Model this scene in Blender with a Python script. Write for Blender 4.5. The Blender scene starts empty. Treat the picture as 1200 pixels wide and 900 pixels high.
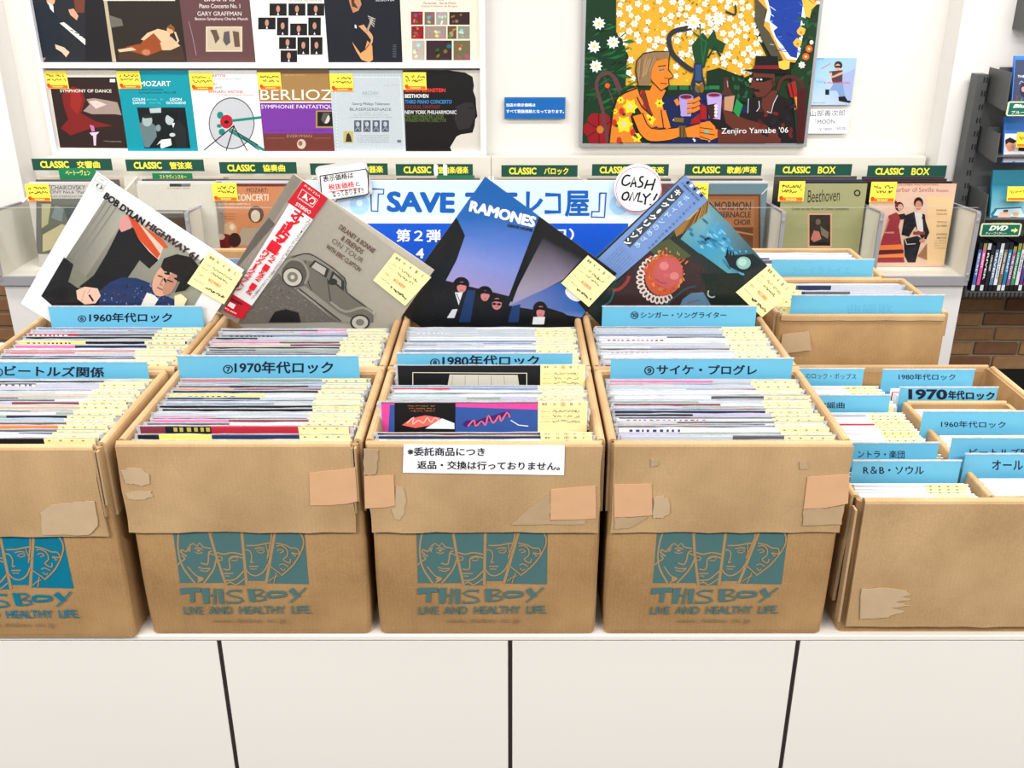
import bpy, bmesh, math, random
from mathutils import Vector, Matrix
random.seed(7)
S = bpy.context.scene
COL = S.collection
PI = math.pi
# ------------------------------------------------------------------ camera
FPX = 1138.0                                  # focal length in pixels of the 1200x900 frame
PITCH = math.atan(480.0 / FPX)                # the camera looks down on the crates
CC, SS = math.cos(PITCH), math.sin(PITCH)
CZ = 1.676
cam = bpy.data.cameras.new('camera'); camo = bpy.data.objects.new('camera', cam); COL.objects.link(camo)
camo.location = (0, 0, CZ); camo.rotation_euler = (PI / 2 - PITCH, 0, 0)
cam.sensor_width = 36; cam.lens = 36 * FPX / 1200; cam.clip_start = 0.02
S.camera = camo
# ------------------------------------------------------------------ world, lamps, exposure
w = bpy.data.worlds.new('world'); S.world = w; w.use_nodes = True
w.node_tree.nodes['Background'].inputs[0].default_value = (1.0, 0.985, 0.96, 1)
w.node_tree.nodes['Background'].inputs[1].default_value = 0.50
def lamp(x, y, z, sx, sy, e, col=(1, 0.985, 0.96), rx=0.0):
    l = bpy.data.lights.new('ceiling_tube', 'AREA'); l.shape = 'RECTANGLE'; l.size = sx; l.size_y = sy
    l.energy = e; l.color = col
    o = bpy.data.objects.new('ceiling_tube', l); COL.objects.link(o); o.location = (x, y, z); o.rotation_euler = (rx, 0, 0)
for yy, e in ((-0.5, 78), (1.25, 40), (2.9, 42)):
    for xx in (-1.9, 1.9):
        lamp(xx, yy, 2.75, 2.6, 0.28, e)
vs = S.view_settings
S.display_settings.display_device = 'sRGB'
vs.view_transform = 'Standard'; vs.look = 'None'; vs.gamma = 1; vs.exposure = 0.35
try: vs.use_curve_mapping = False
except Exception: pass
S.cycles.max_bounces = 8; S.cycles.transparent_max_bounces = 12

# ------------------------------------------------------------------ projecting helpers (real planes in the shop)
def ray(x, y):
    a = (x - 600) / FPX; b = (450 - y) / FPX
    return Vector((a, CC + b * SS, -SS + b * CC))
O = Vector((0, 0, CZ))
def P(x, y, Y):
    r = ray(x, y); return O + r * (Y / r.y)
def PZ(x, y, Z):
    r = ray(x, y); return O + r * ((Z - CZ) / r.z)

# ------------------------------------------------------------------ materials
def lin(c):
    return tuple((v / 12.92 if v <= 0.04045 else ((v + 0.055) / 1.055) ** 2.4) for v in c[:3])
MC = {}
def nodes(m): return m.node_tree.nodes, m.node_tree.links
def mat(name, col, rough=0.6, metal=0.0, var=0.06, scale=30, bump=0.0, bscale=60, spec=0.5):
    if name in MC: return MC[name]
    m = bpy.data.materials.new(name); m.use_nodes = True; n, l = nodes(m); b = n['Principled BSDF']
    b.inputs['Roughness'].default_value = rough; b.inputs['Metallic'].default_value = metal
    b.inputs['Specular IOR Level'].default_value = spec
    tc = n.new('ShaderNodeTexCoord'); nz = n.new('ShaderNodeTexNoise'); nz.inputs['Scale'].default_value = scale
    nz.inputs['Detail'].default_value = 3
    l.new(tc.outputs['Object'], nz.inputs['Vector'])
    r = n.new('ShaderNodeMix'); r.data_type = 'RGBA'
    c = lin(col); r.inputs[6].default_value = (*[max(0, v * (1 - var)) for v in c], 1); r.inputs[7].default_value = (*[min(1, v * (1 + var)) for v in c], 1)
    l.new(nz.outputs['Fac'], r.inputs[0]); l.new(r.outputs[2], b.inputs['Base Color'])
    if bump:
        n2 = n.new('ShaderNodeTexNoise'); n2.inputs['Scale'].default_value = bscale; l.new(tc.outputs['Object'], n2.inputs['Vector'])
        bp = n.new('ShaderNodeBump'); bp.inputs['Strength'].default_value = bump; bp.inputs['Distance'].default_value = 0.002
        l.new(n2.outputs['Fac'], bp.inputs['Height']); l.new(bp.outputs['Normal'], b.inputs['Normal'])
    MC[name] = m; return m
def print_mat(name, rough, coat=0.0, spec=0.5, bump=0.0):
    m = bpy.data.materials.new(name); m.use_nodes = True; n, l = nodes(m); b = n['Principled BSDF']
    a = n.new('ShaderNodeAttribute'); a.attribute_name = 'Col'
    tc = n.new('ShaderNodeTexCoord'); nz = n.new('ShaderNodeTexNoise'); nz.inputs['Scale'].default_value = 90
    l.new(tc.outputs['Object'], nz.inputs['Vector'])
    mp = n.new('ShaderNodeMapRange'); mp.inputs['To Min'].default_value = 0.93; mp.inputs['To Max'].default_value = 1.05
    l.new(nz.outputs['Fac'], mp.inputs['Value'])
    mx = n.new('ShaderNodeVectorMath'); mx.operation = 'SCALE'
    l.new(a.outputs['Color'], mx.inputs[0]); l.new(mp.outputs[0], mx.inputs['Scale']); l.new(mx.outputs[0], b.inputs['Base Color'])
    b.inputs['Roughness'].default_value = rough; b.inputs['Coat Weight'].default_value = coat; b.inputs['Coat Roughness'].default_value = 0.08
    b.inputs['Specular IOR Level'].default_value = spec
    if bump:
        n2 = n.new('ShaderNodeTexNoise'); n2.inputs['Scale'].default_value = 14; l.new(tc.outputs['Object'], n2.inputs['Vector'])
        bp = n.new('ShaderNodeBump'); bp.inputs['Strength'].default_value = bump; bp.inputs['Distance'].default_value = 0.004
        l.new(n2.outputs['Fac'], bp.inputs['Height']); l.new(bp.outputs['Normal'], b.inputs['Normal'])
    MC[name] = m; return m
PRINT = print_mat('printed_paper', 0.65, 0.0, 0.3)
GLOSS = print_mat('printed_gloss', 0.42, 0.06, 0.25)
PAINT = print_mat('painted_canvas', 0.55, 0.0, 0.25, 0.0)
INK = print_mat('carton_ink', 0.8, 0.0, 0.2)
def cardboard(name, c1, c2, flute=0.5):
    m = bpy.data.materials.new(name); m.use_nodes = True; n, l = nodes(m); b = n['Principled BSDF']
    b.inputs['Roughness'].default_value = 0.72; b.inputs['Specular IOR Level'].default_value = 0.3
    tc = n.new('ShaderNodeTexCoord'); mp = n.new('ShaderNodeMapping'); l.new(tc.outputs['Object'], mp.inputs['Vector'])
    big = n.new('ShaderNodeTexNoise'); big.inputs['Scale'].default_value = 7; big.inputs['Detail'].default_value = 5
    fine = n.new('ShaderNodeTexNoise'); fine.inputs['Scale'].default_value = 380; fine.inputs['Detail'].default_value = 2
    l.new(mp.outputs[0], big.inputs['Vector']); l.new(mp.outputs[0], fine.inputs['Vector'])
    wv = n.new('ShaderNodeTexWave'); wv.inputs['Scale'].default_value = 45; wv.inputs['Distortion'].default_value = 0.6; wv.bands_direction = 'X'
    l.new(mp.outputs[0], wv.inputs['Vector'])
    a1 = n.new('ShaderNodeMath'); a1.operation = 'MULTIPLY_ADD'; a1.inputs[1].default_value = 0.35; l.new(fine.outputs['Fac'], a1.inputs[0]); l.new(big.outputs['Fac'], a1.inputs[2])
    a2 = n.new('ShaderNodeMath'); a2.operation = 'MULTIPLY_ADD'; a2.inputs[1].default_value = 0.05 * flute; l.new(wv.outputs['Fac'], a2.inputs[0]); l.new(a1.outputs[0], a2.inputs[2])
    cr = n.new('ShaderNodeValToRGB'); cr.color_ramp.elements[0].position = 0.35; cr.color_ramp.elements[1].position = 0.95
    cr.color_ramp.elements[0].color = (*lin(c1), 1); cr.color_ramp.elements[1].color = (*lin(c2), 1)
    l.new(a2.outputs[0], cr.inputs[0]); l.new(cr.outputs[0], b.inputs['Base Color'])
    # folds and dents
    vo = n.new('ShaderNodeTexNoise'); vo.inputs['Scale'].default_value = 11; vo.inputs['Detail'].default_value = 1.0; vo.inputs['Distortion'].default_value = 0.5
    mp2 = n.new('ShaderNodeMapping'); mp2.inputs['Scale'].default_value = (1, 1, 0.28); l.new(tc.outputs['Object'], mp2.inputs['Vector']); l.new(mp2.outputs[0], vo.inputs['Vector'])
    ab = n.new('ShaderNodeMath'); ab.operation = 'SUBTRACT'; ab.inputs[1].default_value = 0.5; l.new(vo.outputs['Fac'], ab.inputs[0])
    ab2 = n.new('ShaderNodeMath'); ab2.operation = 'ABSOLUTE'; l.new(ab.outputs[0], ab2.inputs[0])
    cr2 = n.new('ShaderNodeMapRange'); cr2.inputs['From Min'].default_value = 0; cr2.inputs['From Max'].default_value = 0.03; l.new(ab2.outputs[0], cr2.inputs['Value'])
    ad = n.new('ShaderNodeMath'); ad.operation = 'MULTIPLY_ADD'; ad.inputs[1].default_value = 0.12; l.new(wv.outputs['Fac'], ad.inputs[0]); l.new(cr2.outputs[0], ad.inputs[2])
    bp = n.new('ShaderNodeBump'); bp.inputs['Strength'].default_value = 0.22; bp.inputs['Distance'].default_value = 0.0012
    l.new(ad.outputs[0], bp.inputs['Height']); l.new(bp.outputs['Normal'], b.inputs['Normal'])
    MC[name] = m; return m
CB = cardboard('cardboard', (0.52, 0.385, 0.235), (0.735, 0.585, 0.40))
CBF = cardboard('cardboard_flap', (0.60, 0.465, 0.31), (0.77, 0.64, 0.475))
CBE = cardboard('cardboard_edge', (0.50, 0.39, 0.27), (0.74, 0.62, 0.47), 3)
TAPE = mat('peach_cloth_tape', (0.83, 0.645, 0.49), 0.5, 0, 0.05, 60, 0.35, 35)
CLEAR = mat('greyed_clear_tape', (0.71, 0.60, 0.47), 0.3, 0, 0.10, 40, 0.4, 40)
TORN = mat('torn_paper_patch', (0.735, 0.63, 0.50), 0.85, 0, 0.10, 40)
WHITE = mat('white_laminate', (0.93, 0.905, 0.875), 0.38, 0, 0.012, 3)
WALLM = mat('painted_wall', (0.885, 0.87, 0.845), 0.8, 0, 0.02, 2, 0.1, 120)
WALL2 = mat('pillar_paint', (0.90, 0.885, 0.865), 0.8, 0, 0.02, 2, 0.1, 120)
ALU = mat('brushed_aluminium', (0.72, 0.72, 0.735), 0.35, 0.55, 0.03, 50)
WFR = mat('white_metal_frame', (0.93, 0.93, 0.94), 0.4, 0.0, 0.01, 8)
GREYM = mat('grey_rail', (0.66, 0.65, 0.67), 0.42, 0.35, 0.03, 20)
DARKG = mat('dark_grey_steel', (0.33, 0.335, 0.335), 0.5, 0.3, 0.05, 20)
BLACK = mat('black_recess', (0.05, 0.045, 0.045), 0.7, 0, 0.1, 20)
SEAM = mat('dark_bronze_channel', (0.27, 0.23, 0.22), 0.4, 0.3, 0.08, 20)
BINW = mat('bin_panel_cream', (0.87, 0.85, 0.80), 0.45, 0, 0.02, 6)
BASEW = mat('cabinet_base_white', (0.87, 0.855, 0.84), 0.5, 0, 0.02, 6)
FLOORM = mat('dark_green_carpet', (0.07, 0.10, 0.08), 0.9, 0, 0.2, 100)
MORTAR = mat('mortar', (0.60, 0.52, 0.42), 0.95, 0, 0.1, 80, 0.4, 200)
BR = [mat('brick_brown', (0.52, 0.37, 0.24), 0.9, 0, 0.25, 25, 0.6, 120), mat('brick_tan', (0.62, 0.46, 0.31), 0.9, 0, 0.25, 25, 0.6, 120), mat('brick_umber', (0.48, 0.33, 0.22), 0.9, 0, 0.25, 25, 0.6, 120)]
LIP = mat('sleeve_plastic_edge', (0.74, 0.75, 0.77), 0.25, 0, 0.3, 120, 0.5, 160)
CARDY = mat('cream_price_card', (0.955, 0.90, 0.64), 0.6, 0, 0.02, 60)
CARDB = mat('sky_blue_card', (0.39, 0.69, 0.81), 0.45, 0, 0.02, 20)
def clear_mat(name, tint, gl, rough=0.06, bump=0.0):
    m = bpy.data.materials.new(name); m.use_nodes = True; n, l = nodes(m); n.remove(n['Principled BSDF']); out = n['Material Output']
    tr = n.new('ShaderNodeBsdfTransparent'); tr.inputs[0].default_value = (*tint, 1)
    g = n.new('ShaderNodeBsdfGlossy'); g.inputs['Roughness'].default_value = rough
    fr = n.new('ShaderNodeFresnel'); fr.inputs['IOR'].default_value = 1.4
    mu = n.new('ShaderNodeMath'); mu.operation = 'MULTIPLY'; mu.inputs[1].default_value = gl; l.new(fr.outputs[0], mu.inputs[0])
    mx = n.new('ShaderNodeMixShader'); l.new(mu.outputs[0], mx.inputs[0]); l.new(tr.outputs[0], mx.inputs[1]); l.new(g.outputs[0], mx.inputs[2]); l.new(mx.outputs[0], out.inputs[0])
    if bump:
        tc = n.new('ShaderNodeTexCoord'); nz = n.new('ShaderNodeTexNoise'); nz.inputs['Scale'].default_value = 18; nz.inputs['Distortion'].default_value = 1.5
        l.new(tc.outputs['Object'], nz.inputs['Vector']); bp = n.new('ShaderNodeBump'); bp.inputs['Strength'].default_value = bump; bp.inputs['Distance'].default_value = 0.006
        l.new(nz.outputs['Fac'], bp.inputs['Height']); l.new(bp.outputs['Normal'], g.inputs['Normal']); l.new(bp.outputs['Normal'], fr.inputs['Normal'])
    MC[name] = m; return m
ACRYL = clear_mat('clear_acrylic', (0.985, 0.99, 0.99), 0.35)
FILM = clear_mat('clear_plastic_film', (0.998, 0.998, 0.998), 0.4, 0.10, 0.3)

# ------------------------------------------------------------------ object helpers
def link(o, parent=None):
    COL.objects.link(o)
    if parent is not None: o.parent = parent
    return o
def tag(o, label, cat, group=None, kind=None):
    if label: o['label'] = label
    if cat: o['category'] = cat
    if group: o['group'] = group
    if kind: o['kind'] = kind
    return o
def empty(name, loc=(0, 0, 0), M=None):
    o = bpy.data.objects.new(name, None); o.empty_display_size = 0.05
    if M is not None: o.matrix_world = M
    else: o.location = loc
    COL.objects.link(o); return o
def bmobj(name, bm, m, parent=None, M=None, smooth=False):
    me = bpy.data.meshes.new(name); bmesh.ops.recalc_face_normals(bm, faces=bm.faces); bm.to_mesh(me); bm.free()
    for x in (m if isinstance(m, (list, tuple)) else [m]): me.materials.append(x)
    if smooth:
        for p in me.polygons: p.use_smooth = True
    o = bpy.data.objects.new(name, me); link(o, parent)
    if M is not None: o.matrix_local = M
    return o
def add_box(bm, x0, x1, y0, y1, z0, z1, bev=0.0, mi=0):
    vs_ = [bm.verts.new((x, y, z)) for x in (x0, x1) for y in (y0, y1) for z in (z0, z1)]
    fs = [bm.faces.new([vs_[i] for i in q]) for q in ((0, 1, 3, 2), (4, 6, 7, 5), (0, 4, 5, 1), (2, 3, 7, 6), (0, 2, 6, 4), (1, 5, 7, 3))]
    for f in fs: f.material_index = mi
    if bev:
        es = set(e for f in fs for e in f.edges)
        r = bmesh.ops.bevel(bm, geom=list(es), offset=bev, segments=2, affect='EDGES', profile=0.6)
    return fs
def box(name, b, m, parent=None, bev=0.0, off=(0, 0, 0)):
    bm = bmesh.new(); add_box(bm, *b, bev=bev); return bmobj(name, bm, m, parent)
def struct(name, b, m, bev=0.0):
    o = box(name, b, m, None, bev); o['kind'] = 'structure'; return o
def mesh_data(name, verts, faces, m, smooth=False):
    me = bpy.data.meshes.new(name); me.from_pydata(verts, [], faces); me.materials.append(m); me.update()
    if smooth:
        for p in me.polygons: p.use_smooth = True
    return me
def copy_tree(o, parent=None):
    c = o.copy(); COL.objects.link(c)
    if parent is not None: c.parent = parent
    for ch in o.children: copy_tree(ch, c)
    return c
ONES = 'zeroth first second third fourth fifth sixth seventh eighth ninth tenth eleventh twelfth thirteenth fourteenth fifteenth sixteenth seventeenth eighteenth nineteenth'.split()
def ordinal(n):
    if n < 20: return ONES[n]
    t = {2: 'twent', 3: 'thirt', 4: 'fort'}[n // 10]
    return t + 'ieth' if n % 10 == 0 else t + 'y-' + ONES[n % 10]

# ------------------------------------------------------------------ flat print: polygons, strokes and lettering laid on a plane
TXT = {}
def text_mesh(s, bold=0.0):
    k = (s, round(bold, 4))
    if k in TXT: return TXT[k]
    cu = bpy.data.curves.new('lettering', 'FONT'); cu.body = s; cu.size = 1.0; cu.resolution_u = 3
    o = bpy.data.objects.new('lettering', cu); COL.objects.link(o)
    bpy.context.view_layer.update()
    dg = bpy.context.evaluated_depsgraph_get()
    me = o.evaluated_get(dg).to_mesh()
    vsx = [(v.co.x, v.co.y) for v in me.vertices]; fs = [tuple(p.vertices) for p in me.polygons]
    o.evaluated_get(dg).to_mesh_clear(); bpy.data.objects.remove(o); bpy.data.curves.remove(cu)
    n_one = len(vsx)
    if bold > 0.004 and vsx:                     # heavier face: the same outlines laid down again, slightly shifted
        b = bold * 0.9; v0, f0 = list(vsx), list(fs); n0 = len(v0)
        for k, (dx, dy) in enumerate(((b, 0), (-b, 0), (0, b * 0.8), (0, -b * 0.8)) if bold < 0.03 else ((b, 0), (-b, 0), (0, b * 0.8), (0, -b * 0.8), (b * .7, b * .6), (-b * .7, b * .6), (b * .7, -b * .6), (-b * .7, -b * .6))):
            vsx += [(x + dx, y + dy) for x, y in v0]; fs += [tuple(i + (k + 1) * n0 for i in f) for f in f0]
    if not vsx: vsx = [(0, 0), (1, 0), (1, 1)]; fs = [(0, 1, 2)]
    bb = (min(v[0] for v in vsx), min(v[1] for v in vsx), max(v[0] for v in vsx), max(v[1] for v in vsx))
    TXT[k] = (vsx, fs, bb, n_one); return TXT[k]
class Art:
    """print on a plane: M takes local (x right, y up, z out) to the world; clip = (x0, y0, x1, y1) of the sheet"""
    def __init__(s, M, clip=None, view=None, mode='px', step=2.2e-5):
        s.M = M; s.I = M.inverted(); s.clip = clip; s.v = []; s.f = []; s.c = []; s.z = 1e-4; s.step = step; s.mode = mode
        s.view(*(view or (0, 0, 1, 1))); s.o = s.M.translation; s.n = (s.M.to_3x3() @ Vector((0, 0, 1))).normalized()
    def view(s, x0, y0, sx, sy=None):
        s.vx = (x0, y0, sx, sx if sy is None else sy); return s
    def L(s, p):
        if s.mode == 'uv':                      # u right, v down inside the clip rectangle
            a, b, c, d = s.clip; x = s.vx[0] + p[0] * s.vx[2]; y = s.vx[1] + p[1] * s.vx[3]
            return (a + x * (c - a), d - y * (d - b))
        x = s.vx[0] + p[0] * s.vx[2]; y = s.vx[1] + p[1] * s.vx[3]
        r = ray(x, y); t = (s.o - O).dot(s.n) / r.dot(s.n)
        q = s.I @ (O + r * t); return (q.x, q.y)
    def raw(s, pts, cols):
        if s.clip:
            cx0, cy0, cx1, cy1 = s.clip
            pl = list(zip(pts, cols))
            for ax, lim, sg in ((0, cx0, 1), (0, cx1, -1), (1, cy0, 1), (1, cy1, -1)):
                out = []
                for i in range(len(pl)):
                    (A, ca), (B, cb) = pl[i - 1], pl[i]
                    da = (A[ax] - lim) * sg; db = (B[ax] - lim) * sg
                    if (da >= 0) != (db >= 0):
                        t = da / (da - db)
                        out.append(((A[0] + (B[0] - A[0]) * t, A[1] + (B[1] - A[1]) * t), tuple(ca[k] + (cb[k] - ca[k]) * t for k in range(3))))
                    if db >= 0: out.append((B, cb))
                pl = out
                if len(pl) < 3: return
            pts = [a for a, b in pl]; cols = [b for a, b in pl]
        i0 = len(s.v); s.v += [(x, y, s.z) for x, y in pts]; s.c += cols; s.f.append(tuple(range(i0, i0 + len(pts))))
    def poly(s, pts, col):
        s.z += s.step; c = lin(col); s.raw([s.L(p) for p in pts], [c] * len(pts))
    def grad(s, pts, cols):
        s.z += s.step; s.raw([s.L(p) for p in pts], [lin(c) for c in cols])
    def rect(s, a, b, c, d, col): s.poly([(a, b), (c, b), (c, d), (a, d)], col)
    def grid(s, quad, cols):                   # bilinear patchwork of colours over a quad (rows of colours)
        s.z += s.step; q = [s.L(p) for p in quad]; R = len(cols); K = len(cols[0])
        def at(u, v):
            return tuple((q[0][k] * (1 - u) + q[1][k] * u) * (1 - v) + (q[3][k] * (1 - u) + q[2][k] * u) * v for k in (0, 1))
        for r in range(R - 1):
            for k in range(K - 1):
                us = (k / (K - 1), (k + 1) / (K - 1)); vv = (r / (R - 1), (r + 1) / (R - 1))
                s.raw([at(us[0], vv[0]), at(us[1], vv[0]), at(us[1], vv[1]), at(us[0], vv[1])], [lin(cols[r][k]), lin(cols[r][k + 1]), lin(cols[r + 1][k + 1]), lin(cols[r + 1][k])])
    def ell(s, cx, cy, rx, ry, col, rot=0, n=16, a0=0, a1=360):
        ca, sa = math.cos(math.radians(rot)), math.sin(math.radians(rot)); pts = []
        for i in range(n if a1 - a0 == 360 else n + 1):
            t = math.radians(a0 + (a1 - a0) * i / n); x = rx * math.cos(t); y = ry * math.sin(t)
            pts.append((cx + x * ca - y * sa, cy + x * sa + y * ca))
        s.poly(pts, col)
    def line(s, pts, wd, col, closed=False, smooth=0):
        P_ = [Vector((*s.L(p), 0)) for p in pts]
        if closed: P_.append(P_[0])
        if smooth and len(P_) > 2:
            Q = []
            for i in range(len(P_) - 1):
                p0 = P_[max(i - 1, 0)]; p1 = P_[i]; p2 = P_[i + 1]; p3 = P_[min(i + 2, len(P_) - 1)]
                for k in range(smooth):
                    t = k / smooth
                    Q.append(0.5 * ((2 * p1) + (p2 - p0) * t + (2 * p0 - 5 * p1 + 4 * p2 - p3) * t * t + (3 * p1 - p0 - 3 * p2 + p3) * t ** 3))
            Q.append(P_[-1]); P_ = Q
        u = (Vector((*s.L((pts[0][0] + 1, pts[0][1])), 0)) - Vector((*s.L(pts[0]), 0))).length * wd / 2
        c = lin(col); s.z += s.step; L_, R_ = [], []
        for i, p in enumerate(P_):
            a = P_[i] - P_[i - 1] if i else P_[1] - P_[0]; b = P_[i + 1] - P_[i] if i < len(P_) - 1 else a
            if a.length < 1e-9: a = b
            if b.length < 1e-9: b = a
            if a.length < 1e-9: continue
            t = a.normalized() + b.normalized(); t = t.normalized() if t.length > 0.2 else b.normalized()
            nn = Vector((-t.y, t.x, 0)) * u; L_.append(p + nn); R_.append(p - nn)
        for i in range(len(L_) - 1):
            s.raw([tuple(x[:2]) for x in (L_[i], L_[i + 1], R_[i + 1], R_[i])], [c] * 4)
    def text(s, t, bl, br, tl, col, bold=0.012, full=False):
        vsx, fs, bb, n1 = text_mesh(t, bold); B, R_, T = s.L(bl), s.L(br), s.L(tl)
        c = lin(col); s.z += s.step; i0 = len(s.v); W = bb[2] - bb[0]; H = max(bb[3] - bb[1], 1e-4)
        dz = s.step * 0.7
        for i_, (x, y) in enumerate(vsx):
            u = (x - bb[0]) / W; v = (y - bb[1]) / H
            s.v.append((B[0] + (R_[0] - B[0]) * u + (T[0] - B[0]) * v, B[1] + (R_[1] - B[1]) * u + (T[1] - B[1]) * v, s.z + dz * (i_ // max(n1, 1)))); s.c.append(c)
        s.z += dz * (len(vsx) // max(n1, 1))
        s.f += [tuple(i + i0 for i in f) for f in fs]
    def chars(s, t, a, b, size, col, up, bold=0.02):  # one glyph after another from a to b, up = direction of a glyph's top
        n = len(t); ux, uy = up; l_ = math.hypot(ux, uy); ux /= l_; uy /= l_; rx, ry = -uy, ux
        for i, ch in enumerate(t):
            k = i / max(n - 1, 1); cx = a[0] + (b[0] - a[0]) * k; cy = a[1] + (b[1] - a[1]) * k; h = size / 2
            hw = h * (0.45 if ch in '・!.' else 1)
            if ch == ' ': continue
            s.text(ch, (cx - rx * hw - ux * h, cy - ry * hw - uy * h), (cx + rx * hw - ux * h, cy + ry * hw - uy * h), (cx - rx * hw + ux * h, cy - ry * hw + uy * h), col, bold)
            s.z -= s.step
        s.z += s.step
    def scribble(s, a, b, h, col, n=None, wd=1.0, seed=0):   # small handwriting or fine print nobody can read
        rg = random.Random(seed * 31 + int(a[0] * 7 + a[1] * 13)); dx, dy = b[0] - a[0], b[1] - a[1]; L_ = math.hypot(dx, dy); dx /= L_; dy /= L_
        nx, ny = dy, -dx; x = 0.0
        while x < L_ - h * 0.3:
            wch = h * rg.uniform(0.35, 0.8)
            if rg.random() < 0.15: x += wch; continue
            pts = [(a[0] + dx * (x + wch * q) + nx * h * r, a[1] + dy * (x + wch * q) + ny * h * r) for q, r in ((0, rg.random()), (0.3, rg.random()), (0.6, rg.random()), (0.85, rg.random()))]
            s.line(pts, wd, col); s.z -= s.step; x += wch
        s.z += s.step
    def build(s, name, m, parent=None):
        me = bpy.data.meshes.new(name); me.from_pydata(s.v, [], s.f); me.materials.append(m)
        at = me.color_attributes.new('Col', 'FLOAT_COLOR', 'POINT')
        flat = []
        for c in s.c: flat += [c[0], c[1], c[2], 1.0]
        at.data.foreach_set('color', flat); me.update()
        # every print faces out of its sheet
        o = bpy.data.objects.new(name, me); link(o, parent); return o
def frame_M(origin, ex, n):
    ex = Vector(ex).normalized(); n = Vector(n).normalized(); ey = n.cross(ex).normalized(); ex = ey.cross(n)
    M = Matrix((ex, ey, n)).transposed().to_4x4(); M.translation = Vector(origin); return M
def wall_M(x, y, z): return frame_M((x, y, z), (1, 0, 0), (0, -1, 0))
def slab(name, x0, y0, x1, y1, th, m, parent, z=0.0, bev=0.0, col=None):
    """thin sheet in a local frame: x right, y up, front face at z, thickness behind"""
    bm = bmesh.new(); add_box(bm, x0, x1, y0, y1, z - th, z, bev=bev); o = bmobj(name, bm, m, parent)
    if col:
        at = o.data.color_attributes.new('Col', 'FLOAT_COLOR', 'POINT'); c = lin(col)
        at.data.foreach_set('color', [*c, 1.0] * len(o.data.vertices))
    return o

# ================================================================== the setting
struct('floor', (-4, 4, -2.0, 4.3, -0.06, 0), FLOORM)
struct('wall_back', (-1.975, 1.70, 4.05, 4.20, 0, 2.9), WALLM)
wl = struct('wall_left', (-3.4, -1.975, 3.92, 4.20, 0, 2.9), WALL2)
wr = struct('wall_right', (1.70, 3.4, 3.92, 4.20, 0, 2.9), WALL2)
struct('baseboard_right', (1.71, 3.39, 3.895, 3.925, 0, 0.095), BLACK, 0.002)
struct('baseboard_left', (-3.39, -1.985, 3.895, 3.925, 0, 0.095), BLACK, 0.002)
def bricks(wall, x0, x1, z0, rows):
    bed = box('mortar_bed', (x0, x1, 3.905, 3.921, z0, z0 + rows * 0.066), MORTAR, wall)
    rg = random.Random(3)
    bases = []
    for i in range(6):
        bm = bmesh.new(); j = lambda: rg.uniform(-0.004, 0.004); L_ = 0.185
        add_box(bm, 0, L_, 0, 0.02, 0, 0.055)
        for v in bm.verts: v.co += Vector((j(), j() * 0.4, j() * 0.6))
        bmesh.ops.bevel(bm, geom=list(bm.edges), offset=0.004, segments=1, affect='EDGES')
        me = bpy.data.meshes.new('brick'); bm.to_mesh(me); bm.free(); me.materials.append(BR[i % 3]); bases.append(me)
    for r in range(rows):
        x = x0 - (0.10 if r % 2 else 0.02) - rg.uniform(0, .03)
        while x < x1 - 0.02:
            o = bpy.data.objects.new('brick', rg.choice(bases)); link(o, bed)
            k = 1.0
            if x < x0: k = (x + 0.185 - x0) / 0.185; o.location = (x0, 3.893, z0 + r * 0.066 + 0.006)
            else: o.location = (x, 3.893 + rg.uniform(-0.002, 0.003), z0 + r * 0.066 + 0.006)
            if x + 0.185 > x1: k = (x1 - x) / 0.185
            o.scale = (max(k, 0.1), 1, 1); x += 0.196
bricks(wr, 1.71, 2.45, 0.097, 7)
bricks(wl, -2.75, -1.985, 0.097, 8)

# ------------------------------------------------------------------ the white counter the crates stand on
CT = 0.70                                        # counter top
ct = empty('display_counter', (0, 0, 0))
tag(ct, 'long white laminate counter with dark seams carrying the cardboard record crates', 'counter')
box('countertop', (-1.7, 0.972, 1.277, 2.62, CT - 0.010, CT), WHITE, ct, 0.002)
box('carcass', (-1.69, 0.962, 1.298, 2.61, 0.02, CT - 0.012), BLACK, ct)
seams = [-1.40, -0.935, -0.472, -0.003, 0.461, 0.925]
for i in range(5):
    box('front_panel', (seams[i] + 0.0035, seams[i + 1] - 0.0035, 1.280, 1.298, 0.04, CT - 0.0125), WHITE, ct, 0.0012)
box('front_panel', (seams[5] + 0.0035, 0.972, 1.280, 1.298, 0.04, CT - 0.0125), WHITE, ct, 0.0012)
for x in seams:
    box('seam_channel', (x - 0.0030, x - 0.0004, 1.2805, 1.292, 0.04, CT - 0.010), SEAM, ct)
    box('seam_channel', (x + 0.0004, x + 0.0030, 1.2805, 1.292, 0.04, CT - 0.010), SEAM, ct)

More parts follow.
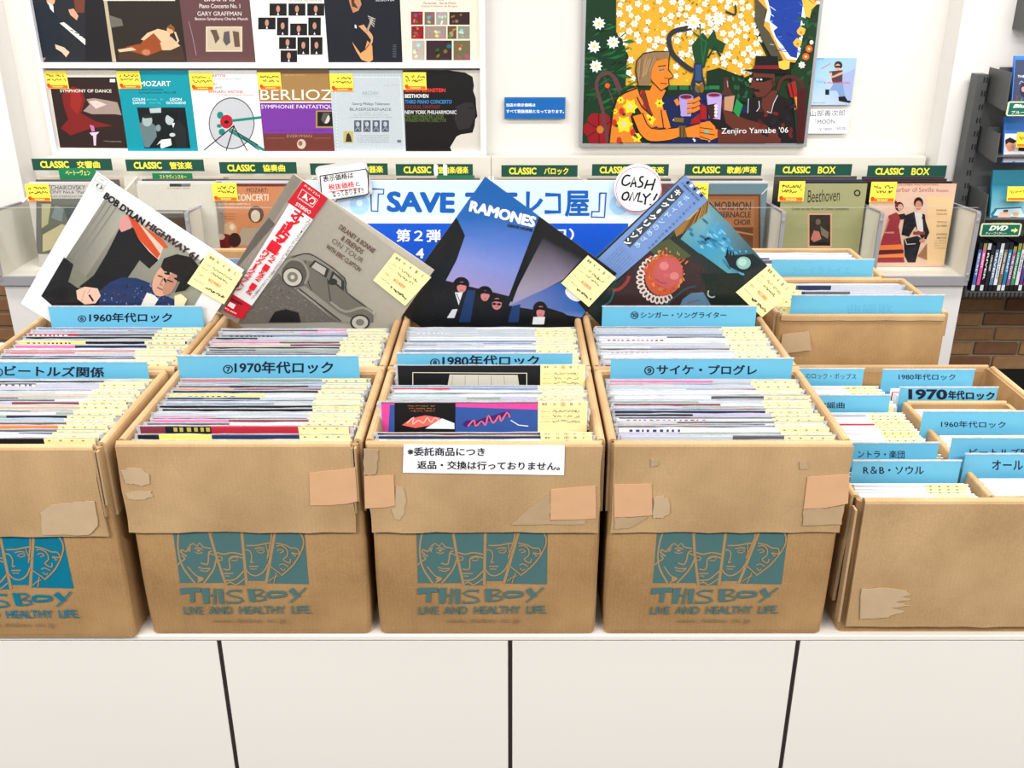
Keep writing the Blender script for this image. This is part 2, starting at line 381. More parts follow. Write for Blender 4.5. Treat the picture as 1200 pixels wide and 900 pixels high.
# ================================================================== cardboard crates
RIM = CT + 0.343
def rounded(x0, x1, y0, y1, r, n=4):
    pts = []
    for cx, cy, a in ((x1 - r, y0 + r, -90), (x1 - r, y1 - r, 0), (x0 + r, y1 - r, 90), (x0 + r, y0 + r, 180)):
        for i in range(n + 1):
            t = math.radians(a + 90 * i / n); pts.append((cx + r * math.cos(t), cy + r * math.sin(t)))
    return pts
def crate_body(x0, x1, y0, y1, h, seed, parent, z0=0.0, floor_z=0.021):
    rg = random.Random(seed); bm = bmesh.new(); t = 0.0075
    lv = []
    specs = [(0.0, 0.004, 0.004), (0.003, 0.001, 0.008), (0.010, 0.0, 0.010)] + [(h * k / 6, -0.001 * math.sin(PI * k / 6), 0.008) for k in range(1, 7)]
    for z, ins, r in specs:
        row = []
        for (x, y) in rounded(x0 + ins, x1 - ins, y0 + ins, y1 - ins, r + 0.001):
            row.append(bm.verts.new((x + rg.uniform(-.0006, .0006), y + rg.uniform(-.0006, .0006), z + z0)))
        lv.append(row)
    inner = []
    for z in (h, floor_z):
        inner.append([bm.verts.new((x, y, z + z0)) for x, y in rounded(x0 + t, x1 - t, y0 + t, y1 - t, 0.006)])
    allr = lv + inner; n = len(lv[0])
    for a, b in zip(allr, allr[1:]):
        for i in range(n): bm.faces.new((a[i], a[(i + 1) % n], b[(i + 1) % n], b[i]))
    bm.faces.new(lv[0]); bm.faces.new(inner[-1])
    return bmobj('body', bm, CB, parent)
def flap(name, a, b, out, drop, parent, m, t=0.0045, r=0.0045, z=0.343, wob=0.0015, seed=0, splay=0.0, under=0.012, ragged=0.0):
    """sheet folded over a rim: a, b = rim ends (x, y); out = outward unit vector; hangs DROP below the rim"""
    rg = random.Random(seed); A = Vector((*a, 0)); B = Vector((*b, 0)); out = Vector((*out, 0)); prof = [(0.0, -under), (0.0, -0.004)]
    for i in range(1, 6):
        q = PI * i / 5; prof.append((r - r * math.cos(q), -0.003 + r * 0.9 * math.sin(q)))
    K = 6
    for i in range(1, K + 1): prof.append((2 * r + splay * (i / K) ** 1.5, -0.003 - (drop - 0.003) * i / K))
    NS = 14; bm = bmesh.new(); ph = rg.uniform(0, 6); inn, outr = [], []
    for k in range(NS + 1):
        u = k / NS; ci, co = [], []
        for j, (d, zz) in enumerate(prof):
            dn = Vector(prof[min(j + 1, len(prof) - 1)]) - Vector(prof[max(j - 1, 0)]); nn = Vector((dn.y, -dn.x)).normalized()   # points away from the wall side
            w_ = 0
            if j > 7: w_ = wob * (math.sin(u * 9 + ph) + 0.6 * math.sin(u * 23 + ph * 2 + j)) * (j - 7) / 6
            uu = u
            if ragged and (k in (0, NS)): uu = u + (1 if k == 0 else -1) * rg.uniform(0, ragged) / (B - A).length
            zr = zz + (rg.uniform(-0.0012, 0.0012) if j == len(prof) - 1 else 0)
            base = A.lerp(B, uu) + out * (d + w_) + Vector((0, 0, z + zr))
            off = out * nn.x * t / 2 + Vector((0, 0, nn.y * t / 2))
            co.append(bm.verts.new(base - off)); ci.append(bm.verts.new(base + off))
        inn.append(ci); outr.append(co)
    J = len(prof)
    for k in range(NS):
        for j in range(J - 1):
            bm.faces.new((outr[k][j], outr[k + 1][j], outr[k + 1][j + 1], outr[k][j + 1]))
            bm.faces.new((inn[k][j], inn[k][j + 1], inn[k + 1][j + 1], inn[k + 1][j]))
        bm.faces.new((outr[k][J - 1], outr[k + 1][J - 1], inn[k + 1][J - 1], inn[k][J - 1]))
        bm.faces.new((outr[k][0], inn[k][0], inn[k + 1][0], outr[k + 1][0]))
    for k in (0, NS):
        for j in range(J - 1): 
            f = bm.faces.new((outr[k][j], outr[k][j + 1], inn[k][j + 1], inn[k][j])); f.material_index = 1
    return bmobj(name, bm, [m, CBE], parent, smooth=False)

# the printed emblem: coordinates read on the face of the middle crate
FW = 0.148                                       # length of the front flap
TEAL = (0.29, 0.43, 0.43); TEAL2 = (0.0, 0.44, 0.55); KRAFT = (0.66, 0.515, 0.34)
def emblem(parent, dx, yface, ink, full=True, dz=0.0):
    """four cropped faces, THIS BOY, LIVE AND HEALTHY LIFE. and the web address, inked on the carton"""
    M = wall_M(0, 1.2795, 0)
    a = Art(M, clip=(-0.4, 0.5, 0.4, CT + 0.21)).view(480, 612, 170 / 1177.0)
    T = ink; Kc = KRAFT
    a.poly([(55, 0), (340, 0), (432, 487), (68, 487)], T); a.poly([(340, 0), (612, 0), (595, 505), (437, 505)], T)
    a.poly([(612, 0), (905, 0), (765, 470), (612, 470)], T); a.poly([(905, 0), (1122, 0), (1112, 497), (768, 490)], T)
    W = 12
    def ln(p, wd=W, sm=4, c=Kc): a.line(p, wd, c, smooth=sm)
    ln([(338, -10), (382, 250), (440, 505)], 20, 0); ln([(616, -10), (606, 505)], 22, 0); ln([(905, 0), (765, 490)], 22, 0)
    # face 1
    ln([(128, 0), (92, 130), (85, 260), (112, 370), (190, 490)], 14); ln([(65, 340), (100, 310), (130, 290), (108, 262)]); ln([(150, 270), (105, 240), (112, 215), (150, 232), (185, 175), (172, 232)], 13, 2)
    ln([(185, 180), (210, 165), (240, 190), (262, 160), (290, 195), (355, 207)], 11, 0); ln([(215, 210), (250, 200), (285, 215)], 10); ln([(218, 235), (250, 246), (280, 238)], 8); a.ell(250, 222, 16, 10, Kc)
    ln([(358, 225), (330, 240), (320, 300), (305, 335), (255, 325)]); ln([(230, 358), (275, 370), (330, 368)], 11); ln([(240, 380), (290, 392), (325, 372)], 9); ln([(385, 290), (350, 380), (262, 488)], 14); ln([(145, 352), (205, 425), (262, 450), (210, 480)], 11)
    a.ell(235, 452, 20, 20, Kc); ln([(335, 245), (385, 265)], 10)
    # face 2
    ln([(352, 100), (395, 58), (440, 50)], 12); ln([(392, 238), (450, 252), (520, 240), (600, 255)], 13); ln([(398, 270), (430, 275), (432, 298), (402, 300)], 10, 2); ln([(600, 285), (540, 268), (490, 290), (490, 350), (475, 378), (432, 372)], 12)
    ln([(500, 292), (530, 275), (565, 285)], 9); ln([(505, 300), (540, 305), (560, 294)], 8); ln([(432, 408), (512, 408)], 12, 0); ln([(440, 428), (480, 430)], 9, 0); ln([(440, 465), (520, 455), (600, 385)], 13); ln([(448, 485), (490, 482), (520, 500), (598, 450)], 11); ln([(470, 470), (520, 505)], 10)
    # face 3
    ln([(858, 0), (850, 120), (800, 280)], 12); ln([(640, 182), (720, 180), (800, 165), (850, 160)], 12); ln([(625, 215), (662, 225), (675, 270), (662, 318), (685, 312)], 11); ln([(705, 208), (750, 198), (790, 205)], 10); ln([(720, 230), (755, 215), (785, 225), (755, 242), (725, 235)], 8)
    ln([(645, 350), (722, 350)], 12, 0); ln([(650, 372), (705, 372)], 9, 0); ln([(616, 375), (650, 415), (700, 425), (760, 390), (800, 330)], 13); ln([(800, 165), (810, 240)], 9); ln([(798, 290), (810, 262), (838, 250)], 9)
    # face 4
    ln([(1075, 50), (1108, 130), (1090, 210), (1010, 330), (905, 420)], 13); ln([(880, 160), (950, 175), (1000, 200), (1050, 205), (1060, 245), (1000, 240)], 11); ln([(885, 185), (930, 182), (965, 215), (965, 260), (930, 295), (975, 322), (988, 290)], 11)
    ln([(885, 222), (915, 212), (940, 228), (905, 240)], 9); ln([(1000, 245), (1035, 262), (1015, 265)], 9); ln([(890, 340), (920, 330), (960, 350)], 10); ln([(895, 365), (920, 382), (935, 370)], 9); ln([(812, 345), (880, 400), (905, 425)], 11); ln([(860, 400), (830, 485)], 9); ln([(790, 470), (840, 435), (870, 425)], 9)
    # THIS BOY in uneven cut letters
    def pl(*p): a.poly(list(p), T)
    pl((65, 525), (230, 520), (228, 562), (180, 556), (65, 578)); pl((142, 560), (176, 556), (168, 640), (138, 642))
    pl((238, 527), (300, 522), (285, 650), (245, 650)); pl((335, 527), (352, 527), (340, 655), (322, 655)); pl((285, 576), (345, 576), (343, 590), (283, 592)); pl((366, 532), (410, 530), (404, 652), (372, 652))
    a.line([(556, 545), (475, 545), (436, 566), (470, 586), (545, 604), (562, 628), (520, 642), (430, 642)], 17, T)
    a.line([(556, 534), (556, 565)], 7, T); a.line([(432, 622), (432, 655)], 7, T)
    pl((610, 530), (660, 532), (665, 632), (620, 636)); a.line([(640, 538), (720, 538), (738, 552), (700, 575), (655, 585), (735, 592), (750, 615), (700, 627), (640, 628)], 16, T)
    a.line([(845, 556), (905, 560), (905, 585), (840, 595), (780, 595), (770, 572), (800, 556), (845, 556)], 24, T, smooth=4)
    pl((940, 548), (980, 520), (1032, 590), (1000, 605)); a.line([(1085, 520), (1010, 590), (945, 640)], 13, T)
    a.text('LIVE  AND  HEALTHY  LIFE.', (75, 738), (1108, 730), (75, 674), T, 0.022)
    a.text('www. thisboy. co. jp', (302, 815), (890, 812), (302, 770), (0.52, 0.45, 0.34), 0.0)
    o = a.build('printed_emblem', INK, parent); o.matrix_local = Matrix.Translation((dx, yface - 1.2795, dz)) @ M
    return o

GX = [-0.949, -0.5845, -0.219, 0.140, 0.503]       # where the crates of a row meet
ROWS = [(1.279, 1.562), (1.572, 1.856), (1.870, 2.112), (2.122, 2.372)]
def crate(x0, x1, y0, y1, label, front_drop=0.02, h=0.343, z=CT, rear_drop=0.02, side_drop=0.12, group=None, seed=0, name='cardboard_crate', rag=0.003, fwob=0.0008, fsplay=0.0, ins=(0, 0)):
    e = empty(name, ((x0 + x1) / 2, y0, z)); tag(e, label, 'crate', group)
    w_ = x1 - x0; hw = w_ / 2 - 0.0068; d = y1 - y0; fh = w_ / 2 - 0.003
    crate_body(-hw, hw, 0.0, d - 0.002, h - 0.004, seed, e)
    if front_drop: flap('front_flap', (-fh + ins[0], 0.0035), (fh - ins[1], 0.0035), (0, -1), front_drop, e, CBF, seed=seed, z=h, ragged=rag, wob=fwob, splay=fsplay)
    flap('rear_flap', (-hw + 0.001, d - 0.0045), (hw - 0.001, d - 0.0045), (0, 1), rear_drop, e, CBF, seed=seed + 1, z=h, r=0.0025, wob=0)
    flap('side_flap', (-hw + 0.0062, 0.008), (-hw + 0.0062, d - 0.008), (-1, 0), side_drop, e, CBF, seed=seed + 2, z=h, wob=0.0, r=0.0042)
    flap('side_flap', (hw - 0.0062, 0.008), (hw - 0.0062, d - 0.008), (1, 0), side_drop, e, CBF, seed=seed + 3, z=h, wob=0.0, r=0.0042)
    return e
def patch(crate_, pts_px, m, name='tape_patch', y=-0.0096, rough=0.0012, wrap=0.0):
    """piece of tape or torn paper stuck on the crate's front; outline given on the plane of the front flap"""
    M = wall_M(0, crate_.location.y + y, 0); pts = []
    for p in pts_px:
        q = P(p[0], p[1], crate_.location.y + y); pts.append((q.x - crate_.location.x, q.z - crate_.location.z))
    if m is not TAPE:                            # torn edges are ragged
        rg = random.Random(int(pts_px[0][0])); out = []
        for i, p in enumerate(pts):
            q = pts[(i + 1) % len(pts)]
            for k in range(4):
                u = k / 4; j = 0.0 if k == 0 else 0.0013
                out.append((p[0] + (q[0] - p[0]) * u + rg.uniform(-j, j), p[1] + (q[1] - p[1]) * u + rg.uniform(-j, j)))
        pts = out
    bm = bmesh.new(); t = 0.0007
    A = [bm.verts.new((x, y, z)) for x, z in pts]; B = [bm.verts.new((x, y + t, z)) for x, z in pts]
    bm.faces.new(A); bm.faces.new(B[::-1]); n = len(A)
    for i in range(n): bm.faces.new((A[i], A[(i + 1) % n], B[(i + 1) % n], B[i]))
    if wrap:                                     # the end that goes round the corner of the flap
        xs = max(x for x, z in pts) if wrap > 0 else min(x for x, z in pts); zz = [z for x, z in pts if abs(x - xs) < 0.012]
        add_box(bm, min(xs, xs + wrap * 0.0012), max(xs, xs + wrap * 0.0012), y, y + 0.03, min(zz), max(zz))
    return bmobj(name, bm, m, crate_)
c_beat = crate(GX[0] - 0.008, GX[1] - 0.008, 1.268, 1.560, 'cardboard crate cut by the picture edge, below the blue ④ card, emblem brighter blue', FW, seed=11, ins=(0, 0.012))
c_70 = crate(GX[1], GX[2], *ROWS[0], 'cardboard crate below the blue 1970 card, with peach tape wrapped round one corner', FW, seed=21, ins=(0, 0.013))
c_80 = crate(GX[2], GX[3], *ROWS[0], 'cardboard crate with a white notice taped on its front flap', FW, seed=31, ins=(0.002, 0.004))
c_psy = crate(GX[3], GX[4], *ROWS[0], 'cardboard crate with torn pale patches on its flap, next to the low crate', FW, seed=41, ins=(0.005, 0))
emblem(c_beat, -c_70.location.x * 0 - 0.0 + 0.0395, -0.0014, TEAL2, dz=-CT)
emblem(c_70, 0.0300, -0.0014, TEAL, dz=-CT)
emblem(c_80, 0.0395, -0.0014, TEAL, dz=-CT)
emblem(c_psy, 0.0395 + 0.006, -0.0014, TEAL, dz=-CT)
# tape, torn paper and stickers on the flaps (read on the photo)
def zp(x0, y0, k, pts): return [(x0 + a * k, y0 + b * k) for a, b in pts]
k2 = 320 / 1152.0; k3 = 320 / 1108.0
patch(c_70, zp(120, 510, k2, [(872, 160), (935, 152), (1010, 146), (1062, 138), (1072, 280), (1030, 290), (955, 296), (877, 296)]), TAPE, wrap=1)
patch(c_70, zp(120, 510, k2, [(78, 150), (110, 138), (160, 140), (195, 165), (200, 205), (165, 215), (140, 208), (100, 205)]), TORN, 'torn_patch')
patch(c_70, zp(120, 510, k2, [(98, 245), (150, 235), (205, 236), (212, 262), (170, 273), (105, 268)]), TORN, 'torn_patch')
patch(c_80, zp(400, 500, k3, [(850, 255), (940, 247), (1032, 240), (1034, 372), (990, 376), (848, 378)]), TAPE)
patch(c_80, zp(400, 500, k3, [(92, 200), (212, 197), (218, 320), (180, 328), (96, 332)]), TAPE)
patch(c_80, zp(400, 500, k3, [(90, 90), (150, 95), (150, 130), (138, 195), (90, 198)]), CLEAR, 'clear_tape')
patch(c_80, zp(400, 500, k3, [(222, 240), (250, 250), (262, 290), (258, 350), (240, 380), (215, 375), (205, 335), (220, 325)]), TORN, 'torn_patch')
patch(c_80, zp(400, 500, k3, [(690, 398), (720, 370), (780, 320), (848, 272), (848, 385), (992, 380), (990, 396)]), CLEAR, 'clear_tape')
patch(c_psy, zp(690, 500, k3, [(888, 205), (980, 198), (1058, 193), (1052, 312), (960, 330), (872, 333)]), TAPE, wrap=0)
patch(c_psy, zp(690, 500, k3, [(102, 235), (255, 232), (258, 360), (180, 366), (104, 368)]), TAPE)
patch(c_psy, zp(690, 500, k3, [(104, 372), (240, 366), (200, 395), (160, 412), (104, 416)]), CLEAR, 'clear_tape')
patch(c_psy, zp(690, 500, k3, [(262, 290), (300, 280), (325, 300), (330, 350), (300, 372), (262, 372)]), TORN, 'torn_patch')
patch(c_psy, zp(690, 500, k3, [(872, 336), (955, 333), (1035, 320), (1026, 398), (868, 402)]), CLEAR, 'clear_tape')
patch(c_psy, zp(690, 500, k3, [(855, 142), (888, 140), (890, 172), (858, 174)]), CLEAR, 'sticker_residue')
patch(c_psy, zp(690, 500, k3, [(250, 130), (280, 134), (284, 160), (252, 164)]), CLEAR, 'sticker_residue')
patch(c_beat, zp(0, 500, 300 / 982., [(155, 330), (190, 305), (240, 295), (300, 288), (362, 285), (375, 380), (340, 415), (160, 417)]), TORN, 'torn_patch')
# worn corner under the front flaps: the layered ends of the inner flaps show at the sides of every front crate
for c_, sgn in ((c_beat, 1), (c_70, 1)):
    for i in range(2):
        hw = 0.1765
        bm = bmesh.new(); x = sgn * (hw - 0.0045 - i * 0.005)
        add_box(bm, x - 0.0015, x + 0.0015, -0.0075, 0.001, 0.343 - 0.095 - i * 0.02, 0.343 - 0.006)
        bmobj('inner_flap_end', bm, CBE, c_)
# second row
c_r2 = []
for i, lab in enumerate(['cardboard crate of the second row carrying the white-bordered LP',
                         'cardboard crate carrying the tilted LP with the vintage car sleeve',
                         'cardboard crate carrying the tilted blue and black LP',
                         'cardboard crate carrying the tilted blue-banded LP']):
    c_r2.append(crate(GX[i], GX[i + 1], *ROWS[1], lab, 0.03, seed=50 + i * 5, rag=0))
c_r3 = []; c_r4 = []
for i in range(4):
    where = ['behind the tilted white-bordered LP', 'behind the tilted vintage car LP', 'behind the tilted blue and black LP', 'behind the tilted blue-banded LP'][i]
    c_r3.append(crate(GX[i], GX[i + 1], *ROWS[2], 'mostly hidden crate directly ' + where, 0.02, seed=80 + i * 5, rag=0))
    c_r4.append(crate(GX[i], GX[i + 1], *ROWS[3], 'mostly hidden rearmost crate %s' % where, 0.02, seed=110 + i * 5, rag=0))
c_b3 = crate(0.530, 0.888, 1.862, 2.112, 'plain cardboard crate facing the shelf, blank side turned to the low crate of singles', 0.0, seed=140, rag=0, side_drop=0.05)
c_b4 = crate(0.508, 0.852, 2.122, 2.372, 'rear cardboard crate of LPs with a blue card, beside the shelf of classical LPs', 0.0, seed=145, rag=0, side_drop=0.05)
flap('front_flap', (-0.165, 0.0025), (0.165, 0.0025), (0, -1), 0.012, c_b3, CBF, z=0.343, wob=0, r=0.002)
flap('front_flap', (-0.158, 0.0025), (0.158, 0.0025), (0, -1), 0.012, c_b4, CBF, z=0.343, wob=0, r=0.002)
patch(c_b3, [(917, 392), (948, 388), (951, 411), (915, 414)], CLEAR, 'clear_tape', y=-0.0055)
# the wide low crate of seven-inch singles
LH = 0.245
big = empty('low_crate', (0.745, 1.284, CT)); tag(big, 'wide low cardboard crate holding two lanes of seven-inch singles', 'crate')
crate_body(-0.222, 0.224, 0, 0.548, LH - 0.004, 201, big, floor_z=0.008)
bf = flap('front_flap', (-0.214, 0.003), (0.222, 0.003), (0, -1), 0.225, big, CBF, z=LH, wob=0.001, seed=202, r=0.005, splay=0.002, under=0.03)
flap('rear_flap', (-0.218, 0.5425), (0.220, 0.5425), (0, 1), 0.06, big, CBF, z=LH, wob=0.0, seed=203, r=0.0025)
flap('side_flap', (0.2215, 0.01), (0.2215, 0.535), (1, 0), 0.10, big, CBF, z=LH, wob=0.0, seed=204, r=0.004)
flap('side_flap', (-0.2195, 0.01), (-0.2195, 0.535), (-1, 0), 0.19, big, CBF, z=LH, wob=0.001, seed=205, r=0.004, splay=0.004)
box('inner_flap_end', (-0.2285, -0.2250, -0.012, 0.004, 0.03, LH - 0.012), CBE, big)
patch(big, zp(900, 550, .25, [(440, 560), (560, 556), (650, 570), (672, 590), (620, 598), (670, 610), (600, 622), (668, 640), (560, 650), (640, 665), (560, 695), (432, 702)]), TORN, 'torn_patch', y=-0.0128)
inner = empty('inner_crate', (0.827, 1.293, CT + 0.010)); tag(inner, 'smaller cardboard crate set inside the low crate, behind the blue オール card', 'crate')
crate_body(-0.097, 0.097, 0, 0.360, LH - 0.014, 210, inner, floor_z=0.048)
flap('side_flap', (-0.0945, 0.004), (-0.0945, 0.354), (-1, 0), 0.03, inner, CBF, z=LH - 0.011, wob=0.0, seed=211, r=0.0022)
flap('rear_flap', (-0.092, 0.3565), (0.092, 0.3565), (0, 1), 0.02, inner, CBF, z=LH - 0.011, wob=0.0, seed=212, r=0.0022)

# the white notice stuck on the middle crate
ny = 1.2688
nM = wall_M(P(567, 536, ny).x, ny, P(567, 536, ny).z)
nt = empty('notice_sign', M=nM); tag(nt, 'white paper notice with black Japanese text taped on the middle crate flap', 'sign')
ncl = [(473, 521), (662, 522), (661, 557), (472, 554)]
a = Art(nM, (-0.12, -0.05, 0.12, 0.05)); q = [a.L(p) for p in ncl]
bm = bmesh.new(); vs_ = [bm.verts.new((x, y, 0)) for x, y in q]; vb = [bm.verts.new((x, y, -0.0006)) for x, y in q]
bm.faces.new(vs_); bm.faces.new(vb[::-1])
for i in range(4): bm.faces.new((vs_[i], vs_[(i + 1) % 4], vb[(i + 1) % 4], vb[i]))
bmobj('paper', bm, mat('white_paper', (0.95, 0.95, 0.97), 0.5, 0, 0.01, 40), nt)
a.view(430, 350, 270 / 1185.)
a.text('※委託商品につき', (208, 808), (607, 810), (208, 764), (0.06, 0.06, 0.07), 0.029)
a.text('返品・交換は行っておりません。', (258, 876), (992, 884), (258, 832), (0.06, 0.06, 0.07), 0.029)
a.build('lettering', PRINT, nt)

# ================================================================== records in the crates
WT = (0.88, 0.88, 0.90)
PAL = {'white': (0.90, 0.90, 0.91), 'pale grey': (0.74, 0.76, 0.79), 'navy': (0.16, 0.20, 0.33), 'black': (0.10, 0.10, 0.11), 'pink': (0.90, 0.45, 0.66), 'red': (0.72, 0.17, 0.24),
       'slate blue': (0.45, 0.53, 0.66), 'beige': (0.78, 0.71, 0.60), 'brown': (0.42, 0.33, 0.27), 'dusty rose': (0.75, 0.52, 0.52), 'orange': (0.87, 0.52, 0.30), 'sage green': (0.55, 0.62, 0.55),
       'sky blue': (0.50, 0.68, 0.84), 'dark grey': (0.36, 0.36, 0.38), 'yellow': (0.93, 0.88, 0.38), 'maroon': (0.50, 0.20, 0.26), 'lilac': (0.72, 0.68, 0.82), 'mint': (0.74, 0.86, 0.80)}
def jacket_mesh(segs, Wd=0.315, Hd=0.315, t=0.0032, edge=None, dashes=None):
    """cardboard jacket: base at z=0, front face towards -y; segs = [(share of width, colour)] seen along its top band"""
    v, f, c = [], [], []
    def quad(pts, col):
        i = len(v); v.extend(pts); f.append((i, i + 1, i + 2, i + 3)); c.extend([lin(col)] * 4)
    x = -Wd / 2
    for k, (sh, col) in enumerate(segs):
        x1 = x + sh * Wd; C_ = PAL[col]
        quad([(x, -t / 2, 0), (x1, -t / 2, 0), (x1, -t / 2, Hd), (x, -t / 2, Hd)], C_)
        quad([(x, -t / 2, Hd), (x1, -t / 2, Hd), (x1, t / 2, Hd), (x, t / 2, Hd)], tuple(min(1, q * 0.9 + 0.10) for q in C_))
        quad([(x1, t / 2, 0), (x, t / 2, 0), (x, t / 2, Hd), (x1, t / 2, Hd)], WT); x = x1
    quad([(-Wd / 2, t / 2, 0), (-Wd / 2, -t / 2, 0), (-Wd / 2, -t / 2, Hd), (-Wd / 2, t / 2, Hd)], PAL[segs[0][1]])
    quad([(Wd / 2, -t / 2, 0), (Wd / 2, t / 2, 0), (Wd / 2, t / 2, Hd), (Wd / 2, -t / 2, Hd)], PAL[segs[-1][1]])
    quad([(-Wd / 2, t / 2, 0), (Wd / 2, t / 2, 0), (Wd / 2, -t / 2, 0), (-Wd / 2, -t / 2, 0)], WT)
    if dashes:                                   # row of small printed marks near the top of the sleeve
        rg = random.Random(len(segs) * 7 + int(dashes[1] * 100)); q = -Wd / 2 + dashes[1] * Wd
        while q < -Wd / 2 + dashes[2] * Wd:
            ww = rg.uniform(0.003, 0.007)
            quad([(q, -t / 2 - 1e-4, Hd - 0.008), (q + ww, -t / 2 - 1e-4, Hd - 0.008), (q + ww, -t / 2 - 1e-4, Hd - 0.001), (q, -t / 2 - 1e-4, Hd - 0.001)], dashes[0]); q += ww + rg.uniform(0.003, 0.006)
    me = bpy.data.meshes.new('vinyl_record'); me.from_pydata(v, [], f); me.materials.append(GLOSS)
    at = me.color_attributes.new('Col', 'FLOAT_COLOR', 'POINT'); at.data.foreach_set('color', [q for k in c for q in (*k, 1.0)]); return me
def lip_mesh(Wd, Hd, seed):
    """open mouth of the plastic outer sleeve with its crumpled side seams"""
    rg = random.Random(seed); bm = bmesh.new(); N = 12; prev = None
    for i in range(N + 1):
        x = -Wd / 2 + Wd * i / N; yy = rg.uniform(-0.0009, 0.0009); zz = Hd + rg.uniform(0.000, 0.0010)
        cur = [bm.verts.new((x, yy - 0.0001, Hd - 0.001)), bm.verts.new((x, yy - 0.0001, zz)), bm.verts.new((x, yy + 0.0004, zz)), bm.verts.new((x, yy + 0.0004, Hd - 0.002))]
        if prev:
            for k in range(3): bm.faces.new((prev[k], cur[k], cur[k + 1], prev[k + 1]))
        prev = cur
    for s in (-1, 1):                            # fringe of film at the sides
        pv = None
        for k in range(9):
            z = Hd - k * 0.006; x = s * (Wd / 2 + rg.uniform(-0.001, 0.0035)); y = rg.uniform(-0.0016, 0.0016)
            cur = [bm.verts.new((s * (Wd / 2 - 0.004), 0, z)), bm.verts.new((x, y, z + rg.uniform(-.002, .002)))]
            if pv: bm.faces.new((pv[0], pv[1], cur[1], cur[0]))
            pv = cur
    me = bpy.data.meshes.new('plastic_sleeve'); bm.to_mesh(me); bm.free(); me.materials.append(LIP); return me
def tag_mesh(wd, hd, seed, header=False, lines=True):
    """cream price card: top edge at z=0, hanging down"""
    rg = random.Random(seed); a = Art(wall_M(0, 0, 0), None); a.L = lambda p: (p[0], -p[1]); a.z = 0
    a.rect(0, 0, wd, hd, (0.955, 0.905, 0.66)); k = (0.45, 0.38, 0.22)
    if header:
        for i, ch in enumerate(['盤質', 'N', 'A', 'B', 'C']):
            x = wd * (0.08 + 0.17 * i + (0.06 if i else 0)); s_ = wd * 0.055
            a.text(ch, (x, 0.0065), (x + s_ * (1.9 if i == 0 else 0.9), 0.0065), (x, 0.0065 - s_), k, 0.01)
        m_ = rg.choice([1, 2, 2, 3]); cx = wd * (0.08 + 0.17 * m_ + 0.06) + wd * 0.025
        a.line([(cx + 0.0035 * math.cos(t * 0.7), 0.0045 + 0.0035 * math.sin(t * 0.7)) for t in range(10)], 0.0006 / 1.0, (0.8, 0.35, 0.25))
        for q in range(3): a.scribble((wd * 0.30, 0.0185 + 0.0085 * q), (wd * 0.86, 0.0185 + 0.0085 * q), 0.0048, (0.25, 0.22, 0.18), wd=0.0007, seed=seed + q)
        for q in range(3): a.scribble((wd * 0.06, 0.0175 + 0.0085 * q), (wd * 0.25, 0.0175 + 0.0085 * q), 0.002, (0.6, 0.5, 0.3), wd=0.0004, seed=seed + q); a.rect(wd * .05, 0.0115 + 0.0085 * q, wd * .95, 0.0118 + 0.0085 * q, (0.85, 0.75, 0.45))
    elif lines:
        for i in range(4):
            x = wd * (0.08 + 0.22 * i); a.rect(x, 0.002, x + wd * 0.05, 0.0045, (0.66, 0.56, 0.32))
    for v in range(len(a.v)): pass
    V = [(x, -z, y) for x, y, z in a.v]
    n0 = len(V)
    V += [(0, 0.0006, 0), (wd, 0.0006, 0), (wd, 0.0006, -hd), (0, 0.0006, -hd)]
    F = list(a.f) + [(0, 1, n0 + 1, n0), (n0, n0 + 3, n0 + 2, n0 + 1)]
    C_ = a.c + [lin((0.96, 0.92, 0.72))] * 4
    me = bpy.data.meshes.new('price_tag'); me.from_pydata(V, [], F); me.materials.append(PRINT)
    at = me.color_attributes.new('Col', 'FLOAT_COLOR', 'POINT'); at.data.foreach_set('color', [q for k_ in C_ for q in (*k_, 1.0)]); return me
# a thick stroke width in this local frame is metres: Art.line measures one unit along x, which is one metre here
LIPS = [lip_mesh(0.324, 0.3165, i) for i in range(6)]
TAGS = [tag_mesh(0.076, 0.09, 1), tag_mesh(0.076, 0.09, 2), tag_mesh(0.076, 0.09, 3, True), tag_mesh(0.076, 0.09, 4, True)]
JCACHE = {}
def jacket(segs, dashes=None, Wd=0.315):
    k = (tuple(segs), dashes, Wd)
    if k not in JCACHE: JCACHE[k] = jacket_mesh(segs, Wd, Wd, dashes=dashes)
    return JCACHE[k]
REC_N = {}
def record(x, y, z, segs, label, group=None, dashes=None, lean=0.0, ti=0, tagx=None, li=0, rz=0.0, tagz=0.003, tagless=False, cat='record'):
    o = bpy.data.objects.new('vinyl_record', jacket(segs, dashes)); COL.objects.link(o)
    o.location = (x, y, z); o.rotation_euler = (-lean, 0, rz); tag(o, label, cat, group)
    p = bpy.data.objects.new('plastic_sleeve', LIPS[li % len(LIPS)]); link(p, o)
    if not tagless:
        t = bpy.data.objects.new('price_tag', TAGS[ti % len(TAGS)]); link(t, o); t.location = ((0.088 if tagx is None else tagx), -0.0022, 0.315 + tagz)
    return o
def auto_segs(rg, cols):
    n = rg.choice([1, 1, 2, 2, 3]); s_ = []; left = 1.0
    for i in range(n):
        sh = left if i == n - 1 else left * rg.uniform(0.25, 0.6); s_.append((round(sh, 3), rg.choice(cols))); left -= sh
    return s_
MIXC = ['white', 'pale grey', 'pale grey', 'slate blue', 'navy', 'black', 'white', 'dark grey', 'beige', 'brown', 'lilac', 'dusty rose', 'sage green', 'dark grey', 'pink', 'maroon', 'black']
def seg_words(segs):
    ws = []
    for s_, c in sorted(segs, reverse=True):
        if c not in ws: ws.append(c)
    return ws[0] if len(ws) == 1 else ws[0] + ' and ' + ws[1]
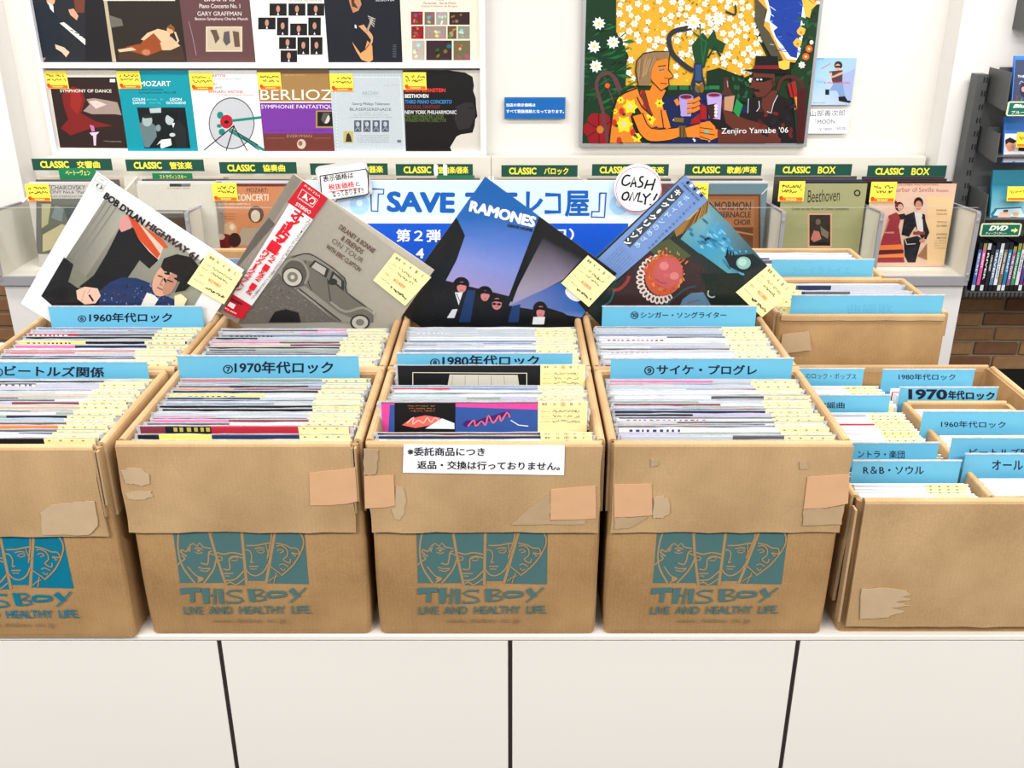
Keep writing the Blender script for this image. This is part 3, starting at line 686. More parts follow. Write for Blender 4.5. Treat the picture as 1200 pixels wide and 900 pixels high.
def fill(cx, y0, y1, n, seed, where, group, fixed={}, tag_dx=0, cols=MIXC, inner_hw=0.1645, from_word='front', z=CT + 0.0245):
    rg = random.Random(seed)
    for i in range(n):
        y = y0 + (y1 - y0) * (i + 0.5) / n
        segs, dashes, extra = fixed.get(i, (None, None, {}))
        if segs is None:
            segs = auto_segs(rg, cols)
            if rg.random() < 0.16: dashes = (rg.choice([(0.9, 0.9, 0.9), (0.12, 0.12, 0.14), (0.75, 0.2, 0.2)]), 0.05, rg.uniform(0.2, 0.45))
        dx = rg.uniform(-0.004, 0.004); dz = rg.uniform(-0.0013, 0.0014)
        lab = extra.get('label') or '%s-edged LP, %s from %s of %s' % (seg_words(segs), ordinal(i + 1), from_word, where)
        record(cx + dx, y, z + dz + extra.get('dz', 0), segs, lab, group, dashes, lean=rg.uniform(-0.012, 0.02) if n > 12 else 0.0, ti=2 if rg.random() < 0.25 else 0,
               tagx=0.0835 + tag_dx + rg.uniform(-0.004, 0.003), li=i, tagz=rg.uniform(0.0005, 0.0018))
def mid(i): return (GX[i] + GX[i + 1]) / 2
# front row
fill(mid(0) - 0.008, 1.289, 1.530, 26, 1, 'the edge-cut crate', 'records in the crate cut by the edge', {
    0: ([(1, 'black')], None, {}), 3: ([(0.6, 'pale grey'), (0.4, 'navy')], None, {}), 5: ([(1, 'orange')], None, {}), 8: ([(1, 'sky blue')], None, {}), 11: ([(1, 'black')], None, {}), 14: ([(1, 'brown')], None, {}),
    24: ([(1, 'black')], None, {}), 18: ([(1, 'beige')], ((0.75, .1, .15), 0.02, 0.3), {}), 21: ([(1, 'beige')], None, {})}, tag_dx=0)
fill(mid(1), 1.289, 1.530, 26, 2, 'the front 1970 crate', 'records in the front 1970 crate', {
    0: ([(1, 'white')], ((0.8, .2, .25), 0.05, 0.22), {}), 1: ([(0.1, 'black'), (0.25, 'yellow'), (0.65, 'navy')], None, {'dz': 0.004}), 3: ([(0.12, 'maroon'), (0.22, 'black'), (0.66, 'red')], ((0.75, 0.68, 0.3), 0.16, 0.32), {'dz': 0.008, 'label': 'red and black-edged LP with small gold title, near the front in the 1970 crate'}),
    6: ([(0.4, 'dark grey'), (0.6, 'white')], None, {}), 9: ([(0.3, 'pink'), (0.7, 'pale grey')], None, {'label': 'LP with a pink edge, amid the front 1970 crate'}), 12: ([(1, 'black')], None, {}), 14: ([(0.55, 'slate blue'), (0.45, 'pale grey')], None, {}), 18: ([(0.5, 'yellow'), (0.5, 'white')], ((.1, .1, .1), 0.1, 0.35), {}),
    21: ([(0.3, 'orange'), (0.7, 'maroon')], None, {}), 24: ([(1, 'slate blue')], None, {})}, tag_dx=0)
fill(mid(3), 1.289, 1.530, 26, 4, 'the crate beside the singles', 'records in the crate beside the low crate', {
    0: ([(1, 'red')], None, {}), 2: ([(0.2, 'red'), (0.8, 'white')], None, {}), 4: ([(1, 'white')], ((.2, .25, .45), 0.05, 0.3), {}), 8: ([(1, 'white')], ((.75, .4, .3), 0.05, 0.45), {}), 11: ([(1, 'navy')], None, {}),
    13: ([(0.35, 'pale grey'), (0.65, 'sage green')], None, {}), 17: ([(0.5, 'white'), (0.5, 'dark grey')], None, {}), 20: ([(1, 'white')], ((.3, .3, .2), 0.05, 0.25), {}), 23: ([(0.35, 'dusty rose'), (0.65, 'slate blue')], None, {}), 25: ([(0.5, 'dusty rose'), (0.5, 'white')], None, {})}, tag_dx=0)
# the middle crate is half browsed: some sleeves stand forward and show their covers
for i, (y, segs, lab, dz) in enumerate([(1.290, [(1, 'white')], 'white-edged LP at the very front of the crate with the notice', 0.004), (1.2955, [(1, 'navy')], 'navy-edged LP just behind the front rim above the notice', 0.008)]):
    record(mid(2), y, CT + 0.0225 + dz, segs, lab, 'records in the crate with the notice', ti=3, li=i, tagx=0.082)
def cover_record(x, y, z, M_lean, label, draw, group, tagw=None):
    o = record(x, y, z, [(1, 'black')], label, group, None, lean=M_lean, ti=3, tagx=0.0835)
    Mx = Matrix.Translation((x, y, z)) @ Matrix.Rotation(-M_lean, 4, 'X') @ Matrix.Translation((0, -0.0018, 0)) @ Matrix(((1, 0, 0, 0), (0, 0, -1, 0), (0, 1, 0, 0), (0, 0, 0, 1)))
    a = Art(Mx, (-0.1575, 0, 0.1575, 0.315)); draw(a)
    c = a.build('sleeve_cover', GLOSS, o); c.matrix_local = Matrix.Translation((0, -0.0018, 0)) @ Matrix(((1, 0, 0, 0), (0, 0, -1, 0), (0, 1, 0, 0), (0, 0, 0, 1)))
    return o
def dr_orange(a):
    a.view(430, 350, 270 / 1185.); a.poly([(40, 600), (900, 620), (900, 900), (40, 900)], (0.12, 0.11, 0.12)); a.poly([(92, 655), (880, 668), (880, 900), (92, 900)], (0.58, 0.29, 0.17))
cover_record(mid(2) - 0.002, 1.303, CT + 0.033, -0.01, 'LP with a black-bordered orange cover, near the front above the notice', dr_orange, 'records in the crate with the notice')
def dr_pink(a):
    a.view(430, 350, 270 / 1185.); a.poly([(40, 480), (910, 520), (910, 900), (40, 900)], (0.87, 0.28, 0.60)); a.poly([(118, 545), (910, 572), (910, 900), (97, 900)], (0.20, 0.33, 0.60))
    a.poly([(142, 512), (456, 520), (452, 900), (142, 900)], (0.08, 0.07, 0.08)); a.poly([(180, 650), (230, 615), (300, 600), (375, 612), (385, 640), (250, 665)], (0.92, 0.42, 0.36)); a.poly([(385, 615), (450, 640), (450, 670), (300, 668)], (0.9, 0.92, 0.93))
    for i in range(3): a.scribble((205 + 10 * i, 556 + 13 * i), (350, 556 + 13 * i), 8, (0.75, 0.5, 0.25), wd=1.5, seed=i)
    a.line([(500, 655), (520, 635), (560, 640), (600, 625), (640, 615), (700, 595), (735, 590)], 24, (0.30, 0.10, 0.42), smooth=3)
    a.line([(205, 640), (240, 610), (235, 645), (265, 625), (290, 640), (310, 612), (330, 635), (350, 612), (375, 630)], 6, (0.97, 0.75, 0.7), smooth=3)
    a.line([(520, 655), (550, 625), (560, 655), (590, 630), (610, 650), (625, 600), (650, 640), (680, 600), (690, 630), (720, 585), (735, 610)], 8, (0.93, 0.42, 0.45), smooth=3)
    a.line([(740, 625), (780, 650), (830, 655)], 5, (0.9, 0.92, 0.95))
cover_record(mid(2) - 0.004, 1.356, CT + 0.054, 0.03, 'pink, blue and black LP cover with neon-style script, amid the crate with the notice', dr_pink, 'records in the crate with the notice')
fill(mid(2), 1.428, 1.506, 8, 31, 'the neon-script stack', 'records in the crate with the notice', {1: ([(1, 'navy')], None, {}), 3: ([(0.35, 'mint'), (0.65, 'white')], None, {}), 6: ([(0.3, 'red'), (0.7, 'slate blue')], None, {})}, tag_dx=0)
def dr_black(a):
    a.view(430, 350, 270 / 1185.); a.poly([(100, 330), (900, 340), (900, 700), (100, 700)], (0.09, 0.09, 0.10))
    a.line([(236, 560), (236, 380), (822, 383), (822, 560)], 5, (0.88, 0.86, 0.75)); a.poly([(425, 390), (775, 392), (800, 560), (395, 560)], (0.78, 0.76, 0.70))
    for i in range(5): a.line([(440 + 66 * i, 395), (430 + 72 * i, 560)], 3, (0.6, 0.58, 0.52))
cover_record(mid(2) + 0.004, 1.514, CT + 0.052, 0.03, 'black LP cover with a thin cream frame, in the notice crate', dr_black, 'records in the crate with the notice')
# second row
fill(mid(0), 1.580, 1.792, 21, 5, 'the second-row 1960 crate', 'records in the second-row 1960 crate', {0: ([(0.2, 'black'), (0.3, 'brown'), (0.5, 'slate blue')], None, {'dz': 0.004}), 3: ([(1, 'white')], None, {}), 5: ([(1, 'black')], None, {}), 7: ([(0.4, 'red'), (0.6, 'beige')], None, {}),
     10: ([(0.35, 'pink'), (0.65, 'navy')], None, {}), 12: ([(0.4, 'yellow'), (0.6, 'black')], ((.2, .15, .1), 0.05, 0.3), {}), 16: ([(0.3, 'red'), (0.7, 'dark grey')], ((.95, .95, .95), 0.02, 0.24), {}), 18: ([(1, 'slate blue')], None, {}), 20: ([(1, 'slate blue')], None, {})}, tag_dx=0)
fill(mid(1), 1.580, 1.792, 21, 6, 'the vintage car LP crate', 'records in the crate under the vintage car LP', {1: ([(1, 'navy')], None, {}), 3: ([(0.5, 'pink'), (0.5, 'white')], None, {}), 7: ([(1, 'black')], None, {}), 12: ([(0.4, 'pink'), (0.6, 'brown')], None, {}), 15: ([(0.25, 'black'), (0.75, 'pale grey')], None, {}), 20: ([(1, 'slate blue')], None, {})}, tag_dx=0)
fill(mid(2), 1.580, 1.792, 21, 7, 'the blue-and-black LP crate', 'records in the crate under the blue and black LP', {13: ([(1, 'slate blue')], None, {}), 8: ([(1, 'slate blue')], None, {}), 15: ([(1, 'white')], ((.6, .3, .3), 0.02, 0.6), {})}, tag_dx=0,
     cols=['white', 'pale grey', 'white', 'slate blue', 'mint', 'pale grey', 'dark grey', 'lilac'])
fill(mid(3), 1.580, 1.792, 21, 8, 'the blue-banded LP crate', 'records in the crate under the blue-banded LP', {1: ([(1, 'dark grey')], None, {}), 4: ([(1, 'brown')], None, {}), 9: ([(1, 'brown')], None, {}), 16: ([(0.8, 'slate blue'), (0.2, 'beige')], None, {}), 20: ([(1, 'dark grey')], ((.9, .9, .9), 0.02, 0.22), {})}, tag_dx=0,
     cols=['white', 'pale grey', 'white', 'dark grey', 'pale grey', 'lilac', 'white', 'dusty rose'])
# third and fourth rows face the shelf; only their tops can be glimpsed
for i in range(4):
    wh = ['white-bordered', 'vintage car', 'blue and black', 'blue-banded'][i]
    for r, (ys, Y0) in enumerate(((ROWS[2], 0), (ROWS[3], 0))):
        rg = random.Random(60 + i * 2 + r)
        for k in range(3):
            y = ys[0] + 0.035 + k * 0.07; segs = auto_segs(rg, ['white', 'pale grey', 'dark grey', 'slate blue'])
            record(mid(i), y, CT + 0.0225, segs, '%s-edged LP, %s in the %s hidden crate behind the %s LP' % (seg_words(segs).split(' and ')[0], ['first', 'second', 'third'][k], ['nearer', 'farther'][r], wh), 'records glimpsed behind the tilted LPs', tagless=True, li=k)
for cx, y0, y1, n, lb, seed in ((0.709, 1.885, 2.092, 10, 'blank-sided crate', 71), (0.680, 2.145, 2.350, 9, 'rearmost open crate', 72)):
    rg = random.Random(seed)
    for k in range(n):
        segs = [(1, 'white')] if k < 5 else auto_segs(rg, ['white', 'navy', 'pale grey', 'white', 'dark grey'])
        record(cx, y0 + (y1 - y0) * k / (n - 1), CT + 0.0225 + rg.uniform(-.003, .003), segs, '%s-edged LP, %s from the blue card in the %s' % (seg_words(segs), ordinal(k + 1), lb), 'records in the ' + lb, tagx=-0.156, li=k)

# seven-inch singles: white paper sleeves with a cream tag
SJ = [jacket_mesh(s_, 0.178, 0.178, 0.0022) for s_ in ([(1, 'white')], [(0.7, 'white'), (0.3, 'pale grey')], [(1, 'white')], [(0.6, 'pale grey'), (0.4, 'white')], [(0.75, 'red'), (0.25, 'white')], [(0.3, 'sky blue'), (0.7, 'white')])]
SW = ['white', 'white and grey', 'white', 'pale grey', 'red', 'sky blue']
ST = [tag_mesh(0.062, 0.07, 9), tag_mesh(0.062, 0.07, 10, True)]
def singles(cx, z, ys, seed, where, group, red=(), tagx=0.022, hide_tag=False):
    rg = random.Random(seed)
    for i, y in enumerate(ys):
        k = 4 if i in red else rg.choice([0, 0, 0, 1, 2, 3, 0, 2]); 
        o = bpy.data.objects.new('single_record', SJ[k]); COL.objects.link(o); o.location = (cx + rg.uniform(-.002, .002), y, z + rg.uniform(-.002, .002))
        o.rotation_euler = (rg.uniform(-0.01, 0.02), 0, 0)
        tag(o, '%s-sleeved single, %s from front, %s' % (SW[k], ordinal(i + 1), where), 'record', group)
        t = bpy.data.objects.new('price_tag', ST[1 if rg.random() < 0.2 else 0]); link(t, o); t.location = (tagx + rg.uniform(-.002, .002), -0.0016, 0.178 + rg.uniform(0, 0.002))
SZ = CT + 0.064                                   # the singles stand on a false floor inside the low crate
box('false_floor', (-0.212, -0.022, 0.012, 0.535, 0.047, 0.060), CB, big); box('false_floor', (-0.022, 0.214, 0.365, 0.535, 0.047, 0.060), CB, big)
SX = 0.620; SX2 = 0.826
def span(a, b, n): return [a + (b - a) * i / (n - 1) for i in range(n)]
singles(SX, SZ, span(1.294, 1.342, 7), 1, 'before the R&B card', 'singles in front of the R&B card')
singles(SX, SZ, span(1.362, 1.374, 2), 2, 'just behind the R&B card', 'singles behind the R&B card')
singles(SX, SZ, span(1.400, 1.605, 24), 3, 'in the outer lane middle', 'singles in the long middle stretch', red=(18,))
singles(SX, SZ, span(1.630, 1.725, 11), 4, 'at the outer lane rear', 'singles in the rear stretch')
singles(SX2, SZ, span(1.306, 1.356, 7), 5, 'at the front of the inner crate', 'singles at the front of the inner crate')
singles(SX2, SZ, span(1.402, 1.510, 12), 6, 'before the inner 1960 card', 'singles in front of the inner 1960 card')
singles(SX2, SZ, span(1.538, 1.620, 9), 8, 'behind the inner 1960 card', 'singles behind the inner 1960 card')
singles(SX2 - 0.01, SZ, span(1.684, 1.715, 4), 10, 'between the rear 1970 and 1980 cards', 'singles between the two rear cards', red=(2,))

# ------------------------------------------------------------------ blue category cards
INKC = (0.07, 0.10, 0.20)
def card(px, Zrec, body, label, texts=(), Y=None, low=0.03, view=None, skewed=None, bold=0.03, faint=False):
    """px: (x0, y top, x1, y bottom) as seen; the bottom sits at the tops of the records around height Zrec"""
    x0, yt, x1, yb = px
    if Y is None: Y = PZ((x0 + x1) / 2, yb, Zrec).y
    A = P(x0, yt, Y); B = P(x1, yt, Y); zt = A.z; M = wall_M((A.x + B.x) / 2, Y, zt); wd = B.x - A.x
    e = empty('category_card', M=M); tag(e, label, 'card')
    slab('card', -wd / 2, -(zt - Zrec) - low, wd / 2, 0, 0.0012, CARDB, e, bev=0.0003)
    for t in texts:
        a = Art(M, None, view); a.text(t[0], t[1], t[2], t[3], t[4] if len(t) > 4 else INKC, bold); a.build('lettering', PRINT, e)
    slab('film_edge', -wd / 2 - 0.001, -0.0012, wd / 2 + 0.001, 0.0012, 0.0018, LIP, e, z=0.0003)
    return e
Z1 = CT + 0.341
v1 = (0, 350, .25); v2 = (200, 350, 260 / 1200.); v3 = (430, 350, 270 / 1185.); v4 = (680, 350, 330 / 1188.); v6 = (930, 400, 270 / 1185.)
card((56, 359, 236, 378), Z1, '', 'blue card for 1960s rock just below the white-bordered LP', [('⑥', (365, 110), (404, 110), (365, 78)), ('1960年代ロック', (418, 110), (806, 110), (418, 66))], Y=1.800, view=v1)
card((-48, 424, 172, 450), Z1, '', 'blue card cut by the picture edge, in the crate with the brighter emblem', [('④', (-30, 365), (14, 365), (-30, 325)), ('ビートルズ関係', (22, 362), (488, 370), (22, 312))], Y=1.542, view=v1)
card((207, 417, 420, 442), Z1, '', 'blue card for 1970s rock behind the records of a front crate', [('⑦', (283, 405), (337, 405), (283, 358)), ('1970年代ロック', (345, 404), (878, 405), (345, 338))], Y=1.541, view=v2)
card((465, 414, 671, 432), Z1 + 0.01, '', 'blue card for 1980s rock behind the black framed LP', [('⑧', (325, 350), (375, 350), (325, 308)), ('1980年代ロック', (388, 348), (885, 348), (388, 290))], Y=1.538, view=v3)
card((716, 420, 930, 446), Z1, '', 'blue card with circled nine in the crate beside the low crate', [('⑨', (270, 322), (312, 322), (270, 284)), ('サイケ・プログレ', (322, 320), (745, 322), (322, 278))], Y=1.541, view=v4)
card((706, 359, 887, 380), Z1, '', 'blue card with circled ten just below the blue-banded LP', [('⑩', (212, 86), (246, 86), (212, 54)), ('シンガー・ソングライター', (254, 82), (616, 82), (254, 56))], Y=1.800, view=v4, bold=0.022)
fb = (0.36, 0.66, 0.80)
card((928, 346, 1107, 369), Z1, '', 'blank back of a blue card on the blank-sided crate, nearer of two', [('曲謡歌', (755, 716), (1105, 716), (755, 640), fb)], Y=1.878, view=(880, 260, .15), bold=0)
card((905, 304, 1025, 324), Z1, '', 'blank back of a blue card on the rearmost crate, farther of two', [('ターイラトイエ', (310, 405), (780, 405), (310, 350), fb)], Y=2.138, view=(880, 260, .15), bold=0)
Z7 = SZ + 0.178
card((1000, 540, 1127, 562), Z7, '', 'blue card starting R&B, nearest in the lane of singles', [('R＆B・ソウル', (358, 682), (670, 684), (358, 640))], view=v6, bold=0.02)
card((985, 519, 1101, 540), Z7, '', 'blue card just behind the R&B card', [('ントラ・楽団', (330, 600), (570, 602), (330, 560))], view=v6, Y=1.386, bold=0.015)
card((955, 463, 1044, 481), Z7, '', 'blue card in the middle of the outer lane of singles', [('歌謡曲', (120, 345), (262, 345), (120, 312))], view=v6, bold=0.015)
card((935, 432, 1013, 450), Z7, '', 'blue card with handwritten kana at the rear of the outer lane', [('のロック・ポップス', (62, 192), (322, 196), (62, 162))], view=v6, Y=1.738, bold=0.0)
card((1035, 433, 1143, 452), Z7, '', 'blue 1980 card at the rear wall of the low crate', [('1980年代ロック', (540, 198), (832, 200), (540, 166))], view=v6, Y=1.733, bold=0.015)
card((1055, 454, 1170, 470), Z7, '', 'blue card with bold handwritten 1970 behind the inner crate', [('1970', (590, 298), (790, 300), (590, 245)), ('年代', (795, 300), (880, 300), (795, 252)), ('ロック', (885, 300), (1035, 302), (885, 258))], view=v6, Y=1.668, bold=0.05)
card((1082, 482, 1212, 505), Z7, '', 'blue 1960 card in the inner crate of singles', [('1960年代ロック', (758, 442), (1090, 446), (758, 408))], view=v6, bold=0.015)
card((1116, 513, 1246, 533), Z7, '', 'blue card half hidden behind the nearest card of the inner crate', [('ビートルズ関係', (905, 590), (1270, 592), (905, 550))], view=v6, Y=1.388, bold=0.015)
card((1132, 532, 1262, 555), Z7, '', 'blue card with bold brush kana, nearest in the inner crate', [('オールディーズ', (1020, 664), (1400, 666), (1020, 606))], view=v6, bold=0.02)

# ================================================================== four LPs propped on their corners in the second row
def leaning(T, Y0, lean, yaw, th, Ssz, label, Yr=RIM):
    ex = Vector((math.cos(yaw), math.sin(yaw), 0)); fw = Vector((-math.sin(yaw), math.cos(yaw), 0)); up = fw * math.sin(lean) + Vector((0, 0, math.cos(lean)))
    n = ex.cross(up); r0 = ray(T[0], 373); P0 = Vector((r0.x / r0.y * Y0, Y0, Yr)); r = ray(*T); t = (P0 - O).dot(n) / r.dot(n); TP = O + r * t
    ux = ex * math.cos(th) - up * math.sin(th)          # along the top edge to the lower corner on the other side
    M = frame_M(TP, ux, n)                              # origin at the top corner, x along its top edge, sheet spans y = -S..0
    e = empty('propped_record', M=M); tag(e, label, 'record')
    e['size'] = Ssz
    return e, M
def price(e, M, px4, lines, seed, name='price_tag', kind=0):
    a = Art(M, None); q = [a.L(p) for p in px4]; z = 0.0032
    bm = bmesh.new(); A = [bm.verts.new((x, y, z)) for x, y in q]; B = [bm.verts.new((x, y, z - 0.0006)) for x, y in q]
    bm.faces.new(A); bm.faces.new(B[::-1])
    for i in range(4): bm.faces.new((A[i], A[(i + 1) % 4], B[(i + 1) % 4], B[i]))
    t = bmobj(name, bm, CARDY, e)
    a.z = z + 1e-4
    tl, tr, br, bl = [Vector(p) for p in px4]
    def at(u, v): return tuple((tl * (1 - u) + tr * u) * (1 - v) + (bl * (1 - u) + br * u) * v)
    ink = (0.35, 0.31, 0.20); rl = (0.86, 0.78, 0.50)
    for v in (0.24, 0.38, 0.52, 0.66): a.line([at(0.06, v), at(0.94, v)], 0.4, rl)
    for i, ch in enumerate(['盤質', 'N', 'A', 'B', 'C']):
        u = 0.08 + 0.17 * i + (0.05 if i else 0); a.text(ch, at(u, 0.14), at(u + (0.14 if i == 0 else 0.05), 0.14), at(u, 0.06), ink, 0.01)
    for v, u0, u1, s_ in ((0.33, 0.30, 0.85, 0.075), (0.46, 0.34, 0.8, 0.07)):
        a.scribble(at(u0, v), at(u1, v), (br - tr).length * s_, (0.13, 0.12, 0.16), wd=0.55, seed=seed)
    for v in (0.32, 0.45): a.scribble(at(0.06, v), at(0.24, v), (br - tr).length * 0.03, ink, wd=0.3, seed=seed + 1)
    a.text('¥' + lines, at(0.36, 0.66), at(0.70, 0.66), at(0.36, 0.57), (0.85, 0.50, 0.35), 0.01)
    a.scribble(at(0.06, 0.64), at(0.24, 0.64), (br - tr).length * 0.04, (0.8, 0.35, 0.25), wd=0.4, seed=seed + 5)
    a.scribble(at(0.42, 0.88), at(0.94, 0.86), (br - tr).length * 0.075, (0.08, 0.08, 0.10), wd=1.1, seed=seed + 2)
    a.scribble(at(0.06, 0.82), at(0.36, 0.82), (br - tr).length * 0.035, ink, wd=0.3, seed=seed + 3)
    a.build('tag_print', PRINT, t); return t
def album(T, lean, yaw, th, Ssz, label, edge=(0.9, 0.9, 0.9), Y0=1.832, sleeve=0.004):
    e, M = leaning(T, Y0, math.radians(lean), math.radians(yaw), math.radians(th), Ssz, label)
    j = slab('jacket', 0, -Ssz, Ssz, 0, 0.0035, GLOSS, e, 0.0, 0.0006, edge)
    a = Art(M, (0, -Ssz, Ssz, 0)); return e, M, a
def film(e, s_, m=0.0045, z=0.0026):
    o = slab('plastic_sleeve', -m, -s_ - m, s_ + m, m, 0.0002, FILM, e, z); return o
# --- white-bordered sleeve
e, M, a = album((113, 201.5), 1, 0, 36.5, 0.317, 'white-bordered LP with a seated figure in a blue patterned shirt, propped on its corner', Y0=1.812)
a.view(0, 180, .25)
a.poly([(-900, -900), (2200, -900), (2200, 2000), (-900, 2000)], (0.945, 0.94, 0.93))
a.grad([(490, 212), (1010, 545), (860, 800), (193, 668)], [(0.62, 0.61, 0.56), (0.66, 0.66, 0.60), (0.55, 0.54, 0.47), (0.30, 0.28, 0.24)])
a.grad([(490, 212), (600, 280), (300, 730), (193, 668)], [(0.60, 0.60, 0.56), (0.70, 0.69, 0.64), (0.45, 0.44, 0.38), (0.28, 0.26, 0.22)])
for k in range(3): a.line([(500 + 22 * k, 225 + 14 * k), (330 + 20 * k, 480 + 14 * k)], 7, (0.52, 0.51, 0.47))
a.poly([(300, 485), (345, 520), (320, 600), (380, 640), (470, 610), (470, 730), (300, 760), (193, 668)], (0.09, 0.09, 0.10))
a.poly([(350, 530), (420, 590), (395, 620), (330, 580)], (0.50, 0.50, 0.42))
a.poly([(560, 350), (640, 345), (752, 490), (700, 540), (655, 500), (560, 640), (480, 640), (370, 625), (440, 570), (500, 470)], (0.07, 0.07, 0.08))
a.poly([(565, 310), (590, 285), (612, 300), (615, 350), (570, 368), (555, 345)], (0.85, 0.60, 0.58))
a.poly([(605, 290), (690, 340), (770, 430), (745, 500), (700, 460), (650, 400)], (0.86, 0.78, 0.70)); a.poly([(600, 292), (640, 312), (752, 470), (738, 492), (650, 400)], (0.82, 0.30, 0.14)); a.poly([(660, 330), (760, 400), (790, 440), (770, 445)], (0.83, 0.34, 0.17))
a.poly([(472, 640), (520, 600), (570, 580), (640, 583), (700, 605), (745, 650), (830, 690), (840, 740), (460, 740)], (0.13, 0.20, 0.38))
rg = random.Random(5)
for k in range(70):
    x, y = rg.uniform(490, 810), rg.uniform(595, 712)
    if y < 640 - (x - 490) * 0.2 and x < 600: continue
    a.ell(x, y, rg.uniform(3, 9), rg.uniform(2, 4), rg.choice([(0.30, 0.45, 0.70), (0.08, 0.10, 0.22), (0.35, 0.28, 0.42), (0.55, 0.62, 0.75)]), rg.uniform(0, 180), 6)
a.poly([(660, 715), (690, 650), (720, 660), (745, 680), (720, 720)], (0.92, 0.91, 0.87))
a.ell(775, 590, 52, 84, (0.86, 0.66, 0.56), 28, 20); a.ell(800, 610, 26, 60, (0.76, 0.55, 0.46), 28, 14)
a.poly([(755, 530), (770, 490), (830, 470), (900, 485), (935, 530), (910, 600), (870, 640), (820, 650), (845, 600), (835, 570), (800, 555), (770, 550)], (0.09, 0.07, 0.06))
for k in range(26): a.ell(rg.uniform(770, 920), rg.uniform(485, 600), 13, 5, (0.12, 0.09, 0.08), rg.uniform(0, 180), 7) if True else 0
a.line([(742, 570), (765, 577)], 6, (0.15, 0.10, 0.09)); a.line([(785, 590), (812, 600)], 6, (0.15, 0.10, 0.09)); a.line([(765, 585), (752, 612), (765, 615)], 4, (0.60, 0.40, 0.34)); a.line([(738, 625), (765, 637)], 6, (0.62, 0.33, 0.32))
a.poly([(360, 640), (400, 622), (460, 630), (475, 665), (450, 700), (400, 705), (365, 680)], (0.86, 0.68, 0.60)); a.line([(420, 660), (440, 690)], 10, (0.12, 0.10, 0.10))
a.line([(400, 640), (385, 690)], 2.5, (0.62, 0.45, 0.40)); a.line([(425, 635), (412, 655)], 2.5, (0.62, 0.45, 0.40))
a.poly([(820, 665), (850, 655), (880, 680), (860, 720), (820, 710)], (0.86, 0.82, 0.66))
a.text('BOB DYLAN', (484, 206), (668, 336), (502, 178), (0.10, 0.10, 0.11), 0.06)
a.text('HIGHWAY 61 REVISITED', (680, 340), (1112, 632), (700, 314), (0.24, 0.17, 0.16), 0.06)
a.line([(462, 96), (510, 128), (480, 180), (434, 148)], 2, (0.55, 0.55, 0.56), closed=True); a.line([(450, 124), (495, 150)], 2, (0.55, 0.55, 0.56)); a.ell(468, 152, 16, 10, (0.35, 0.35, 0.37), 34); a.ell(468, 152, 7, 9, (0.93, 0.93, 0.92), 34); a.text('STEREO', (468, 118), (492, 132), (470, 112), (0.4, 0.4, 0.42), 0.0)
a.build('sleeve_print', GLOSS, e); film(e, 0.317, 0.006)
price(e, M, [(245.5, 294.5), (285, 321), (263, 356), (220, 331.5)], '2980', 3)
# --- vintage car sleeve
k4 = .25
e, M, a = album((343.7, 203.7), 1.5, 0, 35.6, 0.318, 'grey LP sleeve with a sepia vintage car and a red and white paper band', (0.75, 0.72, 0.66), Y0=1.822)
a.view(240, 180, k4)
a.grad([(415, 95), (1068, 585), (600, 1240), (-60, 750)], [(0.66, 0.63, 0.58), (0.72, 0.69, 0.63), (0.62, 0.60, 0.55), (0.52, 0.50, 0.46)])
a.poly([(415, 95), (455, 125), (90, 640), (20, 620)], (0.55, 0.52, 0.47)); a.poly([(300, 300), (330, 330), (130, 560), (60, 600)], (0.38, 0.36, 0.33))
a.poly([(345, 560), (430, 640), (620, 790), (150, 800), (215, 700)], (0.42, 0.39, 0.36))
for k in range(420):
    x = rg.uniform(180, 620); y = rg.uniform(575, 785)
    if y < 560 + (x - 345) * 0.83 or y < 700 - (x - 215) * 0.95: continue
    a.ell(x, y, rg.uniform(1.5, 4), rg.uniform(1, 3), rg.choice([(0.62, 0.60, 0.56), (0.24, 0.22, 0.20), (0.52, 0.50, 0.46)]), 0, 5); a.z -= a.step * 0.8
a.poly([(310, 770), (330, 740), (380, 728), (440, 745), (450, 790), (300, 790)], (0.10, 0.09, 0.09))
BDY = (0.45, 0.43, 0.39); DK = (0.20, 0.19, 0.17)
a.poly([(380, 500), (400, 480), (460, 468), (520, 480), (600, 530), (655, 580), (670, 650), (740, 700), (790, 745), (790, 790), (620, 790), (460, 640), (375, 560)], BDY)
a.poly([(395, 487), (460, 470), (520, 482), (600, 532), (640, 570), (620, 565), (540, 510), (470, 500)], (0.55, 0.53, 0.49))
a.poly([(488, 528), (515, 498), (585, 540), (570, 582)], DK); a.poly([(500, 532), (520, 508), (570, 538), (560, 570)], (0.72, 0.70, 0.66)); a.poly([(585, 590), (600, 548), (655, 598), (652, 645)], DK); a.poly([(596, 588), (606, 565), (640, 595), (640, 625)], (0.60, 0.58, 0.54)); a.ell(600, 600, 22, 16, DK)
a.line([(470, 500), (485, 600), (500, 640)], 4, DK); a.line([(575, 585), (590, 690)], 4, DK); a.line([(380, 500), (460, 470), (520, 482), (655, 582), (665, 650), (790, 740)], 5, DK, smooth=3)
a.ell(425, 565, 66, 62, (0.36, 0.34, 0.31), 30); a.line([(360, 535), (400, 495), (455, 505), (485, 560), (470, 610)], 12, (0.58, 0.56, 0.51), smooth=4)
a.ell(412, 578, 50, 46, DK, 30, 20); a.ell(412, 578, 44, 40, (0.78, 0.76, 0.71), 30, 20); a.ell(412, 578, 26, 24, (0.50, 0.48, 0.44), 30); a.ell(412, 578, 10, 10, (0.80, 0.78, 0.74))
a.poly([(440, 625), (470, 620), (630, 745), (690, 770), (700, 790), (640, 790)], (0.58, 0.56, 0.51)); a.line([(440, 630), (640, 785)], 6, DK); a.line([(590, 695), (660, 740), (740, 720), (795, 750)], 12, (0.60, 0.58, 0.53), smooth=3)
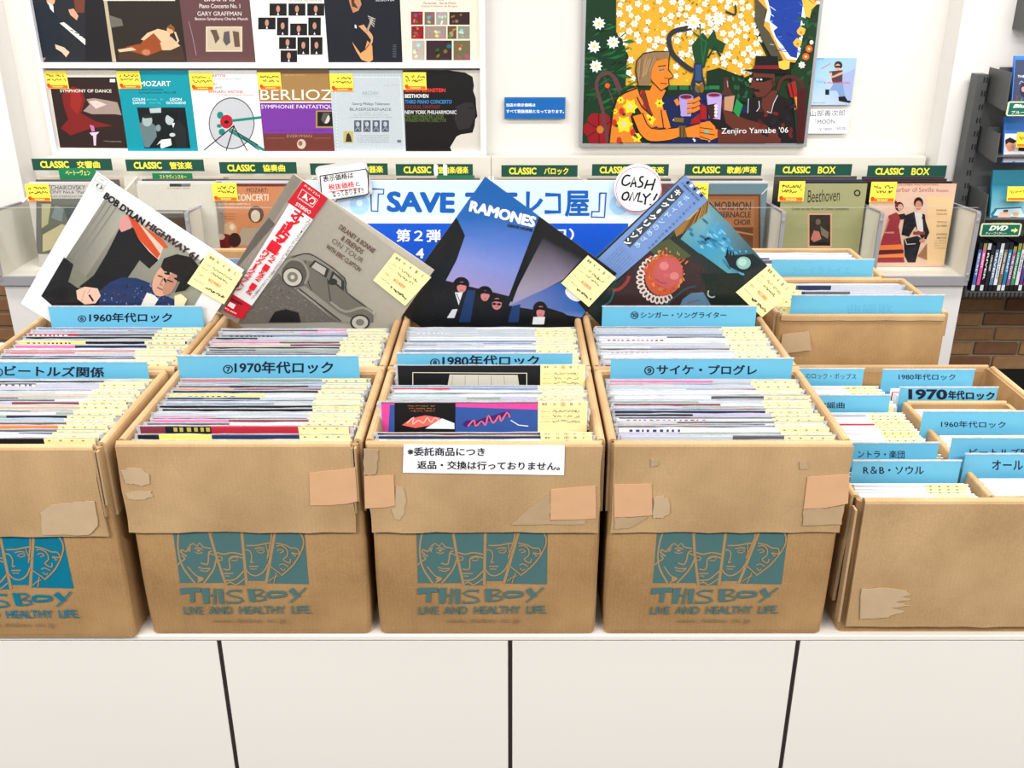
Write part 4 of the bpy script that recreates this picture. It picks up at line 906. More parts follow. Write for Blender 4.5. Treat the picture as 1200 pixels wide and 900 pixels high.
a.ell(728, 790, 46, 38, DK, 0, 20); a.ell(728, 790, 38, 30, (0.76, 0.74, 0.69), 0, 20); a.ell(728, 790, 20, 16, (0.5, 0.48, 0.44)); a.ell(793, 745, 6, 10, (0.7, 0.68, 0.62))
BN = (0.38, 0.26, 0.22)
def tln(t, x0, y0, x1, y1, h, c=BN, b=0.02):
    dx, dy = x1 - x0, y1 - y0; L_ = math.hypot(dx, dy); a.text(t, (x0, y0), (x1, y1), (x0 + dy / L_ * h, y0 - dx / L_ * h), c, b)
tln('DELANEY & BONNIE', 626, 350, 790, 468, 24); tln('& FRIENDS', 636, 402, 735, 472, 24); tln('ON TOUR', 592, 414, 735, 514, 24, (0.45, 0.40, 0.36), 0.0); tln('WITH ERIC CLAPTON', 565, 440, 724, 554, 22)
# paper band
a.poly([(465, 122), (578, 210), (175, 778), (86, 735)], (0.93, 0.92, 0.92)); RD = (0.80, 0.09, 0.17)
a.poly([(465, 122), (578, 210), (508, 308), (388, 226)], RD); a.poly([(130, 655), (222, 712), (175, 778), (86, 735)], RD)
tln('P-8125A', 466, 152, 540, 206, 10, (0.98, 0.9, 0.9), 0.0); tln('STEREO', 424, 240, 492, 284, 17, (0.98, 0.95, 0.95), 0.02)
a.line([(458, 166), (530, 216), (506, 252), (436, 204)], 2.5, (0.97, 0.9, 0.9), closed=True); a.poly([(455, 206), (478, 182), (484, 224), (473, 217), (474, 208), (462, 208)], (0.97, 0.92, 0.92)); a.line([(490, 214), (505, 206), (518, 218), (508, 234), (494, 230)], 5, (0.97, 0.92, 0.92), smooth=3)
tln('ATLANTIC', 440, 212, 500, 252, 8, (0.97, 0.9, 0.9), 0.0)
up_ = (0.81, 0.58)
upv = (0.55, -0.83)
a.chars('オン・トゥアー', (435, 290), (325, 438), 56, RD, upv, 0.045)
a.chars('デラニー＆ボニー＆', (332, 470), (212, 645), 28, RD, upv, 0.03)
a.chars('エリック・クラプトン', (300, 448), (160, 628), 29, RD, upv, 0.03)
a.chars('エリック・クラプトンと共演した伝説的な', (492, 312), (330, 545), 15, (0.30, 0.20, 0.22), upv, 0.0); a.chars('感動が今ここによみがえる最高ライブ', (325, 552), (228, 672), 12, (0.30, 0.20, 0.22), upv, 0.0)
for k in range(2): a.scribble((375 - 18 * k, 260), (170 - 18 * k, 570), 6, (0.55, 0.35, 0.35), wd=1.2, seed=k)
a.poly([(122, 690), (150, 705), (138, 724), (110, 708)], (0.95, 0.80, 0.80)); a.poly([(128, 672), (180, 700), (175, 706), (124, 680)], (0.25, 0.1, 0.1)); tln('¥2,000', 96, 722, 150, 750, 8, (0.97, 0.9, 0.9), 0.0)
a.build('sleeve_print', GLOSS, e); film(e, 0.318, 0.004)
price(e, M, [(463, 295.5), (505.5, 324.5), (475, 358), (437.5, 328)], '2480', 13)
# --- blue and black sleeve
e, M, a = album((568.6, 207.2), 2, 0, 36.2, 0.317, 'blue, lilac and black LP sleeve with bold white band name, propped on its corner', (0.1, 0.1, 0.12), Y0=1.832)
a.view(460, 180, k4)
a.poly([(-900, -900), (2200, -900), (2200, 2400), (-900, 2400)], (0.055, 0.06, 0.075))
a.grad([(435, 110), (692, 288), (640, 420), (460, 420), (340, 385), (295, 300)], [(0.02, 0.36, 0.66), (0.03, 0.38, 0.68), (0.30, 0.46, 0.78), (0.36, 0.49, 0.80), (0.30, 0.47, 0.78), (0.12, 0.40, 0.70)])
a.grad([(340, 385), (645, 415), (600, 545), (300, 500)], [(0.33, 0.48, 0.79), (0.30, 0.46, 0.78), (0.50, 0.56, 0.82), (0.55, 0.58, 0.83)])
a.grad([(300, 500), (600, 545), (545, 668), (250, 595)], [(0.55, 0.58, 0.83), (0.50, 0.56, 0.82), (0.60, 0.56, 0.76), (0.66, 0.60, 0.80)])
a.poly([(300, 300), (340, 385), (318, 400), (308, 380), (250, 520), (230, 480)], (0.03, 0.03, 0.04))
a.grad([(705, 395), (890, 490), (800, 590), (580, 640)], [(0.16, 0.15, 0.18), (0.10, 0.10, 0.13), (0.55, 0.50, 0.60), (0.64, 0.60, 0.66)])
a.grad([(580, 640), (800, 590), (650, 670), (545, 712)], [(0.64, 0.60, 0.66), (0.55, 0.50, 0.60), (0.62, 0.58, 0.72), (0.66, 0.62, 0.74)])
a.grad([(545, 712), (790, 600), (905, 740), (885, 768)], [(0.50, 0.52, 0.72), (0.14, 0.35, 0.66), (0.10, 0.38, 0.70), (0.38, 0.52, 0.76)])
a.poly([(690, 288), (706, 310), (560, 700), (545, 668)], (0.03, 0.03, 0.04)); a.poly([(350, 640), (390, 640), (365, 790), (310, 790)], (0.10, 0.22, 0.40)); a.poly([(560, 715), (600, 705), (590, 790), (540, 790)], (0.11, 0.24, 0.44))
a.poly([(600, 760), (720, 720), (800, 745), (870, 790), (590, 800)], (0.05, 0.05, 0.06)); a.ell(848, 660, 44, 26, (0.93, 0.93, 0.93), 35, 16)
for (x, y, rx, ry, gl) in ((322, 612, 38, 34, 0), (432, 652, 36, 32, 0), (487, 690, 40, 36, 1), (692, 728, 34, 36, 0)):
    a.ell(x, y, rx, ry, (0.02, 0.02, 0.025), 0, 18); a.ell(x + 2, y + 14, rx * 0.58, ry * 0.78, (0.83, 0.52, 0.52), 5, 16); a.poly([(x - rx * 0.8, y - 8), (x + rx * 0.8, y - 10), (x + rx * 0.7, y + 8), (x - rx * .1, y + 2), (x - rx * 0.7, y + 10)], (0.02, 0.02, 0.025))
    if gl: a.ell(x - 10, y + 14, 10, 6, (0.03, 0.03, 0.04)); a.ell(x + 12, y + 16, 10, 6, (0.03, 0.03, 0.04))
    a.line([(x - 5, y + 28), (x + 8, y + 28)], 3, (0.6, 0.25, 0.28))
a.poly([(292, 650), (330, 650), (310, 710)], (0.90, 0.90, 0.92)); a.poly([(255, 770), (280, 730), (305, 728), (290, 770)], (0.85, 0.86, 0.88)); a.poly([(660, 765), (715, 765), (710, 800), (655, 800)], (0.92, 0.92, 0.93)); a.line([(300, 655), (315, 690)], 4, (0.15, 0.3, 0.5))
a.text('RAMONES', (356, 270), (664, 348), (368, 218), (0.96, 0.97, 0.98), 0.065); a.text('LEAVE HOME', (538, 342), (655, 367), (541, 327), (0.04, 0.05, 0.08), 0.05)
a.build('sleeve_print', GLOSS, e); film(e, 0.317, 0.003)
price(e, M, [(688.8, 298.8), (722, 325), (690, 359.3), (657.5, 331.3)], '3800', 23)
# --- blue-banded painted sleeve
e, M, a = album((802.5, 204.5), 2.5, 0, 45.6, 0.317, 'dark painted LP sleeve with a pale blue paper band, propped on its corner', (0.2, 0.25, 0.22), Y0=1.842)
a.view(680, 180, k4)
a.poly([(-900, -900), (2200, -900), (2200, 2400), (-900, 2400)], (0.14, 0.17, 0.155))
a.grad([(600, 210), (400, 420), (170, 600), (30, 760)], [(0.30, 0.35, 0.24), (0.22, 0.24, 0.18), (0.16, 0.15, 0.13), (0.12, 0.20, 0.19)])
a.poly([(380, 420), (560, 520), (640, 620), (620, 730), (110, 730), (170, 640), (240, 500)], (0.23, 0.15, 0.15)); a.poly([(300, 430), (420, 400), (520, 480), (400, 520)], (0.30, 0.34, 0.20)); a.poly([(560, 560), (760, 560), (800, 720), (620, 720)], (0.10, 0.13, 0.10))
a.grad([(598, 228), (660, 330), (560, 470), (470, 400)], [(0.55, 0.70, 0.68), (0.20, 0.55, 0.72), (0.22, 0.58, 0.74), (0.35, 0.62, 0.66)])
a.grad([(598, 228), (885, 512), (760, 560), (640, 440)], [(0.45, 0.62, 0.64), (0.08, 0.18, 0.24), (0.20, 0.42, 0.50), (0.22, 0.62, 0.82)])
a.grad([(660, 330), (760, 560), (690, 560), (560, 465)], [(0.22, 0.60, 0.80), (0.30, 0.48, 0.52), (0.34, 0.62, 0.66), (0.24, 0.60, 0.74)])
for k in range(60):
    t = rg.random(); a.ell(540 + 210 * t + rg.uniform(-50, 50), 330 + 190 * t + rg.uniform(-60, 50), rg.uniform(6, 22), rg.uniform(3, 8), rg.choice([(0.30, 0.66, 0.82), (0.18, 0.50, 0.66), (0.50, 0.76, 0.84), (0.16, 0.42, 0.56)]), rg.uniform(20, 60), 7); a.z -= a.step * 0.8
for k in range(9): a.poly([(680 + 14 * k, 485 + 4 * k), (690 + 14 * k, 440 + 9 * k), (700 + 14 * k, 490 + 4 * k)], (0.06, 0.10, 0.13))
a.poly([(675, 480), (810, 470), (870, 520), (760, 560), (700, 530)], (0.07, 0.12, 0.14)); a.ell(765, 512, 34, 30, (0.55, 0.74, 0.70), 0, 18); a.ell(760, 508, 20, 18, (0.70, 0.84, 0.78)); a.poly([(580, 400), (600, 390), (612, 400), (596, 404), (585, 412)], (0.08, 0.16, 0.2))
a.poly([(430, 330), (560, 220), (600, 232), (575, 290), (480, 370), (450, 390)], (0.62, 0.46, 0.20)); a.poly([(450, 320), (520, 262), (560, 262), (548, 290), (500, 312)], (0.80, 0.72, 0.48)); a.poly([(460, 300), (520, 250), (480, 250)], (0.55, 0.65, 0.45)); a.ell(530, 270, 12, 7, (0.2, 0.25, 0.2), -30)
for k in range(22): a.line([(470 + 6 * k, 380 - 5 * k), (520 + 4 * k, 300 - 4 * k)], 3, rg.choice([(0.48, 0.30, 0.12), (0.72, 0.55, 0.28), (0.36, 0.25, 0.12)])); a.z -= a.step * 0.7
# generic rosy sun-like face in a ruff
for k in range(17):
    t = math.radians(60 + k * 12.5); x, y = 372 + 92 * math.cos(t), 588 + 98 * math.sin(t); a.ell(x, y, 20, 13, (0.88, 0.84, 0.80), math.degrees(t), 10); a.ell(x, y, 11, 6, (0.40, 0.20, 0.18), math.degrees(t), 8)
a.ell(392, 568, 88, 100, (0.78, 0.34, 0.20), 20, 24)
for k in range(70):
    t = rg.uniform(0, 6.28); r = rg.uniform(70, 108); a.ell(400 + r * math.cos(t), 545 + r * 0.98 * math.sin(t), rg.uniform(4, 12), rg.uniform(3, 6), rg.choice([(0.75, 0.30, 0.16), (0.86, 0.52, 0.26), (0.60, 0.66, 0.36), (0.70, 0.20, 0.22)]) if t > 3.6 or t < 0.4 else rg.choice([(0.80, 0.42, 0.20), (0.86, 0.55, 0.30), (0.72, 0.28, 0.18)]), rg.uniform(0, 180), 6); a.z -= a.step * 0.8
a.ell(408, 556, 66, 72, (0.76, 0.36, 0.36), 25, 22); a.ell(392, 525, 22, 20, (0.84, 0.50, 0.50)); a.ell(440, 572, 22, 18, (0.84, 0.50, 0.50)); a.ell(402, 570, 12, 10, (0.80, 0.40, 0.40))
a.line([(352, 585), (375, 603), (405, 606)], 5, (0.62, 0.24, 0.26), smooth=3)
a.line([(150, 640), (185, 632), (218, 600), (228, 572)], 16, (0.60, 0.22, 0.18), smooth=4); a.line([(130, 640), (150, 622), (168, 600)], 12, (0.15, 0.30, 0.30), smooth=3); a.line([(110, 710), (140, 690), (160, 640)], 8, (0.20, 0.42, 0.42), smooth=3)
a.poly([(462, 720), (480, 680), (520, 652), (575, 648), (600, 690), (620, 725)], (0.36, 0.50, 0.60)); a.line([(560, 685), (500, 700)], 5, (0.55, 0.30, 0.35))
a.line([(600, 640), (598, 662), (615, 672), (630, 668)], 7, (0.62, 0.72, 0.68), smooth=4); a.line([(380, 730), (480, 640), (540, 620)], 10, (0.20, 0.28, 0.30), smooth=3)
# band
a.poly([(490, 100), (606, 212), (162, 596), (60, 500), (84, 490)], (0.47, 0.59, 0.80)); a.poly([(455, 145), (487, 178), (232, 440), (200, 410)], (0.26, 0.30, 0.33))
upk = (0.70, -0.71)
a.chars('キング・クリムゾン', (455, 182), (222, 412), 30, (0.95, 0.96, 0.97), upk, 0.045)
a.chars('ポセイドンのめざめ', (494, 206), (268, 425), 26, (0.72, 0.82, 0.95), upk, 0.02)
a.chars('新しい時代への序曲となる名作', (532, 232), (322, 440), 12, (0.14, 0.18, 0.30), upk, 0.0)
for k in range(8): a.scribble((190 + 9 * k, 425 + 9 * k), (118 + 9 * k, 500 + 9 * k), 4, (0.20, 0.26, 0.42), wd=0.8, seed=k)
for k in range(5): a.poly([(503 + 16 * k, 125 + 15 * k), (512 + 16 * k, 133 + 15 * k), (502 + 16 * k, 143 + 15 * k), (493 + 16 * k, 135 + 15 * k)], (0.93, 0.95, 0.97) if k % 2 else (0.06, 0.08, 0.12))
a.text('P-8080A ¥2,300', (470, 140), (550, 222), (478, 132), (0.12, 0.15, 0.25), 0.0)
a.build('sleeve_print', GLOSS, e); film(e, 0.317, 0.004)
price(e, M, [(901.3, 309.5), (930, 339.5), (892.5, 371.3), (862, 342)], '2380', 33)

# ================================================================== the banner behind the LPs, with two pop-up signs
by = 2.117
A = P(352, 211.5, by); B = P(763, 211.5, by)
e = empty('banner_board', M=wall_M((A.x + B.x) / 2, by, A.z)); tag(e, 'pale blue and blue banner board with large SAVE lettering behind the propped LPs', 'sign')
bw = (B.x - A.x) / 2; bh = A.z - (RIM + 0.002)
slab('board', -bw, -bh, bw, 0, 0.005, PRINT, e, 0, 0.0005, (0.80, 0.88, 0.97))
a = Art(wall_M((A.x + B.x) / 2, by, A.z), (-bw, -bh, bw, 0)); a.view(460, 180, k4)
a.rect(-1300, 0, 2000, 900, (0.82, 0.90, 0.98)); a.rect(-1300, 290, 2000, 330, (0.90, 0.95, 0.99)); a.rect(-300, 327, 1105, 1200, (0.035, 0.33, 0.80))
for cx in (-155, 1062): a.ell(cx, 240, 46, 46, (0.66, 0.83, 0.97), 0, 28); a.ell(cx, 232, 15, 15, (0.88, 0.94, 0.99), 0, 20)
a.view(400, 180, 160 / 1108.)
NB = (0.05, 0.36, 0.70)
a.text('SAVE', (368, 474), (920, 484), (368, 304), NB, 0.055)
a.line([(232, 285), (345, 290), (342, 328), (300, 328), (296, 468), (244, 466), (238, 285)], 12, (0.05, 0.30, 0.62)); a.poly([(248, 300), (330, 302), (328, 316), (288, 316), (284, 456), (256, 456)], (0.86, 0.93, 0.99))
a.view(460, 180, k4)
a.text('THE', (340, 275), (585, 275), (340, 182), NB, 0.055)
a.view(600, 180, .15)
a.line([(125, 295), (123, 430), (150, 440), (200, 400), (232, 355)], 30, NB, smooth=0); a.line([(260, 320), (370, 322), (372, 455), (255, 455)], 30, NB)
a.text('屋', (412, 492), (605, 492), (412, 288), NB, 0.03)
a.line([(685, 308), (735, 308), (722, 498), (620, 494), (624, 452), (680, 452), (685, 308)], 12, (0.05, 0.30, 0.62)); a.poly([(697, 320), (722, 320), (712, 486), (634, 482), (636, 464), (690, 464)], (0.86, 0.93, 0.99))
a.view(400, 180, 160 / 1108.)
a.text('第２弾', (445, 715), (808, 718), (445, 612), (0.95, 0.97, 1), 0.03); a.text('4', (605, 850), (672, 850), (605, 768), (0.95, 0.97, 1), 0.04)
a.view(460, 180, k4); a.text('（日曜日）', (560, 408), (850, 408), (560, 350), (0.93, 0.96, 1), 0.03); a.text('１日', (560, 490), (700, 490), (560, 440), (0.93, 0.96, 1), 0.03)
a.build('lettering', PRINT, e)
# round CASH ONLY! sign
sy = 2.105
c = P(747.5, 220, sy); e = empty('round_sign', M=wall_M(c.x, sy, c.z)); tag(e, 'round white CASH ONLY! sign with a thin pink ring, on the banner', 'sign')
R_ = (P(775, 220, sy).x - c.x)
def disc(name, r, th, m, parent, z=0, n=40, col=None):
    bm = bmesh.new(); A = [bm.verts.new((r * math.cos(2 * PI * i / n), r * math.sin(2 * PI * i / n), z)) for i in range(n)]; B = [bm.verts.new((v.co.x, v.co.y, z - th)) for v in A]
    bm.faces.new(A); bm.faces.new(B[::-1])
    for i in range(n): bm.faces.new((A[i], A[(i + 1) % n], B[(i + 1) % n], B[i]))
    return bmobj(name, bm, m, parent)
disc('plate', R_, 0.003, mat('white_card', (0.95, 0.95, 0.95), 0.5, 0, 0.01, 30), e)
a = Art(wall_M(c.x, sy, c.z), None, (600, 180, .15)); a.line([(990 + 178 * math.cos(t * PI / 20), 283 + 178 * math.sin(t * PI / 20)) for t in range(40)], 6, (0.95, 0.50, 0.60), closed=True)
K = (0.05, 0.05, 0.06)
for s_ in ([(925, 175), (895, 170), (868, 195), (862, 235), (890, 248), (925, 225)], [(925, 262), (955, 185), (968, 262)], [(935, 235), (972, 228)], [(1030, 180), (1005, 185), (1000, 210), (1020, 230), (1012, 255), (980, 262)], [(1060, 205), (1035, 275)], [(1120, 195), (1090, 288)], [(1040, 245), (1108, 240)],
           [(905, 300), (872, 312), (862, 350), (890, 360), (912, 330), (905, 300)], [(915, 368), (945, 300), (950, 370), (985, 305)], [(1000, 300), (982, 372), (1020, 376)], [(1025, 312), (1045, 345)], [(1085, 310), (1045, 345), (1038, 398)], [(1135, 312), (1105, 365)], [(1080, 392), (1084, 402)]):
    a.line(s_, 14, K, smooth=4 if len(s_) > 4 else 0)
a.build('lettering', PRINT, e)
# small rounded price notice
c = P(403, 213, sy); e = empty('price_notice', M=wall_M(c.x, sy, c.z)); tag(e, 'small rounded white notice with black and red handwriting, tilted at the banner top', 'sign')
def rpoly(w_, h_, r, n=5):
    return [(x - w_ / 2, y - h_ / 2) for x, y in rounded(0, w_, 0, h_, r, n)]
def plate(name, pts, th, m, parent, z=0):
    bm = bmesh.new(); A = [bm.verts.new((x, y, z)) for x, y in pts]; B = [bm.verts.new((x, y, z - th)) for x, y in pts]; bm.faces.new(A); bm.faces.new(B[::-1]); n = len(A)
    for i in range(n): bm.faces.new((A[i], A[(i + 1) % n], B[(i + 1) % n], B[i]))
    return bmobj(name, bm, m, parent)
u = R_ / 27.5; rot = math.radians(9)
def rr(pts): return [(x * math.cos(rot) - y * math.sin(rot), x * math.sin(rot) + y * math.cos(rot)) for x, y in pts]
plate('clear_holder', [(x, y + 0.002) for x, y in rr(rpoly(61 * u, 42 * u, 6 * u))], 0.001, mat('clear_holder_grey', (0.80, 0.80, 0.80), 0.15, 0, 0.02, 20), e, -0.001)
plate('card', rr(rpoly(56 * u, 35 * u, 4 * u)), 0.0012, MC['white_card'], e, 0.0005)
a = Art(wall_M(c.x, sy, c.z), None, (240, 180, .25)); a.z = 0.0008
a.line([(540, 105), (755, 72), (765, 90), (768, 185), (755, 195), (620, 215), (612, 228), (600, 218), (560, 222), (550, 210)], 5, K, closed=True)
a.text('表示価格は', (556, 135), (698, 114), (552, 106), K, 0.02); a.text('税抜価格', (582, 172), (702, 156), (578, 144), (0.85, 0.15, 0.25), 0.02); a.text('と', (708, 152), (728, 149), (706, 132), K, 0.01); a.text('なっております!!', (600, 205), (745, 184), (596, 176), K, 0.015); a.line([(580, 180), (715, 162)], 3, (0.85, 0.15, 0.25))
a.build('lettering', PRINT, e)

# ================================================================== the shelf of classical LPs along the wall
FY = 3.45; RY = 3.59; BZ = P(600, 313, RY).z        # front of the bins, face of the LPs, bin floor
X0 = P(0, 321, FY).x - 0.006; X1 = P(1135.5, 321, FY).x; XM = (X0 + X1) / 2 + 0.02
top = P(600, 184, 3.99).z
def bin_unit(x0, x1, label, n):
    e = empty('record_shelf', ((x0 + x1) / 2, FY, 0)); tag(e, label, 'shelf'); ox = (x0 + x1) / 2
    def b(nm, bb, m, bev=0.0): return box(nm, (bb[0] - ox, bb[1] - ox, bb[2] - FY, bb[3] - FY, bb[4], bb[5]), m, e, bev)
    b('cabinet_base', (x0 + 0.006, x1 - 0.006, FY + 0.012, 4.0, 0.0, BZ - 0.032), BASEW, 0.002)
    b('bin_floor', (x0, x1, FY + 0.006, 4.0, BZ - 0.016, BZ), BINW); b('front_rail', (x0, x1, FY - 0.004, FY + 0.006, BZ - 0.030, BZ + 0.006), GREYM, 0.001)
    b('back_panel', (x0, x1, 3.99, 4.035, BZ - 0.02, top), BINW, 0.001)
    pitch = (x1 - x0) / n
    for i in range(n + 1):
        xx = x0 + i * pitch; xx = min(max(xx, x0 + 0.006), x1 - 0.006)
        bm = bmesh.new(); pr = [(FY, BZ - 0.012), (3.98, BZ - 0.012), (3.98, P(600, 205, 3.9).z - 0.02), (3.70, CZ - 0.809), (FY, CZ - 0.79)]
        A = [bm.verts.new((xx - ox - 0.005, y - FY, z)) for y, z in pr]; B = [bm.verts.new((xx - ox + 0.005, y - FY, z)) for y, z in pr]
        bm.faces.new(A); bm.faces.new(B[::-1])
        for k in range(5): bm.faces.new((A[k], A[(k + 1) % 5], B[(k + 1) % 5], B[k]))
        d = bmobj('divider', bm, BINW, e)
        b2 = bmesh.new(); add_box(b2, xx - ox - 0.007, xx - ox + 0.007, -0.006, 0.006, BZ - 0.01, CZ - 0.789); s1 = bmobj('edge_trim', b2, GREYM, d)
        b2 = bmesh.new()
        dy, dz = 3.70 - FY, (CZ - 0.809) - (CZ - 0.79)
        for q in (0,):
            vs_ = [(-0.007, 0, CZ - 0.791), (0.007, 0, CZ - 0.791), (0.007, dy, CZ - 0.81), (-0.007, dy, CZ - 0.81)]
            Aq = [b2.verts.new((xx - ox + x, y, z)) for x, y, z in vs_]; Bq = [b2.verts.new((xx - ox + x, y, z + 0.008)) for x, y, z in vs_]
            b2.faces.new(Aq); b2.faces.new(Bq[::-1])
            for k in range(4): b2.faces.new((Aq[k], Aq[(k + 1) % 4], Bq[(k + 1) % 4], Bq[k]))
        bmobj('edge_trim', b2, GREYM, d)
        for zz in (BZ + 0.012, CZ - 0.815):
            bm = bmesh.new(); bmesh.ops.create_cone(bm, cap_ends=True, segments=12, radius1=0.006, radius2=0.005, depth=0.004, matrix=Matrix.Translation((xx - ox, -0.0075, zz)) @ Matrix.Rotation(PI / 2, 4, 'X'))
            bmobj('screw', bm, ALU, d)
    zt = P(600, 244, FY).z
    b('acrylic_front', (x0 + 0.008, x1 - 0.008, FY + 0.008, FY + 0.0105, BZ, zt), ACRYL)
    b('acrylic_lip', (x0 + 0.008, x1 - 0.008, FY + 0.0078, FY + 0.0107, zt, zt + 0.0009), mat('acrylic_cut_edge', (0.70, 0.73, 0.72), 0.2, 0, 0.02, 10), e and 0)
    return e
def pxsigns(): return [(36.5, 130), (146.5, 238), (256.5, 347), (363, 454), (463.5, 554), (587.5, 677), (694, 784), (803, 893), (909, 999), (1017.5, 1110)]
bin_unit(X0, XM - 0.001, 'cream bin shelf of classical LPs, half beside the white-bordered LP', 5)
bin_unit(XM + 0.001, X1, 'cream bin shelf of classical LPs, half ending beside the disc rack', 5)
DG = (0.10, 0.30, 0.25); YL = (0.97, 0.92, 0.30)
titles = ['交響曲', '管弦楽', '協奏曲', '独奏 / 器楽', '室内楽 / 器楽', 'バロック', '宗教音楽', '歌劇 / 声楽', 'BOX', 'BOX']
notes = ['above the first bin with the grey-bordered LP', 'above the bin with the green tab', 'above the orange concerto LP', 'half covered by the small handwritten notice', 'with torn white tape on it', 'above the banner middle', 'half covered by the round cash sign', 'above the brown framed LP', 'above the olive boxed set', 'above the couple-in-costume LP']
SYc = [188, 189, 190, 191, 191.5, 193, 193, 192, 192, 194]
SGN = []
for i, (xa, xb) in enumerate(pxsigns()):
    yt = [187, 188, 190, 191.5, 192.3, 193.6, 192.4, 192.3, 192.3, 194][i] - (1 if i < 2 else 0); sy_ = 3.90
    A = P(xa, yt, sy_); B = P(xb, yt, sy_); Cc = P(xa, yt + 13.6, sy_); h_ = A.z - Cc.z; wd = B.x - A.x
    Ms = wall_M((A.x + B.x) / 2, sy_, A.z); e = empty('genre_sign', M=Ms); tag(e, 'dark green CLASSIC sign ' + notes[i], 'sign')
    SGN.append(((A.x + B.x) / 2, A.z))
    slab('plate', -wd / 2, -h_, wd / 2, 0, 0.002, PRINT, e, 0, 0, DG)
    slab('stem', -0.02, -h_ - 0.26, 0.02, -h_, 0.0015, LIP, e, 0)
    a = Art(Ms, (-wd / 2, -h_, wd / 2, 0), mode='uv')
    def tx(t, u0, u1, v0, v1, c=YL, b=0.03): a.text(t, (u0, v1), (u1, v1), (u0, v0), c, b)
    tx('CLASSIC', 0.10, 0.46, 0.20, 0.80, YL, 0.05)
    t = titles[i]; u0 = {3: 0.585, 4: 0.56, 5: 0.58, 6: 0.66, 7: 0.58, 8: 0.62, 9: 0.62, 10: 0.55}.get(len(t), 0.56); u1 = {'交響曲': 0.85, '管弦楽': 0.85, '協奏曲': 0.85, 'BOX': 0.79, 'バロック': 0.88}.get(t, 0.94)
    if t == 'バロック': u0 = 0.54
    tx(t.replace(' ', ''), 0.56 if len(t) < 6 or t == 'BOX' else 0.55, u1, 0.2, 0.82, YL, 0.035)
    if i == 4:
        for uu in (0.50, 0.62): a.poly([(uu, -0.1), (uu + 0.05, 0.1), (uu + 0.045, 1.0), (uu, 1.05), (uu - 0.01, 0.5)], (0.93, 0.93, 0.93))
    a.build('lettering', PRINT, e)
# LPs standing in the bins
def bin_lp(i, px, ytop, label, draw, view, Y=RY, sticker=None, n_behind=3, lean=0.04, base=(0.8, 0.8, 0.8), behind=((0.80, 0.80, 0.80), (0.35, 0.33, 0.33), (0.75, 0.70, 0.62)), film_=True, stk=((0.0, -0.005), (0.26, 0.20))):
    xa = P(px[0], px[1], Y).x; ln_ = math.radians(2.2)
    M = frame_M((xa, Y, BZ + 0.001), (1, 0, 0), (0, -math.cos(ln_), math.sin(ln_))); e = empty('vinyl_record', M=M); tag(e, label, 'record', 'classical LPs in the wall shelf'); s_ = 0.315
    slab('jacket', 0, 0, s_, s_, 0.004, GLOSS, e, 0, 0.0005, base)
    a = Art(M, (0, 0, s_, s_)); a.view(*view); draw(a); a.build('sleeve_print', GLOSS, e)
    if film_: slab('plastic_sleeve', -0.004, 0, s_ + 0.004, s_ + 0.005, 0.0003, FILM, e, 0.003)
    if sticker is not None: yellow_sticker(e, M, sticker, s_)
    for k in range(n_behind):
        Y2 = Y + 0.03 + k * 0.045; x2 = xa + random.uniform(-0.006, 0.008)
        o = empty('vinyl_record', M=frame_M((x2, Y2, BZ + 0.001), (1, 0, 0), (0, -math.cos(ln_), math.sin(ln_)))); tag(o, 'edge of a classical LP, %s behind the front one in the %s bin' % (['first', 'second', 'third', 'fourth'][k], ordinal(i + 1)), 'record', 'classical LPs in the wall shelf')
        slab('jacket', 0, 0, s_, s_ + random.uniform(0, 0.006), 0.004, GLOSS, o, 0, 0.0005, behind[k % len(behind)])
    return e, M
def yellow_sticker(e, M, at, s_=0.315, kind=0):
    """yellow price sticker with an orange foot; at = (x, y) of its top-left corner in the sleeve's frame, w, h"""
    x, y, w_, h_ = at; k = slab('price_sticker', x, y - h_, x + w_, y, 0.0008, PRINT, e, 0.0045, 0, (0.98, 0.90, 0.30))
    a = Art(M, (x, y - h_, x + w_, y), mode='uv'); a.z = 0.0047
    a.rect(0.06, 0.80, 0.96, 0.98, (0.93, 0.42, 0.12)); a.ell(0.12, 0.82, 0.08, 0.10, (0.85, 0.25, 0.15)); a.text('900', (0.30, 0.95), (0.72, 0.95), (0.30, 0.84), (1, 0.9, 0.5), 0.02)
    for q in range(2): a.scribble((0.12, 0.34 + 0.24 * q), (0.9, 0.34 + 0.24 * q), 0.17, (0.12, 0.10, 0.12), wd=0.035, seed=int(x * 1000) + q)
    a.rect(0.25, 0.64, 0.9, 0.665, (0.9, 0.7, 0.3)); a.build('sticker_print', PRINT, k)
def d1(a):
    a.rect(-400, 0, 900, 1200, (0.80, 0.78, 0.75)); a.rect(-100, 0, 900, 130, (0.62, 0.60, 0.56))
    a.text('TCHAIKOVSKY', (222, 170), (400, 170), (222, 148), (0.28, 0.28, 0.32), 0.01); a.text('SYMPHONY No.6 "Pathétique"', (155, 190), (480, 192), (155, 172), (0.28, 0.28, 0.32), 0.01); a.text('CHICAGO SYMPHONY ORCHESTRA', (195, 205), (460, 206), (195, 196), (0.4, 0.4, 0.42)); a.text('RAFAEL KUBELIK', (240, 220), (400, 221), (240, 209), (0.35, 0.35, 0.38), 0.01)
    a.rect(170, 212, 640, 470, (0.45, 0.45, 0.43)); a.rect(192, 235, 640, 470, (0.42, 0.43, 0.36)); a.poly([(195, 235), (240, 235), (225, 330), (195, 350)], (0.72, 0.70, 0.55)); a.poly([(200, 380), (290, 330), (320, 340), (240, 450), (200, 460)], (0.78, 0.74, 0.58)); a.poly([(300, 250), (420, 240), (420, 400), (330, 360)], (0.30, 0.34, 0.34)); a.poly([(260, 240), (300, 260), (290, 320), (240, 300)], (0.50, 0.56, 0.56))
